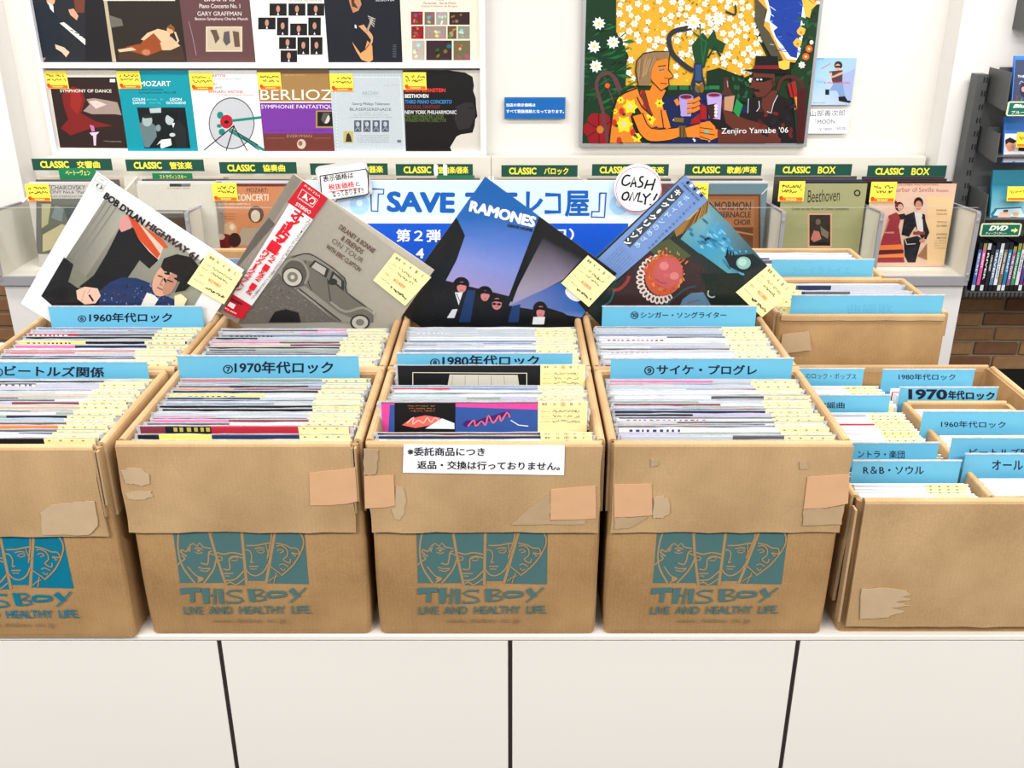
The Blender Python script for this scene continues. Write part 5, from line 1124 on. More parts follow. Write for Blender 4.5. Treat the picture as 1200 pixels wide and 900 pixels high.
bin_lp(0, (28, 215), 0, 'grey-bordered LP with a painted still life, in the first bin of the shelf', d1, (0, 180, .25), sticker=(-0.001, 0.315, 0.088, 0.064), base=(0.8, 0.78, 0.75))
def d2(a):
    a.rect(0, 0, 1200, 1200, (0.84, 0.82, 0.77)); a.rect(795, 140, 850, 155, (0.2, 0.2, 0.2)); a.rect(850, 140, 893, 155, (0.45, 0.45, 0.45)); a.text('CONCERT SERIES', (785, 165), (890, 165), (785, 160), (0.4, 0.4, 0.4)); a.rect(640, 265, 940, 270, (0.5, 0.5, 0.48))
    a.rect(720, 268, 880, 500, (0.40, 0.38, 0.35)); a.rect(740, 300, 870, 500, (0.33, 0.26, 0.20)); a.rect(700, 270, 860, 280, (0.7, 0.69, 0.66)); a.text('SUITE', (810, 292), (850, 292), (810, 284), (0.3, 0.3, 0.3))
bin_lp(1, (158, 215), 0, 'plain cream LP with a small dark emblem, in the bin with the green tab', d2, (0, 180, .25), base=(0.84, 0.82, 0.77))
def d3(a):
    a.rect(0, 0, 900, 1200, (0.80, 0.52, 0.34)); a.rect(0, 0, 900, 154, (0.42, 0.15, 0.12)); a.rect(30, 60, 52, 600, (0.35, 0.20, 0.15))
    a.text('MOZART:', (196, 182), (296, 182), (196, 162), (0.35, 0.15, 0.10), 0.01); a.text('TWO CONCERTI', (62, 222), (298, 222), (62, 190), (0.95, 0.88, 0.80), 0.02)
    for q in range(2): a.text(['FLUTE AND HARP IN C', 'BASSOON IN B FLAT'][q], (66, 240 + 17 * q), (215, 241 + 17 * q), (66, 231 + 17 * q), (0.95, 0.88, 0.80))
    for q in range(3): a.scribble((70, 285 + 12 * q), (140, 285 + 12 * q), 5, (0.45, 0.25, 0.15), wd=1.2, seed=q)
    a.ell(240, 285, 36, 40, (0.36, 0.26, 0.20)); a.ell(238, 292, 22, 28, (0.85, 0.78, 0.70)); a.poly([(170, 350), (260, 345), (300, 300), (345, 260), (345, 430), (150, 430)], (0.70, 0.62, 0.54)); a.ell(120, 355, 32, 36, (0.80, 0.66, 0.50)); a.ell(95, 410, 44, 34, (0.45, 0.10, 0.10)); a.ell(140, 405, 30, 34, (0.25, 0.12, 0.10)); a.ell(75, 390, 20, 14, (0.82, 0.70, 0.58)); a.ell(128, 345, 12, 14, (0.9, 0.8, 0.7))
bin_lp(2, (249, 215), 0, 'orange concerto LP with a dark red band, in the third bin', d3, (240, 180, .25), sticker=(-0.006, 0.318, 0.092, 0.066), base=(0.45, 0.2, 0.15))
def d4(a): a.rect(-900, -900, 2200, 2200, (0.78, 0.76, 0.70)); a.rect(500, 100, 545, 140, (0.5, 0.5, 0.45))
bin_lp(3, (357, 215), 0, 'LP with a yellow sticker, mostly hidden behind the vintage car LP', d4, (240, 180, .25), sticker=(0.0, 0.318, 0.092, 0.066))
def d5(a): a.rect(-900, -900, 2200, 2200, (0.86, 0.85, 0.80))
bin_lp(4, (462, 215), 0, 'pale LP almost hidden by the banner, bin with taped sign', d5, (240, 180, .25))
bin_lp(5, (583, 215), 0, 'cream LP almost hidden by the banner, below the sign above its middle', d5, (240, 180, .25), base=(0.85, 0.80, 0.74))
def d7(a): a.rect(-900, -900, 2200, 2200, (0.42, 0.28, 0.30))
bin_lp(6, (691, 215), 0, 'dull maroon LP behind the round cash sign', d7, (680, 180, .25), base=(0.5, 0.35, 0.38))
def d8(a):
    a.rect(300, 0, 1200, 1200, (0.42, 0.53, 0.57)); a.rect(560, 190, 845, 700, (0.42, 0.24, 0.13)); a.rect(575, 200, 835, 700, (0.60, 0.38, 0.22)); a.rect(592, 215, 815, 700, (0.66, 0.43, 0.26)); W_ = (0.86, 0.62, 0.42)
    a.text('MORMON', (630, 265), (800, 265), (630, 225), (0.30, 0.22, 0.18), 0.03); a.text('TABERNACLE', (610, 300), (800, 300), (610, 272), (0.30, 0.22, 0.18), 0.03); a.text('CHOIR', (720, 335), (800, 335), (720, 308), (0.30, 0.22, 0.18), 0.03); a.rect(600, 345, 810, 460, (0.42, 0.26, 0.16)); a.line([(600, 400), (700, 360), (810, 380)], 8, (0.75, 0.5, 0.32)); a.line([(880, 160), (850, 190)], 4, (0.9, 0.95, 0.95))
bin_lp(7, (801, 215), 0, 'grey-blue LP with a brown lettered panel, beside the blue-banded LP', d8, (680, 180, .25), sticker=(-0.005, 0.318, 0.10, 0.075), base=(0.42, 0.53, 0.57))
def d9(a):
    a.rect(0, -100, 800, 1200, (0.66, 0.65, 0.47)); a.text('Beethoven', (185, 150), (335, 142), (188, 92), (0.12, 0.12, 0.10), 0.0); a.text('Christ on the Mount of Olives (complete)', (112, 190), (378, 190), (112, 172), (0.25, 0.24, 0.16)); a.ell(418, 105, 16, 16, (0.12, 0.13, 0.10)); a.ell(418, 105, 9, 9, (0.66, 0.65, 0.47))
    a.rect(186, 200, 300, 360, (0.88, 0.66, 0.52)); a.rect(194, 207, 292, 352, (0.20, 0.17, 0.13)); a.poly([(200, 320), (215, 280), (240, 285), (250, 320), (215, 335)], (0.78, 0.48, 0.42)); a.poly([(245, 260), (285, 290), (280, 320), (250, 300)], (0.50, 0.46, 0.38)); a.ell(235, 240, 12, 14, (0.45, 0.38, 0.30)); a.rect(200, 335, 286, 348, (0.12, 0.1, 0.08))
bin_lp(8, (918, 215), 0, 'olive LP box with a small framed painting and glare on its film', d9, (900, 200, .25), sticker=(-0.012, 0.325, 0.095, 0.075), base=(0.60, 0.59, 0.42), behind=((0.12, 0.12, 0.13), (0.2, 0.22, 0.3), (0.3, 0.28, 0.25)))
def d10(a):
    a.rect(300, -100, 1200, 1200, (0.90, 0.76, 0.67)); a.rect(300, 0, 1000, 75, (0.95, 0.74, 0.62)); a.text('Barber of Seville', (590, 100), (778, 100), (590, 78), (0.66, 0.35, 0.34), 0.0); a.text('Rossini', (790, 100), (845, 100), (790, 86), (0.66, 0.35, 0.34)); a.text('COLUMBIA MASTERWORKS', (600, 70), (800, 70), (600, 62), (0.6, 0.35, 0.3))
    a.rect(745, 120, 865, 440, (0.93, 0.79, 0.60))
    for q, t in enumerate(['MARIA', 'CALLAS', 'TITO', 'GOBBI', 'LUIGI', 'ALVA']):
        y = 190 + q * 17 + (q // 2) * 22; a.text(t, (790, y), (838, y), (790, y - 9), (0.35, 0.25, 0.2), 0.01)
    for q in range(4): a.scribble((780, 330 + 12 * q), (835, 330 + 12 * q), 5, (0.5, 0.4, 0.3), wd=1, seed=q)
    # woman in a red flounced dress, man in a dark short jacket
    a.poly([(565, 210), (600, 195), (625, 215), (612, 260), (640, 430), (510, 430), (530, 330), (555, 260)], (0.62, 0.20, 0.24)); a.poly([(522, 350), (630, 345), (634, 368), (518, 372)], (0.93, 0.50, 0.24)); a.poly([(514, 395), (636, 388), (640, 405), (512, 408)], (0.93, 0.55, 0.28)); a.poly([(516, 374), (634, 370), (636, 385), (514, 392)], (0.35, 0.12, 0.14))
    a.ell(615, 168, 20, 22, (0.12, 0.08, 0.08)); a.ell(620, 172, 13, 17, (0.85, 0.60, 0.50)); a.poly([(590, 135), (612, 150), (600, 180)], (0.45, 0.1, 0.12)); a.line([(565, 225), (545, 290), (590, 290)], 9, (0.80, 0.56, 0.48)); a.poly([(612, 205), (640, 200), (650, 225), (620, 230)], (0.15, 0.1, 0.1))
    a.ell(705, 150, 22, 26, (0.13, 0.08, 0.07)); a.ell(705, 162, 16, 22, (0.80, 0.55, 0.45)); a.poly([(640, 210), (690, 190), (735, 205), (745, 300), (720, 320), (690, 260), (660, 310), (625, 300)], (0.10, 0.09, 0.12)); a.poly([(685, 190), (722, 200), (728, 290), (700, 280)], (0.88, 0.85, 0.82)); a.poly([(635, 320), (700, 305), (720, 320), (690, 430), (655, 430), (640, 400)], (0.11, 0.10, 0.13)); a.line([(725, 215), (750, 290), (735, 320)], 12, (0.11, 0.10, 0.13)); a.ell(722, 328, 14, 9, (0.80, 0.56, 0.48)); a.rect(680, 285, 735, 300, (0.6, 0.25, 0.22)); a.line([(640, 318), (650, 345), (690, 342)], 4, (0.85, 0.8, 0.75)); a.poly([(700, 400), (745, 340), (745, 420)], (0.62, 0.45, 0.32))
bin_lp(9, (1023, 215), 0, 'LP box showing a couple in Spanish costume, in the bin nearest the disc rack', d10, (900, 200, .25), sticker=(-0.003, 0.322, 0.095, 0.075), base=(0.3, 0.2, 0.2), behind=((0.12, 0.12, 0.13), (0.25, 0.15, 0.15), (0.2, 0.2, 0.25)))
# small green tabs sticking up between the LPs
for i, (px4, t, lb) in enumerate([((68, 197, 113, 207), 'ベートーヴェン', 'small green tab card in the first bin of classical LPs'), ((178, 203, 226, 211), 'ストラヴィンスキー', 'small green tab card above the plain cream LP'), ((512, 205.5, 556, 207.5), '', 'sliver of a green tab card below the taped sign')]):
    Y = 3.70 + 0.02 * (i % 2); A = P(px4[0], px4[1], Y); B = P(px4[2], px4[3], Y); M = wall_M((A.x + B.x) / 2, Y, A.z); e = empty('tab_card', M=M); tag(e, lb, 'card'); wd = B.x - A.x; h_ = A.z - B.z
    slab('card', -wd / 2, -h_ - 0.10, wd / 2, 0, 0.0012, PRINT, e, 0, 0, (0.10, 0.48, 0.30))
    if t:
        a = Art(M, (-wd / 2, -h_, wd / 2, 0), mode='uv'); a.text(t, (0.18, 0.85), (0.85, 0.85), (0.18, 0.2), (0.95, 0.93, 0.5), 0.02); a.build('lettering', PRINT, e)

# ================================================================== the framed display of LPs on the wall
WY = 4.05
fx0 = P(62, 184, 4.0).x; fx1 = P(570, 184, 4.0).x
zb = P(300, 184.5, 4.0).z; zbot = P(300, 178, 4.0).z; zm1 = P(300, 80, 4.0).z; zm0 = P(300, 73.5, 4.0).z; ztop = zm0 + 0.345
fr = empty('record_display_frame', ((fx0 + fx1) / 2, WY, zb)); tag(fr, 'white wall frame with two rows of classical LPs', 'frame')
ox = (fx0 + fx1) / 2
def fb_(nm, x0, x1, y0, y1, z0, z1, m, bev=0.001): return box(nm, (x0 - ox, x1 - ox, y0 - WY, y1 - WY, z0 - zb, z1 - zb), m, fr, bev)
fb_('backboard', fx0 + 0.01, fx1 - 0.01, 4.038, 4.05, zb + 0.005, ztop, mat('frame_backboard', (0.80, 0.79, 0.77), 0.6, 0, 0.02, 10), 0)
fb_('frame_rail', fx0, fx1, 4.0, 4.049, zb, zbot, WFR); fb_('frame_rail', fx0 + 0.018, fx1 - 0.02, 4.0, 4.04, zm1, zm0, WFR); fb_('frame_rail', fx0, fx1, 4.0, 4.049, ztop, ztop + 0.022, WFR)
fb_('frame_stile', fx0, fx0 + 0.020, 4.0, 4.049, zbot, ztop, WFR); fb_('frame_stile', fx1 - 0.022, fx1, 4.0, 4.049, zbot, ztop, WFR)
LY = 4.022
def wall_lp(k, row, xl, z0, label, view, draw, base, sticker=None):
    Y = LY - 0.0012 * k; M = wall_M(0, 0, 0); M.translation = Vector((xl, Y, z0)); e = empty('vinyl_record', M=M); tag(e, label, 'record', 'classical LPs in the wall frame'); s_ = 0.315
    slab('jacket', 0, 0, s_, s_, 0.0011, GLOSS, e, 0, 0, base)
    a = Art(M, (0, 0, s_, s_), view, step=8e-6); draw(a); a.build('sleeve_print', GLOSS, e)
    if sticker:
        x, y = a.L(sticker); x = max(x, -0.002)
        kk = slab('price_sticker', x, y - 0.067, x + 0.092, y, 0.0003, PRINT, e, 0.0022, 0, (0.98, 0.88, 0.30)); b_ = Art(M, (x, y - 0.067, x + 0.092, y), mode='uv', step=8e-6); b_.z = 0.0023
        b_.rect(0.1, 0.80, 0.96, 0.98, (0.93, 0.40, 0.12)); b_.ell(0.14, 0.80, 0.08, 0.11, (0.85, 0.25, 0.15)); b_.rect(0.3, 0.86, 0.75, 0.92, (1, .8, .4))
        for q in range(2): b_.scribble((0.12, 0.34 + 0.22 * q), (0.9, 0.34 + 0.22 * q), 0.15, (0.12, 0.10, 0.12), wd=0.035, seed=k * 3 + q)
        b_.build('sticker_print', PRINT, kk)
    return e
V1 = (0, 0, .25); V2 = (280, 0, .25)
def b1(a):
    a.rect(150, 300, 700, 800, (0.84, 0.82, 0.77)); a.poly([(228, 360), (545, 362), (605, 695), (282, 692)], (0.18, 0.12, 0.11)); a.rect(225, 335, 545, 362, (0.84, 0.82, 0.77))
    a.poly([(290, 440), (340, 405), (385, 420), (400, 470), (380, 530), (450, 570), (530, 590), (430, 600), (330, 635), (285, 600), (320, 560), (300, 500)], (0.48, 0.12, 0.11)); a.poly([(330, 430), (370, 420), (385, 470), (365, 540), (330, 500)], (0.58, 0.15, 0.13))
    a.poly([(390, 520), (420, 490), (405, 465), (440, 460), (500, 470), (550, 480), (570, 540), (540, 535), (470, 535), (430, 535)], (0.62, 0.54, 0.50)); a.poly([(415, 475), (450, 470), (500, 490), (450, 510)], (0.82, 0.76, 0.72)); a.poly([(420, 585), (440, 590), (445, 615), (430, 618)], (0.75, 0.45, 0.65)); a.poly([(420, 622), (465, 618), (450, 635), (430, 635)], (0.90, 0.78, 0.86)); a.poly([(436, 635), (452, 632), (450, 682), (440, 682)], (0.85, 0.75, 0.80)); a.scribble((485, 665), (575, 668), 7, (0.6, 0.55, 0.5), wd=1.2)
    a.rect(515, 370, 540, 385, (0.9, 0.9, 0.88)); a.text('SYMPHONY OF DANCE', (282, 433), (524, 434), (280, 418), (0.93, 0.91, 0.86), 0.01)
def b2(a):
    TE = (0.05, 0.56, 0.62); a.rect(400, 300, 1100, 800, TE); a.text('MOZART', (656, 404), (800, 404), (655, 380), (0.94, 0.96, 0.95), 0.01)
    a.text('Oboe Concerto', (650, 425), (765, 425), (650, 412), (0.05, 0.30, 0.36)); a.text('Symphonies No.28', (650, 442), (825, 442), (650, 428), (0.05, 0.30, 0.36))
    a.text('COLIN', (622, 472), (680, 472), (621, 459), (0.9, 0.95, 0.95), 0.01); a.text('DAVIS', (624, 488), (682, 488), (623, 476), (0.9, 0.95, 0.95), 0.01); a.text('LEON', (798, 472), (852, 472), (797, 459), (0.9, 0.95, 0.95), 0.01); a.text('GOOSSENS', (780, 488), (872, 488), (779, 476), (0.9, 0.95, 0.95), 0.01)
    a.scribble((690, 470), (765, 470), 8, (0.55, 0.8, 0.82), wd=1.2); a.scribble((700, 486), (755, 486), 8, (0.55, 0.8, 0.82), wd=1.2, seed=3)
    a.poly([(642, 504), (868, 504), (893, 695), (677, 695)], (0.07, 0.09, 0.10)); a.poly([(650, 580), (690, 560), (730, 590), (735, 640), (700, 690), (678, 690)], (0.38, 0.46, 0.48)); a.ell(690, 565, 24, 28, (0.62, 0.68, 0.68)); a.poly([(665, 548), (680, 535), (715, 540), (710, 552), (680, 555)], (0.12, 0.14, 0.15)); a.ell(795, 560, 20, 26, (0.70, 0.74, 0.74)); a.poly([(770, 535), (800, 518), (835, 535), (830, 580), (815, 560), (790, 542)], (0.05, 0.06, 0.07)); a.poly([(805, 590), (835, 560), (870, 600), (875, 690), (830, 690)], (0.12, 0.14, 0.15)); a.poly([(755, 655), (800, 650), (805, 680), (760, 695), (752, 690)], (0.92, 0.94, 0.94)); a.poly([(700, 508), (755, 505), (755, 528), (705, 530)], (0.70, 0.75, 0.76)); a.ell(742, 600, 12, 16, (0.5, 0.56, 0.57)); a.poly([(805, 580), (820, 575), (812, 600)], (0.9, .92, .92)); a.poly([(735, 680), (750, 660), (760, 665)], (0.85, 0.87, 0.87)); a.ell(808, 632, 14, 9, (0.75, 0.78, 0.78))
def b3(a):
    a.rect(800, 300, 1500, 800, (0.90, 0.90, 0.89)); RD = (0.75, 0.20, 0.18)
    a.text('BARTÓK', (985, 362), (1060, 362), (984, 345), RD); a.text('Percussion, Strings and Celesta', (985, 374), (1130, 375), (985, 366), (0.1, 0.45, 0.42)); a.text('KODÁLY', (965, 400), (1020, 400), (965, 384), RD); a.text('and', (1008, 415), (1038, 415), (1008, 402), (0.1, 0.45, 0.42)); a.text('BERNARD HAITINK', (978, 436), (1142, 438), (977, 422), RD); a.text('Concertgebouw Orchestra, Amsterdam', (1015, 448), (1190, 450), (1015, 440), RD)
    a.ell(1086, 578, 108, 122, (0.35, 0.37, 0.38), 0, 30); a.ell(1086, 578, 103, 116, (0.74, 0.75, 0.77), 0, 30)
    a.ell(1032, 540, 15, 17, (0.05, 0.50, 0.46)); a.ell(1028, 590, 12, 9, (0.05, 0.50, 0.46)); a.ell(1040, 618, 15, 15, (0.05, 0.50, 0.46)); a.ell(1062, 570, 30, 32, (0.72, 0.08, 0.16), 0, 20); a.ell(1062, 572, 12, 8, (0.1, 0.08, 0.1))
    a.line([(1088, 566), (1225, 550)], 12, (0.06, 0.50, 0.46)); a.line([(1075, 612), (1245, 708)], 14, (0.06, 0.50, 0.46))
    for q in (((1098, 588), (955, 705)), ((1098, 588), (1060, 708)), ((1095, 590), (1162, 712)), ((1085, 605), (1210, 680)), ((1135, 645), (1215, 705))): a.line(q, 5, (0.08, 0.08, 0.1))
def b4(a):
    a.rect(50, 300, 600, 800, (0.45, 0.25, 0.20)); a.rect(50, 300, 500, 476, (0.62, 0.48, 0.28)); a.rect(50, 476, 500, 482, (0.93, 0.90, 0.84)); a.rect(50, 482, 500, 485, (0.35, 0.15, 0.45)); a.rect(50, 484, 500, 628, (0.45, 0.20, 0.60)); a.rect(50, 626, 600, 800, (0.42, 0.20, 0.17)); a.rect(50, 322, 500, 345, (0.50, 0.36, 0.22))
    a.text('BERLIOZ', (102, 468), (440, 468), (100, 420), (0.94, 0.93, 0.88), 0.0); a.text('SYMPHONIE FANTASTIQUE', (104, 512), (455, 512), (104, 491), (0.92, 0.88, 0.95), 0.005); a.text('EVERYMAN', (225, 645), (342, 645), (225, 631), (0.66, 0.48, 0.40)); a.scribble((212, 355), (315, 355), 6, (0.85, 0.78, 0.6), wd=1)
    a.rect(360, 518, 480, 600, (0.65, 0.52, 0.30)); a.rect(368, 524, 480, 592, (0.10, 0.08, 0.08)); a.ell(408, 555, 18, 24, (0.80, 0.78, 0.76)); a.poly([(385, 560), (395, 528), (430, 530), (415, 545), (400, 580)], (0.35, 0.33, 0.33)); a.scribble((130, 612), (400, 614), 5, (0.30, 0.12, 0.42), wd=1); a.ell(293, 675, 21, 23, (0.80, 0.72, 0.65)); a.ell(288, 672, 10, 12, (0.55, 0.38, 0.32)); a.line([(130, 648), (215, 648)], 2, (.6, .4, .35)); a.line([(350, 648), (430, 648)], 2, (.6, .4, .35))
def b5(a):
    a.rect(400, 300, 900, 800, (0.74, 0.78, 0.80)); a.line([(450, 360), (755, 362), (775, 704), (462, 704)], 4, (0.84, 0.87, 0.88), closed=True)
    for q in range(22):
        a.line([(440 + 15 * q, 352), (446 + 15 * q, 358)], 3, (0.62, 0.67, 0.70)); a.line([(455 + 14.5 * q, 700), (461 + 14.5 * q, 706)], 3, (0.62, 0.67, 0.70)); a.line([(446 + q * .6, 360 + 15.5 * q), (452 + q * .6, 366 + 15.5 * q)], 3, (0.62, 0.67, 0.70)); a.z -= a.step * 3
    a.text('ARCHIV', (576, 446), (654, 446), (576, 428), (0.55, 0.62, 0.66), 0.01); a.scribble((560, 456), (665, 456), 5, (0.6, 0.66, 0.7), wd=1); a.text('Georg Philipp Telemann', (530, 496), (708, 497), (530, 480), (0.28, 0.30, 0.33)); a.text('BLÄSERSERENADE', (520, 519), (714, 520), (520, 502), (0.22, 0.24, 0.27), 0.0)
    for q in range(3): a.scribble((555 - 20 * q, 532 + 10 * q), (680 + 20 * q, 532 + 10 * q), 5, (0.45, 0.48, 0.52), wd=1, seed=q)
    for q in range(4): x = 540 + 43 * q; a.rect(x, 564, x + 34, 618, (0.30, 0.33, 0.40)); a.ell(x + 17, 582, 9, 12, (0.70, 0.74, 0.78)); a.line([(x + 5, 612), (x + 16, 598), (x + 28, 612)], 4, (0.62, 0.66, 0.72)); a.line([(x + 4, 570), (x + 30, 606)], 2, (0.55, .6, .66))
    for q in range(4): a.scribble((550, 638 + 10 * q), (706, 638 + 10 * q), 5, (0.48, 0.50, 0.54), wd=1, seed=q + 5)
    a.rect(490, 615, 536, 670, (0.75, 0.68, 0.42)); a.poly([(500, 665), (505, 630), (515, 622), (525, 640), (530, 665)], (0.20, 0.18, 0.14)); a.rect(742, 656, 760, 668, (0.4, 0.42, 0.45)); a.scribble((680, 405), (750, 402), 7, (0.6, 0.63, 0.66), wd=1.2)
def b6(a):
    a.rect(700, 300, 1300, 800, (0.82, 0.80, 0.76)); a.poly([(768, 300), (1060, 340), (1095, 360), (1102, 400), (1098, 425), (1110, 460), (1112, 500), (1118, 545), (1108, 560), (1105, 590), (1095, 622), (1040, 630), (1020, 640), (1005, 665), (990, 690), (1000, 716), (760, 740)], (0.085, 0.08, 0.085))
    a.poly([(1015, 500), (1060, 480), (1095, 480), (1110, 520), (1105, 555), (1080, 600), (1030, 610), (1010, 560)], (0.17, 0.165, 0.17)); a.line([(1075, 505), (1100, 508)], 5, (0.07, 0.07, 0.07)); a.line([(1085, 590), (1104, 585)], 4, (0.05, 0.05, 0.05))
    for t, y, c, x1 in (('SERKIN BERNSTEIN', 432, (0.90, 0.22, 0.20), 968), ('BEETHOVEN', 459, (0.93, 0.93, 0.92), 888), ('THIRD PIANO CONCERTO', 486, (0.20, 0.52, 0.78), 998), ('CHORAL FANTASY', 510, (0.45, 0.16, 0.18), 945), ('NEW YORK PHILHARMONIC', 535, (0.82, 0.82, 0.82), 1020), ('THE WESTMINSTER CHOIR', 556, (0.30, 0.38, 0.18), 960), ('WARREN MARTIN, DIRECTOR', 574, (0.30, 0.38, 0.18), 972)): a.text(t, (778, y), (x1, y), (778, y - 18), c, 0.03)
bots = [(50, V1, b1, (0.8, 0.78, 0.73), 'dark LP with red glow and dancing figure, lower row of the wall frame', (202, 333)), (136, V1, b2, (0.05, 0.56, 0.62), 'teal MOZART LP with a black-and-white photo, lower row of the wall frame', (545, 333)), (221, V1, b3, (0.9, 0.9, 0.9), 'white LP with a grey disc and red centre, lower row of the wall frame', (885, 340)),
        (301, V2, b4, (0.5, 0.3, 0.25), 'gold and purple BERLIOZ LP in the lower row of the wall frame', (85, 338)), (386, V2, b5, (0.74, 0.78, 0.8), 'pale grey ARCHIV LP with four tiny pictures, lower row of the frame', (424, 345)), (472, V2, b6, (0.1, 0.1, 0.1), 'LP with a black head in profile, lower row of the wall frame', (768, 338))]
for k, (xl, vw, dr, base, lab, stk) in enumerate(bots): wall_lp(k, 0, P(xl, 83, LY).x, zbot, lab, vw, dr, base, stk)
def t1(a):
    a.rect(100, -200, 700, 400, (0.13, 0.14, 0.16)); a.poly([(150, 40), (200, 0), (240, 20), (285, 110), (300, 180), (270, 270), (190, 290), (160, 200)], (0.10, 0.13, 0.17)); a.ell(238, 0, 20, 26, (0.85, 0.62, 0.50)); a.poly([(225, 10), (250, 28), (252, 60), (235, 40)], (0.9, 0.9, 0.9)); a.poly([(340, -40), (400, -40), (395, 60), (355, 60)], (0.42, 0.22, 0.16)); a.poly([(280, 108), (300, 104), (430, 208), (455, 202), (452, 212), (412, 222)], (0.88, 0.87, 0.83))
    for q in range(6): a.line([(330 + 20 * q, 140 + 12 * q), (345 + 20 * q, 146 + 12 * q)], 4, (0.1, 0.1, 0.1))
    a.poly([(258, 208), (300, 222), (326, 245), (310, 268), (290, 245), (262, 228)], (0.88, 0.72, 0.62)); a.poly([(320, 45), (345, 40), (368, 75), (360, 95), (330, 70)], (0.82, 0.60, 0.50)); a.rect(400, -50, 520, 290, (0.11, 0.10, 0.11)); a.poly([(180, 270), (215, 270), (205, 290), (185, 290)], (0.6, 0.45, 0.35))
def t2(a):
    a.rect(450, -200, 1100, 400, (0.16, 0.13, 0.11)); a.poly([(484, -10), (500, -10), (545, 290), (527, 290)], (0.70, 0.64, 0.54)); a.poly([(510, 70), (570, 90), (578, 120), (520, 130)], (0.40, 0.38, 0.33)); a.poly([(550, 230), (640, 205), (720, 215), (850, 210), (870, 285), (560, 280)], (0.25, 0.18, 0.13))
    a.poly([(590, 220), (660, 205), (690, 160), (745, 150), (770, 200), (760, 235), (690, 262), (610, 240)], (0.56, 0.27, 0.12)); a.poly([(660, 185), (690, 155), (740, 135), (800, 150), (790, 190), (760, 200), (720, 155), (675, 190)], (0.84, 0.70, 0.55)); a.poly([(750, 200), (800, 170), (845, 215), (800, 235), (760, 235)], (0.82, 0.68, 0.54)); a.ell(800, 138, 18, 20, (0.80, 0.62, 0.46)); a.poly([(782, 130), (800, 112), (818, 130), (820, 160), (808, 140)], (0.50, 0.30, 0.14)); a.line([(820, 150), (835, 190), (820, 215)], 9, (0.84, 0.70, 0.56)); a.poly([(552, 232), (620, 222), (640, 235), (560, 245)], (0.84, 0.70, 0.55)); a.ell(685, 245, 20, 14, (0.72, 0.45, 0.30)); a.line([(480, 0), (820, 0)], 8, (0.80, 0.78, 0.72))
def t3(a):
    a.rect(800, -200, 1500, 400, (0.36, 0.24, 0.24)); c = (0.86, 0.82, 0.80); a.text('BRAHMS', (958, 6), (1100, 6), (957, -12), c, 0.01); a.text('Piano Concerto No. 1', (935, 38), (1126, 38), (934, 18), c); a.text('GARY GRAFFMAN', (926, 74), (1132, 74), (925, 54), c, 0.0); a.text('Boston Symphony Charles Munch', (915, 98), (1162, 98), (914, 82), c)
    a.rect(965, 124, 1136, 242, (0.80, 0.74, 0.64)); a.rect(972, 130, 1128, 236, (0.74, 0.68, 0.58)); a.poly([(985, 140), (1015, 140), (1030, 180), (1010, 205), (1000, 170)], (0.36, 0.28, 0.24)); a.poly([(1050, 150), (1075, 145), (1080, 200), (1060, 215), (1045, 190)], (0.34, 0.30, 0.32)); a.poly([(1090, 145), (1120, 150), (1125, 220), (1100, 220), (1095, 180)], (0.38, 0.28, 0.24)); a.line([(885, 100), (905, 180), (920, 260)], 3, (0.6, 0.5, 0.5))
def t4(a):
    a.rect(0, -200, 700, 400, (0.93, 0.92, 0.89)); a.text('THE VIENNA PHILHARMONIC', (225, 8), (395, 8), (225, -2), (0.55, 0.50, 0.45))
    for (x0, y0, x1, y1) in ((143, 16, 224, 74), (232, 16, 312, 74), (320, 16, 400, 74), (90, 82, 172, 138), (178, 82, 232, 166), (240, 110, 320, 166), (325, 82, 384, 166), (188, 174, 268, 230), (274, 174, 330, 256), (335, 174, 392, 256), (195, 236, 273, 292)):
        a.rect(x0, y0, x1, y1, (0.07, 0.06, 0.07)); cx, cy = (x0 + x1) / 2, (y0 + y1) / 2 - 3; a.ell(cx, cy, 9, 16, (0.72, 0.52, 0.44)); a.poly([(cx - 5, y1 - 4), (cx + 5, y1 - 4), (cx, y1 - 16)], (0.9, 0.9, 0.9)); a.line([(cx - 18, y1 - 6), (cx - 8, cy + 14)], 4, (0.16, 0.15, 0.16))
def t5(a):
    a.rect(300, -200, 900, 400, (0.09, 0.10, 0.14)); a.poly([(510, -30), (560, -30), (575, 20), (560, 50), (535, 60), (520, 20)], (0.72, 0.50, 0.36)); a.poly([(520, -40), (545, -40), (540, 10), (560, 40), (530, 30)], (0.30, 0.18, 0.12)); a.poly([(543, 115), (550, 118), (552, 134), (543, 130)], (0.9, 0.9, 0.95))
    a.poly([(560, 122), (585, 115), (625, 170), (628, 200), (600, 160)], (0.80, 0.58, 0.40)); a.line([(625, 85), (600, 150)], 10, (0.62, 0.56, 0.48)); a.line([(605, 145), (625, 175), (615, 215)], 8, (0.80, 0.62, 0.46), smooth=3)
    for q in range(4): a.line([(604 + 4 * q, 75 + 10 * q), (640 - 2 * q, 90 + 12 * q)], 4, (0.70, 0.68, 0.65))
    a.poly([(530, 195), (570, 250), (590, 235), (602, 190), (625, 215), (628, 280), (610, 292), (575, 280), (550, 240)], (0.87, 0.60, 0.38)); a.line([(590, 235), (612, 205)], 4, (0.3, 0.15, 0.1)); a.text('SEGOVIA', (640, 6), (728, 6), (640, -8), (0.75, 0.75, 0.8))
    for q in range(8): a.line([(722 - q * .3, 210 + 8 * q), (738, 212 + 8 * q)], 2, (0.4, 0.42, 0.48))
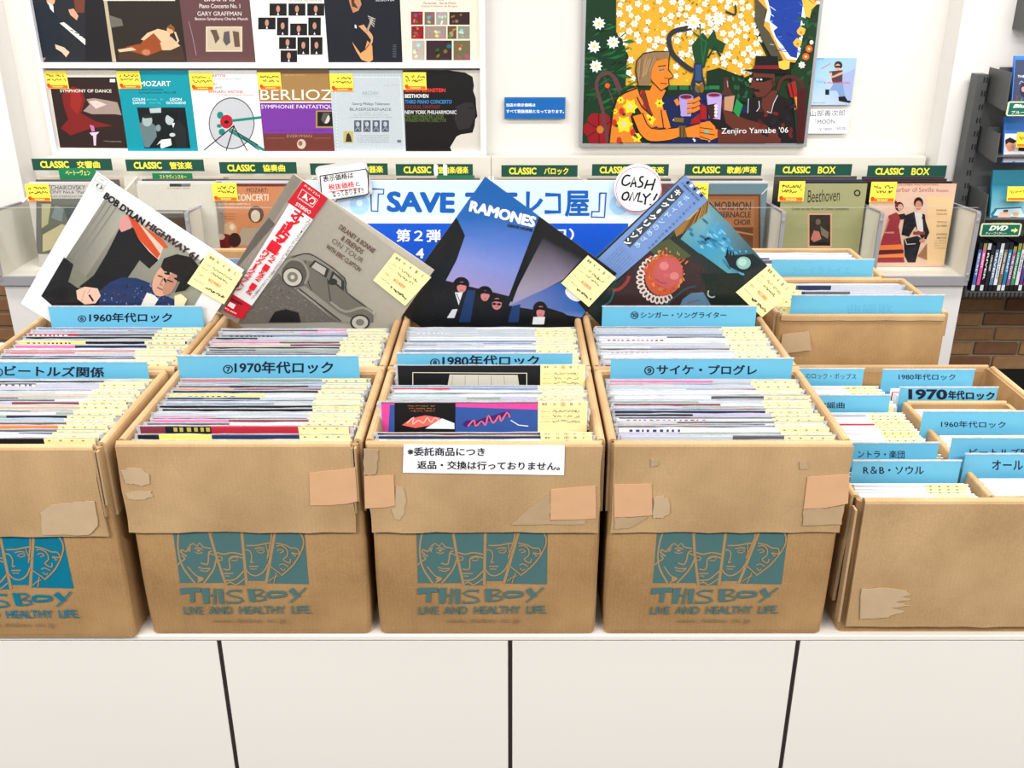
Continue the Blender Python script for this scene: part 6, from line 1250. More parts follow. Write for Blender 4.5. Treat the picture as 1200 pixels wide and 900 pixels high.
def t6(a):
    a.rect(700, -200, 1300, 400, (0.92, 0.88, 0.80)); a.text('Falla', (925, 2), (960, 2), (925, -8), (0.2, 0.2, 0.2)); a.text('Fernández · García Prieto', (866, 20), (1018, 20), (866, 9), (0.35, 0.30, 0.28)); a.text('Rafael Frühbeck de Burgos', (856, 36), (1024, 36), (856, 24), (0.80, 0.30, 0.25))
    pc = [(0.50, 0.10, 0.14), (0.45, 0.38, 0.30), (0.62, 0.60, 0.56), (0.20, 0.12, 0.12), (0.52, 0.10, 0.14), (0.60, 0.52, 0.48), (0.40, 0.28, 0.20), (0.55, 0.54, 0.48), (0.70, 0.66, 0.62), (0.20, 0.13, 0.16), (0.42, 0.38, 0.26)]
    for (x0, y0, x1, y1), c in zip(((806, 54, 862, 116), (870, 56, 918, 116), (924, 56, 978, 116), (986, 56, 1082, 116), (808, 122, 866, 182), (872, 122, 972, 182), (978, 122, 1020, 182), (1026, 122, 1082, 182), (812, 190, 870, 282), (878, 190, 998, 282), (1006, 190, 1084, 282)), pc):
        a.rect(x0, y0, x1, y1, c); rq = random.Random(int(x0))
        for q in range(5): a.ell(rq.uniform(x0 + 10, x1 - 10), rq.uniform(y0 + 10, y1 - 10), rq.uniform(4, 10), rq.uniform(5, 12), tuple(min(1, max(0, v + rq.choice([-0.15, 0.25, 0.3]))) for v in c), rq.uniform(0, 90), 7)
tops = [(47.5, V1, t1, (0.13, 0.14, 0.16), 'dark LP with a pianist at a keyboard, upper row of the wall frame'), (132, V1, t2, (0.2, 0.16, 0.13), 'LP with a painted reclining figure in rust cloth, upper row of the frame'), (219.5, V1, t3, (0.36, 0.24, 0.24), 'maroon piano concerto LP with a small engraving, upper row of the frame'),
        (300, V2, t4, (0.93, 0.92, 0.89), 'white LP with eleven small dark portraits, upper row of the wall frame'), (385, V2, t5, (0.09, 0.10, 0.14), 'dark LP with a player holding a lute-like instrument, upper row of the frame'), (472, V2, t6, (0.92, 0.88, 0.8), 'cream LP with a mosaic of small photos, upper row of the wall frame')]
for k, (xl, vw, dr, base, lab) in enumerate(tops): wall_lp(k, 1, P(xl, 72.5, LY).x, zm0, lab, vw, dr, base)

# ================================================================== painting, poster and blue sign on the wall
pY = 4.02
L0 = P(682.5, 168, pY); R0 = P(941.5, 167, pY); Hh = 0.86
M = wall_M(L0.x, pY, L0.z); W_ = R0.x - L0.x
e = empty('framed_painting', M=M); tag(e, 'large colourful painting of two people drinking at a table above flowers and sea', 'painting')
slab('canvas', 0, 0, W_, Hh, 0.025, mat('canvas_white', (0.85, 0.84, 0.82), 0.8), e, -0.001)
for nm, bb in (('frame_strip', (-0.014, -0.014, W_ + 0.014, 0.0)), ('frame_strip', (-0.014, Hh, W_ + 0.014, Hh + 0.014)), ('frame_strip', (-0.014, 0, 0, Hh)), ('frame_strip', (W_, 0, W_ + 0.014, Hh))):
    slab(nm, bb[0], bb[1], bb[2], bb[3], 0.029, ALU, e, 0.002, 0.001)
a = Art(M, (0, 0, W_, Hh)); k5 = 140 / 741.; rg = random.Random(11)
a.view(680, 0, k5)
BK = (0.07, 0.09, 0.07); GR = (0.06, 0.22, 0.11); YE = (0.84, 0.64, 0.16)
a.rect(0, -1500, 1600, 900, (0.08, 0.19, 0.10))
a.poly([(225, -1500), (1120, -1500), (1120, 60), (1080, 200), (1180, 400), (1020, 480), (850, 520), (700, 530), (280, 530), (270, 460), (300, 350), (250, 220), (222, 200)], YE)
for k in range(520):
    x = rg.uniform(225, 1140); y = rg.uniform(-500, 525)
    if (x > 1060 + (y - 60) * 0.5 and y > 0) or (y > 330 and 340 < x < 580): continue
    a.ell(x, y, rg.uniform(6, 15), rg.uniform(3, 7), rg.choice([(0.72, 0.50, 0.10), (0.86, 0.58, 0.16), (0.55, 0.42, 0.08), (0.95, 0.82, 0.35), (0.45, 0.42, 0.12)]), rg.uniform(0, 180), 5); a.z -= a.step * 0.9
def flower(x, y, r, cc=(0.95, 0.95, 0.90), ce=(0.90, 0.82, 0.35), n=7):
    pts = []
    for i in range(n * 2): t = PI * i / n + rg.uniform(-.1, .1); q = r * (1.0 if i % 2 == 0 else 0.66); pts.append((x + q * math.cos(t), y + q * math.sin(t)))
    a.poly(pts, cc); a.ell(x, y, r * 0.25, r * 0.25, ce, 0, 7); a.z -= a.step * 1.8
pts_ = []
tries = 0
while len(pts_) < 250 and tries < 9000:
    tries += 1; x = rg.uniform(235, 1130); y = rg.uniform(-480, 510); sc = 22 if y > 0 else 20
    if (x > 1070 + (y - 60) * 0.5 and y > -40) or (y > 320 and 330 < x < 590) or (y < -40 and x > 1080) or (y > 400 and 600 < x < 900): continue
    if any((x - p) ** 2 + (y - q) ** 2 < (1.7 * sc) ** 2 for p, q in pts_): continue
    pts_.append((x, y)); flower(x, y, sc + rg.uniform(-3, 5), n=rg.choice([5, 6, 5]))
a.z += a.step * 3
# leaves on the left, three daisies
a.poly([(0, -600), (225, -600), (222, 200), (290, 330), (280, 530), (300, 900), (0, 900)], (0.05, 0.20, 0.10))
for k in range(95):
    x = rg.uniform(20, 270); y = rg.uniform(120, 700); l_ = rg.uniform(60, 120); t = rg.uniform(-0.9, 0.2) if k % 2 else rg.uniform(2.2, 3.2)
    a.poly([(x, y), (x + l_ * math.cos(t) * .5 + 12, y + l_ * math.sin(t) * .5 - 13), (x + l_ * math.cos(t), y + l_ * math.sin(t)), (x + l_ * math.cos(t) * .5 - 6, y + l_ * math.sin(t) * .5 + 10)], rg.choice([(0.07, 0.33, 0.16), (0.04, 0.26, 0.12), (0.10, 0.40, 0.20), (0.03, 0.13, 0.07)])); a.z -= a.step * 0.5
for x, y in ((115, 145), (203, 262), (85, 290), (97, 410)): flower(x, y, 42, (0.95, 0.97, 0.93), (0.85, 0.82, 0.25), 9); a.z += a.step * 2
# chair back and red flower
a.line([(190, 900), (130, 650), (100, 540), (115, 480), (160, 450), (210, 480), (250, 560)], 22, (0.36, 0.22, 0.24), smooth=4); a.line([(150, 480), (215, 660)], 8, (0.36, 0.22, 0.24)); a.line([(190, 460), (250, 600)], 8, (0.36, 0.22, 0.24)); a.ell(168, 530, 16, 16, (0.85, 0.35, 0.12))
for t in range(6): a.ell(115 + 52 * math.cos(t * 1.05), 800 + 60 * math.sin(t * 1.05), 46, 48, (0.55, 0.07, 0.10), 0, 12)
for t in range(6): a.line([(115, 800), (115 + 80 * math.cos(t * 1.05 + .5), 800 + 90 * math.sin(t * 1.05 + .5))], 5, (0.2, 0.03, 0.05))
a.ell(123, 803, 22, 24, (0.75, 0.45, 0.15)); a.line([(170, 880), (140, 700)], 20, (0.36, 0.22, 0.24))
# vase of flowers and dark vine
a.line([(740, 160), (660, 175), (580, 195), (550, 240), (570, 330), (640, 400), (700, 440)], 30, (0.16, 0.18, 0.20), smooth=4); a.line([(900, 70), (960, 90), (960, 30)], 12, (0.16, 0.18, 0.20), smooth=3)
a.poly([(690, 280), (740, 220), (760, 200), (790, 240), (830, 180), (845, 240), (900, 270), (880, 330), (800, 300), (770, 420), (720, 420), (700, 340)], (0.08, 0.25, 0.13)); a.line([(760, 380), (780, 260), (700, 200)], 9, (0.12, 0.36, 0.2)); a.line([(790, 360), (830, 290), (870, 350)], 12, (0.05, 0.16, 0.09)); a.line([(740, 130), (760, 400)], 7, (0.12, 0.36, 0.2))
flower(700, 140, 52, (0.96, 0.97, 0.94), (0.88, 0.84, 0.3), 11); a.z += a.step * 2; flower(860, 115, 48, (0.96, 0.97, 0.94), (0.93, 0.9, 0.5), 11); a.z += a.step * 2
a.poly([(560, 530), (930, 530), (930, 600), (520, 600)], (0.10, 0.14, 0.10)); 
for k in range(6): a.rect(545 + 70 * k, 532, 600 + 70 * k, 556, (0.10, 0.42, 0.22))
a.poly([(705, 390), (755, 390), (760, 470), (775, 520), (760, 590), (700, 590), (685, 520), (700, 470)], (0.12, 0.16, 0.24)); a.rect(712, 400, 750, 500, (0.18, 0.28, 0.46)); a.ell(735, 545, 26, 30, (0.42, 0.36, 0.18)); a.line([(715, 515), (735, 530), (755, 512)], 6, (0.9, 0.65, 0.2)); a.ell(810, 485, 30, 30, (0.13, 0.18, 0.28)); a.ell(810, 485, 14, 14, (0.25, 0.35, 0.5))
# table
a.poly([(520, 600), (900, 590), (1100, 700), (1150, 900), (430, 900)], (0.07, 0.12, 0.30))
for k in range(34): a.ell(rg.uniform(520, 1000), rg.uniform(600, 880), rg.uniform(5, 12), rg.uniform(4, 9), rg.choice([(0.85, 0.88, 0.93), (0.12, 0.22, 0.50), (0.03, 0.06, 0.18)]), rg.uniform(0, 180), 6); a.z -= a.step * .8
# woman
SK = (0.90, 0.49, 0.14)
a.poly([(430, 560), (450, 520), (530, 560), (500, 620), (545, 790), (480, 790), (440, 700), (400, 560)], SK); a.poly([(350, 540), (300, 555), (235, 600), (205, 700), (180, 885), (380, 885), (330, 800), (310, 720), (350, 660), (440, 790), (480, 780), (500, 700), (490, 600), (455, 590), (440, 680), (370, 600)], (0.84, 0.50, 0.14))
for x, y, r in ((270, 770, 58), (310, 660, 50), (430, 740, 40), (490, 640, 30), (350, 850, 34), (250, 620, 26), (215, 690, 20)): flower(x, y, r, (0.93, 0.83, 0.16), (0.75, 0.78, 0.80) if r > 45 else (0.6, 0.3, 0.1), 6); a.z += a.step * 2
for x, y in ((240, 870), (325, 820), (385, 580), (210, 760), (255, 690), (400, 660)): a.ell(x, y, 16, 22, (0.75, 0.16, 0.12)); a.ell(x + 14, y + 18, 10, 10, (0.15, 0.25, 0.08))
a.poly([(370, 590), (390, 555), (440, 690), (455, 720), (420, 700)], (0.45, 0.16, 0.12)); a.line([(350, 545), (235, 600), (200, 700), (178, 885)], 9, BK, smooth=3); a.line([(350, 600), (380, 660), (445, 720)], 7, BK)
a.poly([(325, 720), (400, 700), (440, 790), (520, 800), (610, 790), (640, 830), (560, 870), (430, 880), (370, 830)], SK); a.line([(320, 740), (370, 830), (430, 876), (560, 868), (640, 835)], 8, BK, smooth=3); a.line([(385, 700), (440, 795), (600, 790)], 7, BK, smooth=3)
a.poly([(500, 690), (530, 680), (560, 790), (530, 800)], SK); a.line([(500, 680), (515, 790)], 6, BK); a.line([(530, 680), (560, 780)], 5, BK)
a.poly([(610, 780), (655, 780), (655, 850), (612, 850)], (0.42, 0.33, 0.14)); a.line([(620, 785), (622, 848)], 4, BK); a.line([(640, 785), (642, 848)], 4, BK)
a.poly([(650, 790), (720, 770), (790, 750), (870, 770), (830, 790), (880, 810), (870, 850), (800, 840), (790, 870), (720, 850), (660, 850)], SK)
for q in (((770, 790), (860, 800)), ((770, 810), (850, 840)), ((760, 835), (800, 860)), ((650, 790), (740, 765), (860, 770)), ((655, 850), (740, 860), (800, 868))): a.line(q, 5, BK)
a.ell(835, 812, 10, 6, (0.25, 0.75, 0.70))
a.poly([(455, 380), (540, 360), (545, 440), (575, 475), (545, 490), (548, 530), (500, 560), (455, 520), (430, 470)], SK); a.poly([(360, 530), (345, 440), (350, 380), (390, 335), (450, 322), (555, 320), (558, 360), (470, 372), (445, 410), (440, 480), (425, 530)], (0.55, 0.43, 0.30))
for k in range(12): a.line([(370 + 10 * k, 345 + rg.uniform(0, 30)), (360 + 7 * k, 500 - 6 * k)], 4, rg.choice([(0.66, 0.54, 0.38), (0.45, 0.34, 0.24)])); a.z -= a.step * .7
a.line([(360, 535), (342, 440), (350, 375), (390, 332), (450, 320), (555, 318), (545, 430), (578, 475), (545, 490), (550, 530), (500, 562), (440, 500)], 7, BK); a.line([(485, 435), (520, 430)], 9, (0.2, 0.45, 0.55)); a.line([(480, 412), (530, 405)], 6, BK); a.line([(495, 515), (540, 518)], 6, (0.55, 0.15, 0.12)); a.line([(520, 478), (528, 488), (545, 480)], 4, BK)
# cups and hands
for x in (655,): a.poly([(x - 45, 600), (x + 45, 600), (x + 30, 720), (x - 30, 720)], (0.66, 0.58, 0.82)); a.ell(x, 600, 45, 18, (0.55, 0.48, 0.72)); a.ell(x, 600, 36, 12, (0.45, 0.08, 0.15))
for y in (630, 660, 690): a.line([(740, y - 25), (700, y - 5), (660, y + 2)], 22, SK, smooth=3); a.line([(700, y + 8), (660, y + 14)], 4, BK)
a.line([(590, 615), (608, 650)], 24, SK); a.poly([(690, 740), (740, 700), (745, 760), (680, 770)], (0.60, 0.08, 0.12)); a.line([(580, 740), (640, 745)], 26, (0.45, 0.36, 0.14))
# second view: sea, man in hat
a.view(820, 0, k5)
a.poly([(340, -1500), (420, -1500), (420, 0), (400, 110), (440, 200), (500, 330), (560, 400), (430, 330), (380, 240), (350, 120)], (0.30, 0.28, 0.20)); a.poly([(360, -1500), (1000, -1500), (700, 400), (520, 380), (480, 300), (430, 200), (395, 160), (415, 60), (360, 0)], (0.88, 0.62, 0.20))
a.poly([(400, -1500), (1000, -1500), (660, 250), (600, 370), (540, 365), (490, 290), (440, 190), (430, 140), (400, 130), (420, 60), (400, 0)], (0.90, 0.94, 0.97)); a.poly([(415, -1500), (1000, -1500), (1000, -100), (640, 0), (600, 360), (560, 350), (510, 280), (470, 230), (455, 190), (480, 170), (430, 130), (440, 80), (420, 0)], (0.08, 0.22, 0.58))
for k in range(60): x = rg.uniform(430, 640); y = rg.uniform(-400, 330); a.ell(x, y, rg.uniform(10, 30), rg.uniform(2, 4), rg.choice([(0.12, 0.32, 0.70), (0.05, 0.16, 0.46), (0.30, 0.46, 0.74), (0.07, 0.20, 0.55)]) if x > 480 else (0.70, 0.80, 0.90), rg.uniform(-10, 40), 6); a.z -= a.step * .8
a.line([(345, -400), (350, 60), (350, 130), (400, 240), (440, 330), (490, 370)], 18, (0.30, 0.28, 0.22), smooth=3)
a.poly([(690, -1500), (900, -1500), (900, 900), (600, 900), (560, 440), (620, 330), (640, 200), (660, 60)], (0.09, 0.20, 0.10)); 
for k in range(30): a.ell(rg.uniform(610, 720), rg.uniform(60, 520), rg.uniform(10, 26), rg.uniform(6, 14), rg.choice([(0.10, 0.34, 0.18), (0.05, 0.14, 0.08), (0.14, 0.28, 0.16)]), rg.uniform(0, 180), 8); a.z -= a.step * .7
a.poly([(625, -30), (650, -50), (760, -40), (740, 10), (690, 60), (680, 110), (650, 100), (640, 40)], (0.93, 0.70, 0.28)); a.line([(650, -20), (700, 20), (735, -10)], 5, (0.8, 0.35, 0.1)); a.ell(730, -10, 30, 26, (0.90, 0.45, 0.25)); a.ell(730, 15, 14, 12, (0.93, 0.85, 0.75))
for x, y in ((626, 190), (604, 262)): a.poly([(x - 28, y), (x - 5, y - 28), (x + 28, y - 10), (x + 20, y + 20), (x, y + 34), (x - 22, y + 18)], (0.94, 0.70, 0.28)); a.ell(x, y + 10, 8, 8, (0.85, 0.45, 0.15))
a.ell(675, 302, 22, 22, (0.85, 0.36, 0.12)); a.ell(655, 350, 22, 22, (0.85, 0.36, 0.12)); a.ell(675, 302, 8, 8, (0.95, 0.8, 0.6)); a.ell(655, 350, 8, 8, (0.95, 0.8, 0.6)); flower(630, 402, 24); a.z += a.step * 2; a.ell(690, 262, 12, 14, (0.85, 0.88, 0.80)); a.poly([(485, 380), (520, 372), (556, 378), (552, 425), (520, 432), (488, 420)], (0.93, 0.74, 0.30))
a.poly([(40, 440), (120, 420), (280, 480), (340, 560), (300, 640), (140, 600), (40, 520)], (0.06, 0.16, 0.09))
for k in range(20): a.ell(rg.uniform(190, 330), rg.uniform(470, 600), 16, 9, rg.choice([(0.10, 0.34, 0.18), (0.04, 0.12, 0.07)]), rg.uniform(0, 180), 7); a.z -= a.step * .7
# chair of the man
a.line([(640, 880), (640, 560), (600, 490), (540, 475), (500, 500), (480, 560)], 20, (0.30, 0.13, 0.12), smooth=4); a.poly([(540, 520), (590, 500), (610, 620), (560, 600)], (0.62, 0.10, 0.10)); a.poly([(580, 600), (605, 600), (600, 680), (585, 680)], (0.85, 0.55, 0.15)); a.line([(560, 510), (600, 700)], 9, (0.25, 0.10, 0.10)); a.poly([(600, 560), (660, 540), (640, 880), (600, 880)], (0.28, 0.07, 0.08))
MB_ = (0.37, 0.17, 0.12)
a.poly([(110, 885), (120, 800), (60, 760), (140, 640), (200, 700), (300, 700), (310, 610), (450, 570), (560, 620), (600, 885)], (0.10, 0.07, 0.08)); a.poly([(125, 620), (160, 615), (200, 700), (290, 740), (400, 770), (500, 830), (500, 885), (110, 885), (110, 800), (240, 830), (160, 760)], MB_)
for k in range(22): a.ell(rg.uniform(330, 580), rg.uniform(640, 860), 20, 12, rg.choice([(0.42, 0.09, 0.10), (0.05, 0.04, 0.06), (0.30, 0.07, 0.09), (0.12, 0.10, 0.18)]), rg.uniform(0, 180), 7); a.z -= a.step * .7
a.poly([(385, 600), (450, 560), (480, 560), (440, 690), (400, 700), (380, 650)], MB_); a.line([(365, 625), (368, 665), (350, 690)], 5, (0.75, 0.8, 0.85)); a.line([(480, 590), (455, 640), (440, 700), (415, 690)], 5, (0.75, 0.8, 0.85)); a.line([(300, 610), (295, 700)], 4, (0.75, 0.8, 0.85))
a.poly([(330, 450), (460, 445), (465, 520), (430, 580), (395, 605), (350, 600), (330, 570), (335, 545), (300, 545), (320, 510)], MB_); a.line([(330, 480), (320, 510), (300, 545), (335, 550), (330, 590), (355, 605), (400, 600), (440, 560), (465, 500)], 6, BK); a.poly([(330, 480), (400, 478), (460, 485), (395, 508), (345, 505)], (0.03, 0.03, 0.03)); a.ell(355, 492, 8, 6, (0.8, 0.82, 0.85)); a.ell(378, 492, 7, 6, (0.8, 0.82, 0.85)); a.poly([(330, 552), (365, 552), (370, 570), (330, 565)], (0.08, 0.05, 0.05)); a.ell(448, 510, 10, 20, (0.30, 0.13, 0.10)); a.line([(345, 580), (370, 585)], 5, (0.5, 0.12, 0.12))
a.poly([(345, 345), (480, 348), (488, 440), (335, 440)], (0.07, 0.07, 0.07)); a.poly([(332, 405), (488, 403), (490, 432), (330, 432)], (0.48, 0.09, 0.10)); a.poly([(255, 432), (340, 425), (490, 428), (550, 440), (540, 460), (470, 458), (350, 452)], (0.04, 0.04, 0.04))
a.poly([(148, 480), (175, 480), (182, 550), (205, 585), (190, 600), (130, 585), (145, 550)], (0.30, 0.16, 0.14)); a.line([(168, 500), (172, 540)], 5, (0.7, .6, .55)); a.rect(55, 530, 120, 552, (0.12, 0.45, 0.25)); a.poly([(150, 600), (215, 590), (200, 690), (150, 680)], (0.72, 0.55, 0.42)); a.poly([(225, 610), (265, 650), (240, 725), (205, 690)], (0.12, 0.55, 0.28))
a.poly([(40, 590), (135, 590), (125, 740), (55, 730)], (0.70, 0.62, 0.84)); a.ell(87, 588, 47, 16, (0.55, 0.48, 0.72)); a.ell(87, 588, 36, 10, (0.50, 0.08, 0.15)); a.poly([(40, 650), (100, 640), (110, 720), (60, 740)], (0.22, 0.10, 0.08))
for y in (655, 675, 695, 715): a.ell(98, y, 11, 10, (0.86, 0.80, 0.85))
a.poly([(0, 640), (40, 660), (40, 740), (0, 740)], (0.60, 0.08, 0.12)); a.poly([(0, 760), (60, 750), (90, 780), (110, 850), (60, 870), (0, 860)], SK); a.line([(0, 790), (80, 800)], 5, BK); a.line([(0, 820), (90, 835)], 5, BK); a.line([(0, 845), (60, 865)], 5, BK); a.ell(40, 816, 14, 9, (0.25, 0.75, 0.70)); a.ell(10, 545, 14, 30, (0.5, 0.35, 0.1))
a.text("Zenjiro Yamabe '06", (132, 838), (545, 832), (132, 792), (0.93, 0.94, 0.95), 0.0)
a.build('painting_surface', PAINT, e)

# poster beside the painting and its caption
Y = 4.035
A = P(948.5, 67, Y); B = P(998.5, 123, Y); A = P(949, 68, Y); x1_ = P(1007.5, 68, Y).x; x0_ = P(947.5, 123, Y).x; z0_ = B.z
M = wall_M(A.x - 0.004, Y, z0_); wd = 0.190; h_ = A.z - z0_
e = empty('poster', M=M); tag(e, 'small pale blue poster of a crouching figure in jeans beside the painting', 'poster')
slab('sheet', 0, 0, wd, h_, 0.004, PRINT, e, 0, 0.0003, (0.72, 0.84, 0.92))
a = Art(M, (0, 0, wd, h_), (860, 0, 340 / 1200.)); a.grad([(300, 230), (560, 230), (540, 460), (300, 460)], [(0.50, 0.76, 0.90), (0.64, 0.76, 0.88), (0.66, 0.66, 0.78), (0.80, 0.88, 0.95)]); a.poly([(520, 275), (500, 440), (400, 330)], (0.62, 0.68, 0.84))
a.ell(432, 270, 17, 17, (0.22, 0.14, 0.12)); a.ell(430, 278, 12, 14, (0.85, 0.62, 0.5)); a.rect(418, 272, 444, 280, (0.05, 0.05, 0.06)); a.poly([(395, 295), (450, 290), (448, 345), (400, 350)], (0.30, 0.22, 0.25)); a.line([(400, 300), (405, 320), (440, 305), (452, 300)], 10, (0.85, 0.62, 0.5)); a.line([(360, 285), (400, 262)], 4, (0.85, 0.45, 0.5)); a.poly([(395, 345), (450, 340), (460, 400), (440, 405), (425, 375), (395, 375), (392, 372)], (0.48, 0.60, 0.78)); a.poly([(398, 300), (380, 340), (395, 372), (410, 350)], (0.70, 0.78, 0.88)); a.rect(378, 370, 394, 392, (0.07, 0.08, 0.1)); a.poly([(432, 400), (460, 398), (470, 415), (485, 418), (478, 426), (434, 418)], (0.06, 0.06, 0.08))
a.text('A MUSIC SPECIAL', (372, 346), (482, 346), (372, 338), (0.85, 0.30, 0.35), 0.02); a.text('Zenjiro', (340, 346), (374, 344), (340, 332), (0.55, 0.72, 0.9)); a.scribble((318, 428), (380, 428), 5, (0.35, 0.45, 0.6), wd=1); a.scribble((335, 245), (372, 245), 4, (0.2, 0.3, 0.5), wd=1); a.build('poster_print', PRINT, e)
A = P(943, 128, Y); C_ = P(940, 156.5, Y); M = wall_M(A.x, Y, C_.z); wd = 0.185; h_ = A.z - C_.z
e = empty('caption_sheet', M=M); tag(e, 'white paper with handwritten MOON caption under the small pale blue poster', 'sign')
slab('sheet', 0, 0, wd, h_, 0.0012, MC['white_paper'], e)
a = Art(M, None, (860, 0, 340 / 1200.)); a.text('山部善次郎', (316, 482), (460, 480), (316, 456), (0.10, 0.10, 0.12), 0.0); a.text('『MOON』', (335, 516), (428, 512), (335, 492), (0.10, 0.10, 0.12), 0.0); a.text('￥3800（税抜）', (352, 542), (470, 538), (352, 527), (0.35, 0.35, 0.38), 0.0); a.build('lettering', PRINT, e)
# blue notice on the wall
A = P(591, 114, Y); B = P(662.5, 139.5, Y); M = wall_M(A.x, Y, B.z); e = empty('wall_notice', M=M); wd = P(662.5, 127, Y).x - P(591, 127, Y).x; h_ = A.z - B.z
tag(e, 'blue wall notice with white Japanese text about displayed prices', 'sign')
slab('plate', 0, 0, wd, h_, 0.003, PRINT, e, 0, 0.0005, (0.16, 0.42, 0.66)); a = Art(M, (0, 0, wd, h_), (560, 0, .25)); a.rect(130, 462, 406, 552, (0.05, 0.38, 0.68)); a.text('当店の表示価格は', (133, 500), (270, 500), (133, 484), (0.95, 0.97, 1), 0.03); a.text('すべて税抜価格となっております。', (133, 530), (404, 531), (133, 513), (0.95, 0.97, 1), 0.03); a.build('lettering', PRINT, e)

# ================================================================== the disc rack at the side
rk = empty('disc_rack', (1.80, 3.86, 0.30)); tag(rk, 'dark grey steel rack of discs against the wall, cut by the picture edge', 'rack')
def rb(nm, x0, x1, y0, y1, z0, z1, m=DARKG, bev=0.001, par=None): return box(nm, (x0 - 1.80, x1 - 1.80, y0 - 3.86, y1 - 3.86, z0 - 0.30, z1 - 0.30), m, par or rk, bev)
RT = P(1147, 86, 3.88).z; RX = P(1147, 86, 3.86).x - 0.01
post = rb('post', RX, RX + 0.042, 3.84, 3.90, 0.0, RT)
bm = bmesh.new()
z = RT - 0.03
while z > 0.7:
    for xx in (0.026, 0.037): add_box(bm, RX + xx - 0.0025 - 1.80, RX + xx + 0.0025 - 1.80, -0.0212, -0.0195, z - 0.30, z - 0.28)
    z -= 0.05
slots = bmobj('slot_row', bm, BLACK, post); slots['kind'] = 'stuff'
rb('back_panel', RX + 0.042, 2.6, 3.875, 3.885, 0.60, RT - 0.005, mat('rack_back_grey', (0.42, 0.43, 0.43), 0.5, 0.1, 0.04, 12))
rb('plinth', RX + 0.03, 2.6, 3.87, 3.90, 0.0, 0.02, BLACK)
SHX = RX + 0.055
def lvl(ypx, Yf): return P(1160, ypx, Yf).z
shelves = []
for yb_, yt_ in ((120, 82), (180, 152), (253, 222)):
    zz = lvl(yb_ + 1, 3.74); zt_ = lvl(yt_, 3.80)
    rb('shelf_board', SHX, 2.6, 3.70, 3.875, zz - 0.004, zz); 
    bm = bmesh.new(); pr = [(3.875, zz - 0.002), (3.875, zt_ + 0.004), (3.70, zt_), (3.69, zz - 0.022), (3.715, zz - 0.022)]
    A_ = [bm.verts.new((SHX - 1.80 - 0.001, y - 3.86, z - 0.30)) for y, z in pr]; B_ = [bm.verts.new((SHX - 1.80 + 0.003, y - 3.86, z - 0.30)) for y, z in pr]; bm.faces.new(A_); bm.faces.new(B_[::-1])
    for k in range(5): bm.faces.new((A_[k], A_[(k + 1) % 5], B_[(k + 1) % 5], B_[k]))
    bmobj('shelf_bracket', bm, DARKG, rk); rb('display_panel', SHX + 0.004, 2.6, 3.80, 3.806, zz, zt_ + 0.01); shelves.append(zz)
DZ = P(1165, 341, 3.60).z
rb('tray', RX - 0.02, 2.6, 3.58, 3.875, DZ - 0.012, DZ - 0.002); rb('tray_lip', RX - 0.02, 2.6, 3.575, 3.58, DZ - 0.014, DZ + 0.004); rb('tray_end', RX - 0.022, RX - 0.018, 3.58, 3.875, DZ - 0.012, DZ + 0.21)
bm = bmesh.new()
for i in range(40): add_box(bm, RX - 0.01 + i * 0.016 - 1.80, RX - 0.004 + i * 0.016 - 1.80, 3.573 - 3.86, 3.5755 - 3.86, DZ - 0.018 - 0.30, DZ + 0.002 - 0.30)
pr_ = bmobj('tray_perforation', bm, BLACK, rk); pr_['kind'] = 'stuff'
def case(x, y, z, wd, hh, label, draw, view, shell, lean=0.12, group=None, name='disc_case', dp=0.014):
    M = frame_M((x, y, z), (1, 0, 0), (0, -math.cos(lean), math.sin(lean))); e = empty(name, M=M); tag(e, label, 'disc case', group)
    slab('shell', 0, 0, wd, hh, dp, shell, e, 0, 0.0015); a = Art(M, (0.003, 0.003, wd - 0.003, hh - 0.003)); a.view(*view); draw(a); a.build('cover_print', GLOSS, e)
BLS = mat('blue_case_plastic', (0.15, 0.45, 0.80), 0.25, 0, 0.02, 10); BKC = mat('black_case_plastic', (0.08, 0.08, 0.10), 0.3, 0, 0.02, 10); TLC = mat('teal_case_plastic', (0.10, 0.50, 0.60), 0.3)
v8 = (1120, 70, 80 / 554.)
def g1(a):
    a.rect(400, 0, 800, 500, (0.22, 0.25, 0.36)); a.text('THE', (502, 145), (560, 145), (502, 125), (0.85, 0.87, 0.9), 0.02); a.ell(560, 245, 40, 60, (0.14, 0.13, 0.20)); a.ell(548, 240, 16, 22, (0.72, 0.55, 0.55)); a.line([(500, 290), (490, 330)], 8, (0.6, 0.15, 0.2)); a.line([(540, 310), (530, 340)], 6, (0.2, 0.6, 0.4)); a.line([(515, 200), (530, 175), (550, 185)], 6, (0.6, 0.65, 0.75), smooth=3)
case(P(1186, 118, 3.73).x, 3.73, shelves[0], 0.135, 0.172, 'blue-shelled disc case with a dark cover, top shelf of the rack', g1, v8, BLS, lean=0.25)
def g2(a):
    a.rect(300, 600, 800, 1000, (0.92, 0.91, 0.94)); a.poly([(400, 660), (430, 640), (480, 650), (475, 740), (430, 745), (400, 700)], (0.85, 0.62, 0.52)); a.poly([(400, 650), (440, 630), (500, 660), (470, 680), (430, 670), (405, 690)], (0.12, 0.09, 0.10)); a.ell(500, 690, 18, 24, (0.82, 0.62, 0.54)); a.poly([(520, 650), (560, 650), (560, 745), (505, 740)], (0.15, 0.13, 0.15))
    a.text('THE MAN WHO', (422, 778), (560, 778), (422, 768), (0.5, 0.35, 0.6), 0.02); a.text('KNEW TOO MUCH', (376, 802), (620, 802), (376, 789), (0.55, 0.3, 0.6), 0.03); a.poly([(440, 880), (480, 850), (520, 870), (560, 850), (560, 900), (500, 900), (470, 880)], (0.12, 0.14, 0.25)); a.ell(470, 835, 12, 10, (0.2, 0.22, 0.3)); a.line([(480, 880), (470, 930)], 10, (0.12, 0.14, 0.25))
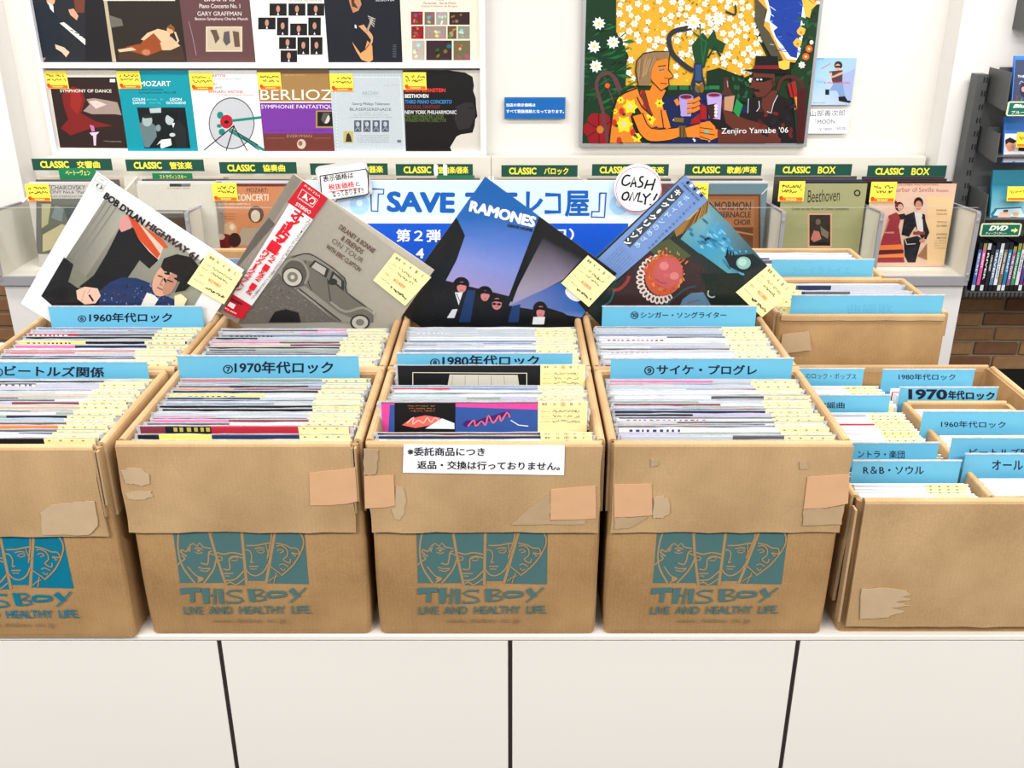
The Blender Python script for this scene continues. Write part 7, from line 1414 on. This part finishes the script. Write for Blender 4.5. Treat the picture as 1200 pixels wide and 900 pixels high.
case(P(1171.5, 206, 3.73).x, 3.73, shelves[1] - 0.03, 0.135, 0.172, 'blue-topped disc case with a white cover, middle shelf of the rack', g2, v8, BLS, lean=0.25)
v9 = (1120, 200, 80 / 313.)
def g3(a):
    a.grad([(140, 60), (500, 60), (500, 260), (140, 260)], [(0.05, 0.48, 0.58), (0.08, 0.50, 0.62), (0.70, 0.85, 0.88), (0.60, 0.80, 0.85)]); a.poly([(160, 200), (180, 172), (300, 165), (330, 240), (170, 235)], (0.10, 0.42, 0.52)); a.poly([(172, 205), (190, 178), (300, 172), (320, 215)], (0.75, 0.84, 0.86)); a.ell(228, 190, 10, 12, (0.85, 0.62, 0.5)); a.poly([(190, 215), (205, 190), (250, 200), (255, 218)], (0.88, 0.70, 0.62)); a.ell(275, 200, 14, 10, (0.85, 0.62, 0.5)); a.poly([(215, 182), (240, 178), (240, 188), (220, 190)], (0.25, 0.2, 0.2)); a.text('CARS DRIVE SKY', (170, 246), (270, 246), (170, 236), (0.85, 0.85, 0.3), 0.02)
case(P(1158.5, 262, 3.73).x, 3.73, shelves[2] - 0.01, 0.16, 0.19, 'teal disc case with people in a car, lower shelf of the rack', g3, v9, TLC, lean=0.22)
for (q, Yq, lab) in (((1186, 85), 3.7, ''), ):
    pass
def sticker_world(x, y, Y, wd, hh, label):
    A = P(x, y, Y); M = frame_M((A.x, Y, A.z), (1, 0, 0), (0, -0.97, 0.24)); e = empty('price_label', M=M); tag(e, label, 'label'); slab('paper', 0, -hh, wd, 0, 0.0008, PRINT, e, 0, 0, (0.96, 0.85, 0.25))
    a = Art(M, (0, -hh, wd, 0), mode='uv'); a.rect(0.05, 0.78, 0.95, 0.95, (0.93, 0.42, 0.12)); a.scribble((0.15, 0.55), (0.85, 0.5), 0.25, (0.3, 0.25, 0.1), wd=0.04, seed=4); a.build('label_print', PRINT, e)
sticker_world(1192, 155, 3.722, 0.07, 0.055, 'yellow price label on the white disc cover')
sticker_world(1181, 218.5, 3.722, 0.075, 0.055, 'yellow price label on the teal disc case')
def small_sign(px, Y, label, words, arrow=False, name='shelf_sign'):
    x0, y0, x1, y1 = px; A = P(x0, y0, Y); B = P(x1, y1, Y); M = wall_M(A.x, Y, B.z); wd = P(x1, y0, Y).x - A.x; hh = A.z - B.z; e = empty(name, M=M); tag(e, label, 'sign')
    bm = bmesh.new(); plate('plate', [(x, y) for x, y in rounded(0, wd, 0, hh, 0.008)], 0.004, PRINT, e)
    at = e.children[0].data.color_attributes.new('Col', 'FLOAT_COLOR', 'POINT'); at.data.foreach_set('color', [*lin((0.88, 0.90, 0.72)), 1.0] * len(e.children[0].data.vertices))
    a = Art(M, (0, 0, wd, hh), mode='uv'); G_ = (0.05, 0.40, 0.34); a.rect(0.04, 0.08, 0.96, 0.92, G_)
    for w_ in words: a.text(w_[0], w_[1], w_[2], w_[3], (0.95, 0.95, 0.88), w_[4])
    if arrow: a.poly([(0.76, 0.45), (0.84, 0.45), (0.84, 0.32), (0.93, 0.53), (0.84, 0.74), (0.84, 0.61), (0.76, 0.61)], (0.95, 0.9, 0.5))
    a.build('lettering', PRINT, e)
small_sign((1182, 119, 1222, 136), 3.66, 'green and cream disc sign on the top shelf, cut by the picture edge', [('Blu-ray', (0.14, 0.5), (0.9, 0.5), (0.20, 0.18), 0.06), ('ブルーレイ', (0.14, 0.85), (0.8, 0.85), (0.14, 0.62), 0.02)])
small_sign((1150.5, 262, 1198, 277), 3.60, 'green and cream DVD sign with a right arrow on the rack', [('DVD', (0.20, 0.55), (0.64, 0.55), (0.25, 0.15), 0.07), ('ディーブイディー', (0.14, 0.85), (0.66, 0.85), (0.14, 0.66), 0.02)], True)
small_sign((1181, 121, 1222, 136), 3.662, '', [], name='spare_sign') if False else None
# disc cases side by side, spines out
sp = [((0.30, 0.42, 0.70), 'blue'), ((0.88, 0.35, 0.62), 'pink'), ((0.10, 0.10, 0.12), 'black'), ((0.16, 0.16, 0.18), 'black and white'), ((0.40, 0.52, 0.64), 'steel blue'), ((0.90, 0.92, 0.94), 'white'), ((0.50, 0.42, 0.34), 'khaki'), ((0.15, 0.50, 0.68), 'teal blue'), ((0.60, 0.35, 0.55), 'mauve'), ((0.25, 0.58, 0.38), 'green'), ((0.85, 0.85, 0.88), 'pale grey'), ((0.35, 0.25, 0.50), 'purple'), ((0.85, 0.28, 0.35), 'red'), ((0.90, 0.35, 0.42), 'coral'), ((0.25, 0.55, 0.62), 'sea green'), ((0.80, 0.75, 0.50), 'sand'), ((0.20, 0.25, 0.40), 'dark blue'), ((0.75, 0.3, 0.3), 'brick red')]
xx = P(1137.5, 341, 3.60).x
for i, (c, nm) in enumerate(sp):
    M = wall_M(xx, 3.60, DZ); e = empty('disc_case', M=M); tag(e, '%s disc case spine, %s along the bottom tray of the rack' % (nm, ordinal(i + 1)), 'disc case', 'disc cases in the bottom tray'); w2 = 0.0145; hh = 0.19 - (0.012 if i % 5 == 3 else 0)
    slab('shell', 0, 0, w2 - 0.0005, hh, 0.135, BKC, e, 0, 0.001); a = Art(M, (0.0008, 0.002, w2 - 0.0012, hh - 0.002), mode='uv'); a.rect(0, 0, 1, 1, c); a.rect(0, 0, 1, 0.13, rg.choice([(0.15, 0.15, 0.17), (0.8, 0.8, 0.82), (0.6, 0.55, 0.3)])); a.rect(0, 0.88, 1, 1, rg.choice([(0.12, 0.12, 0.14), (0.85, 0.85, 0.85)]))
    fg = (0.95, 0.95, 0.95) if sum(c) < 1.9 else (0.15, 0.15, 0.2); a.text(rg.choice(['THE GOLD', 'LONG NIGHT', 'RIVER', 'SECRET', 'RED ROOM']), (0.25, 0.20), (0.25, rg.uniform(0.5, 0.8)), (0.78, 0.20), fg, 0.03); a.build('spine_print', GLOSS, e); xx += 0.0165
fx = empty('wall_fixture', (P(1193, 20, 3.9).x, 3.9, P(1193, 33, 3.9).z)); tag(fx, 'grey metal fixture high on the wall above the disc rack', 'fixture')
box('housing', (0.0, 0.3, -0.10, 0.018, 0.0, 0.20), GREYM, fx, 0.006); box('edge_trim', (-0.006, 0.0, -0.105, 0.018, -0.004, 0.2), DARKG, fx, 0.001)
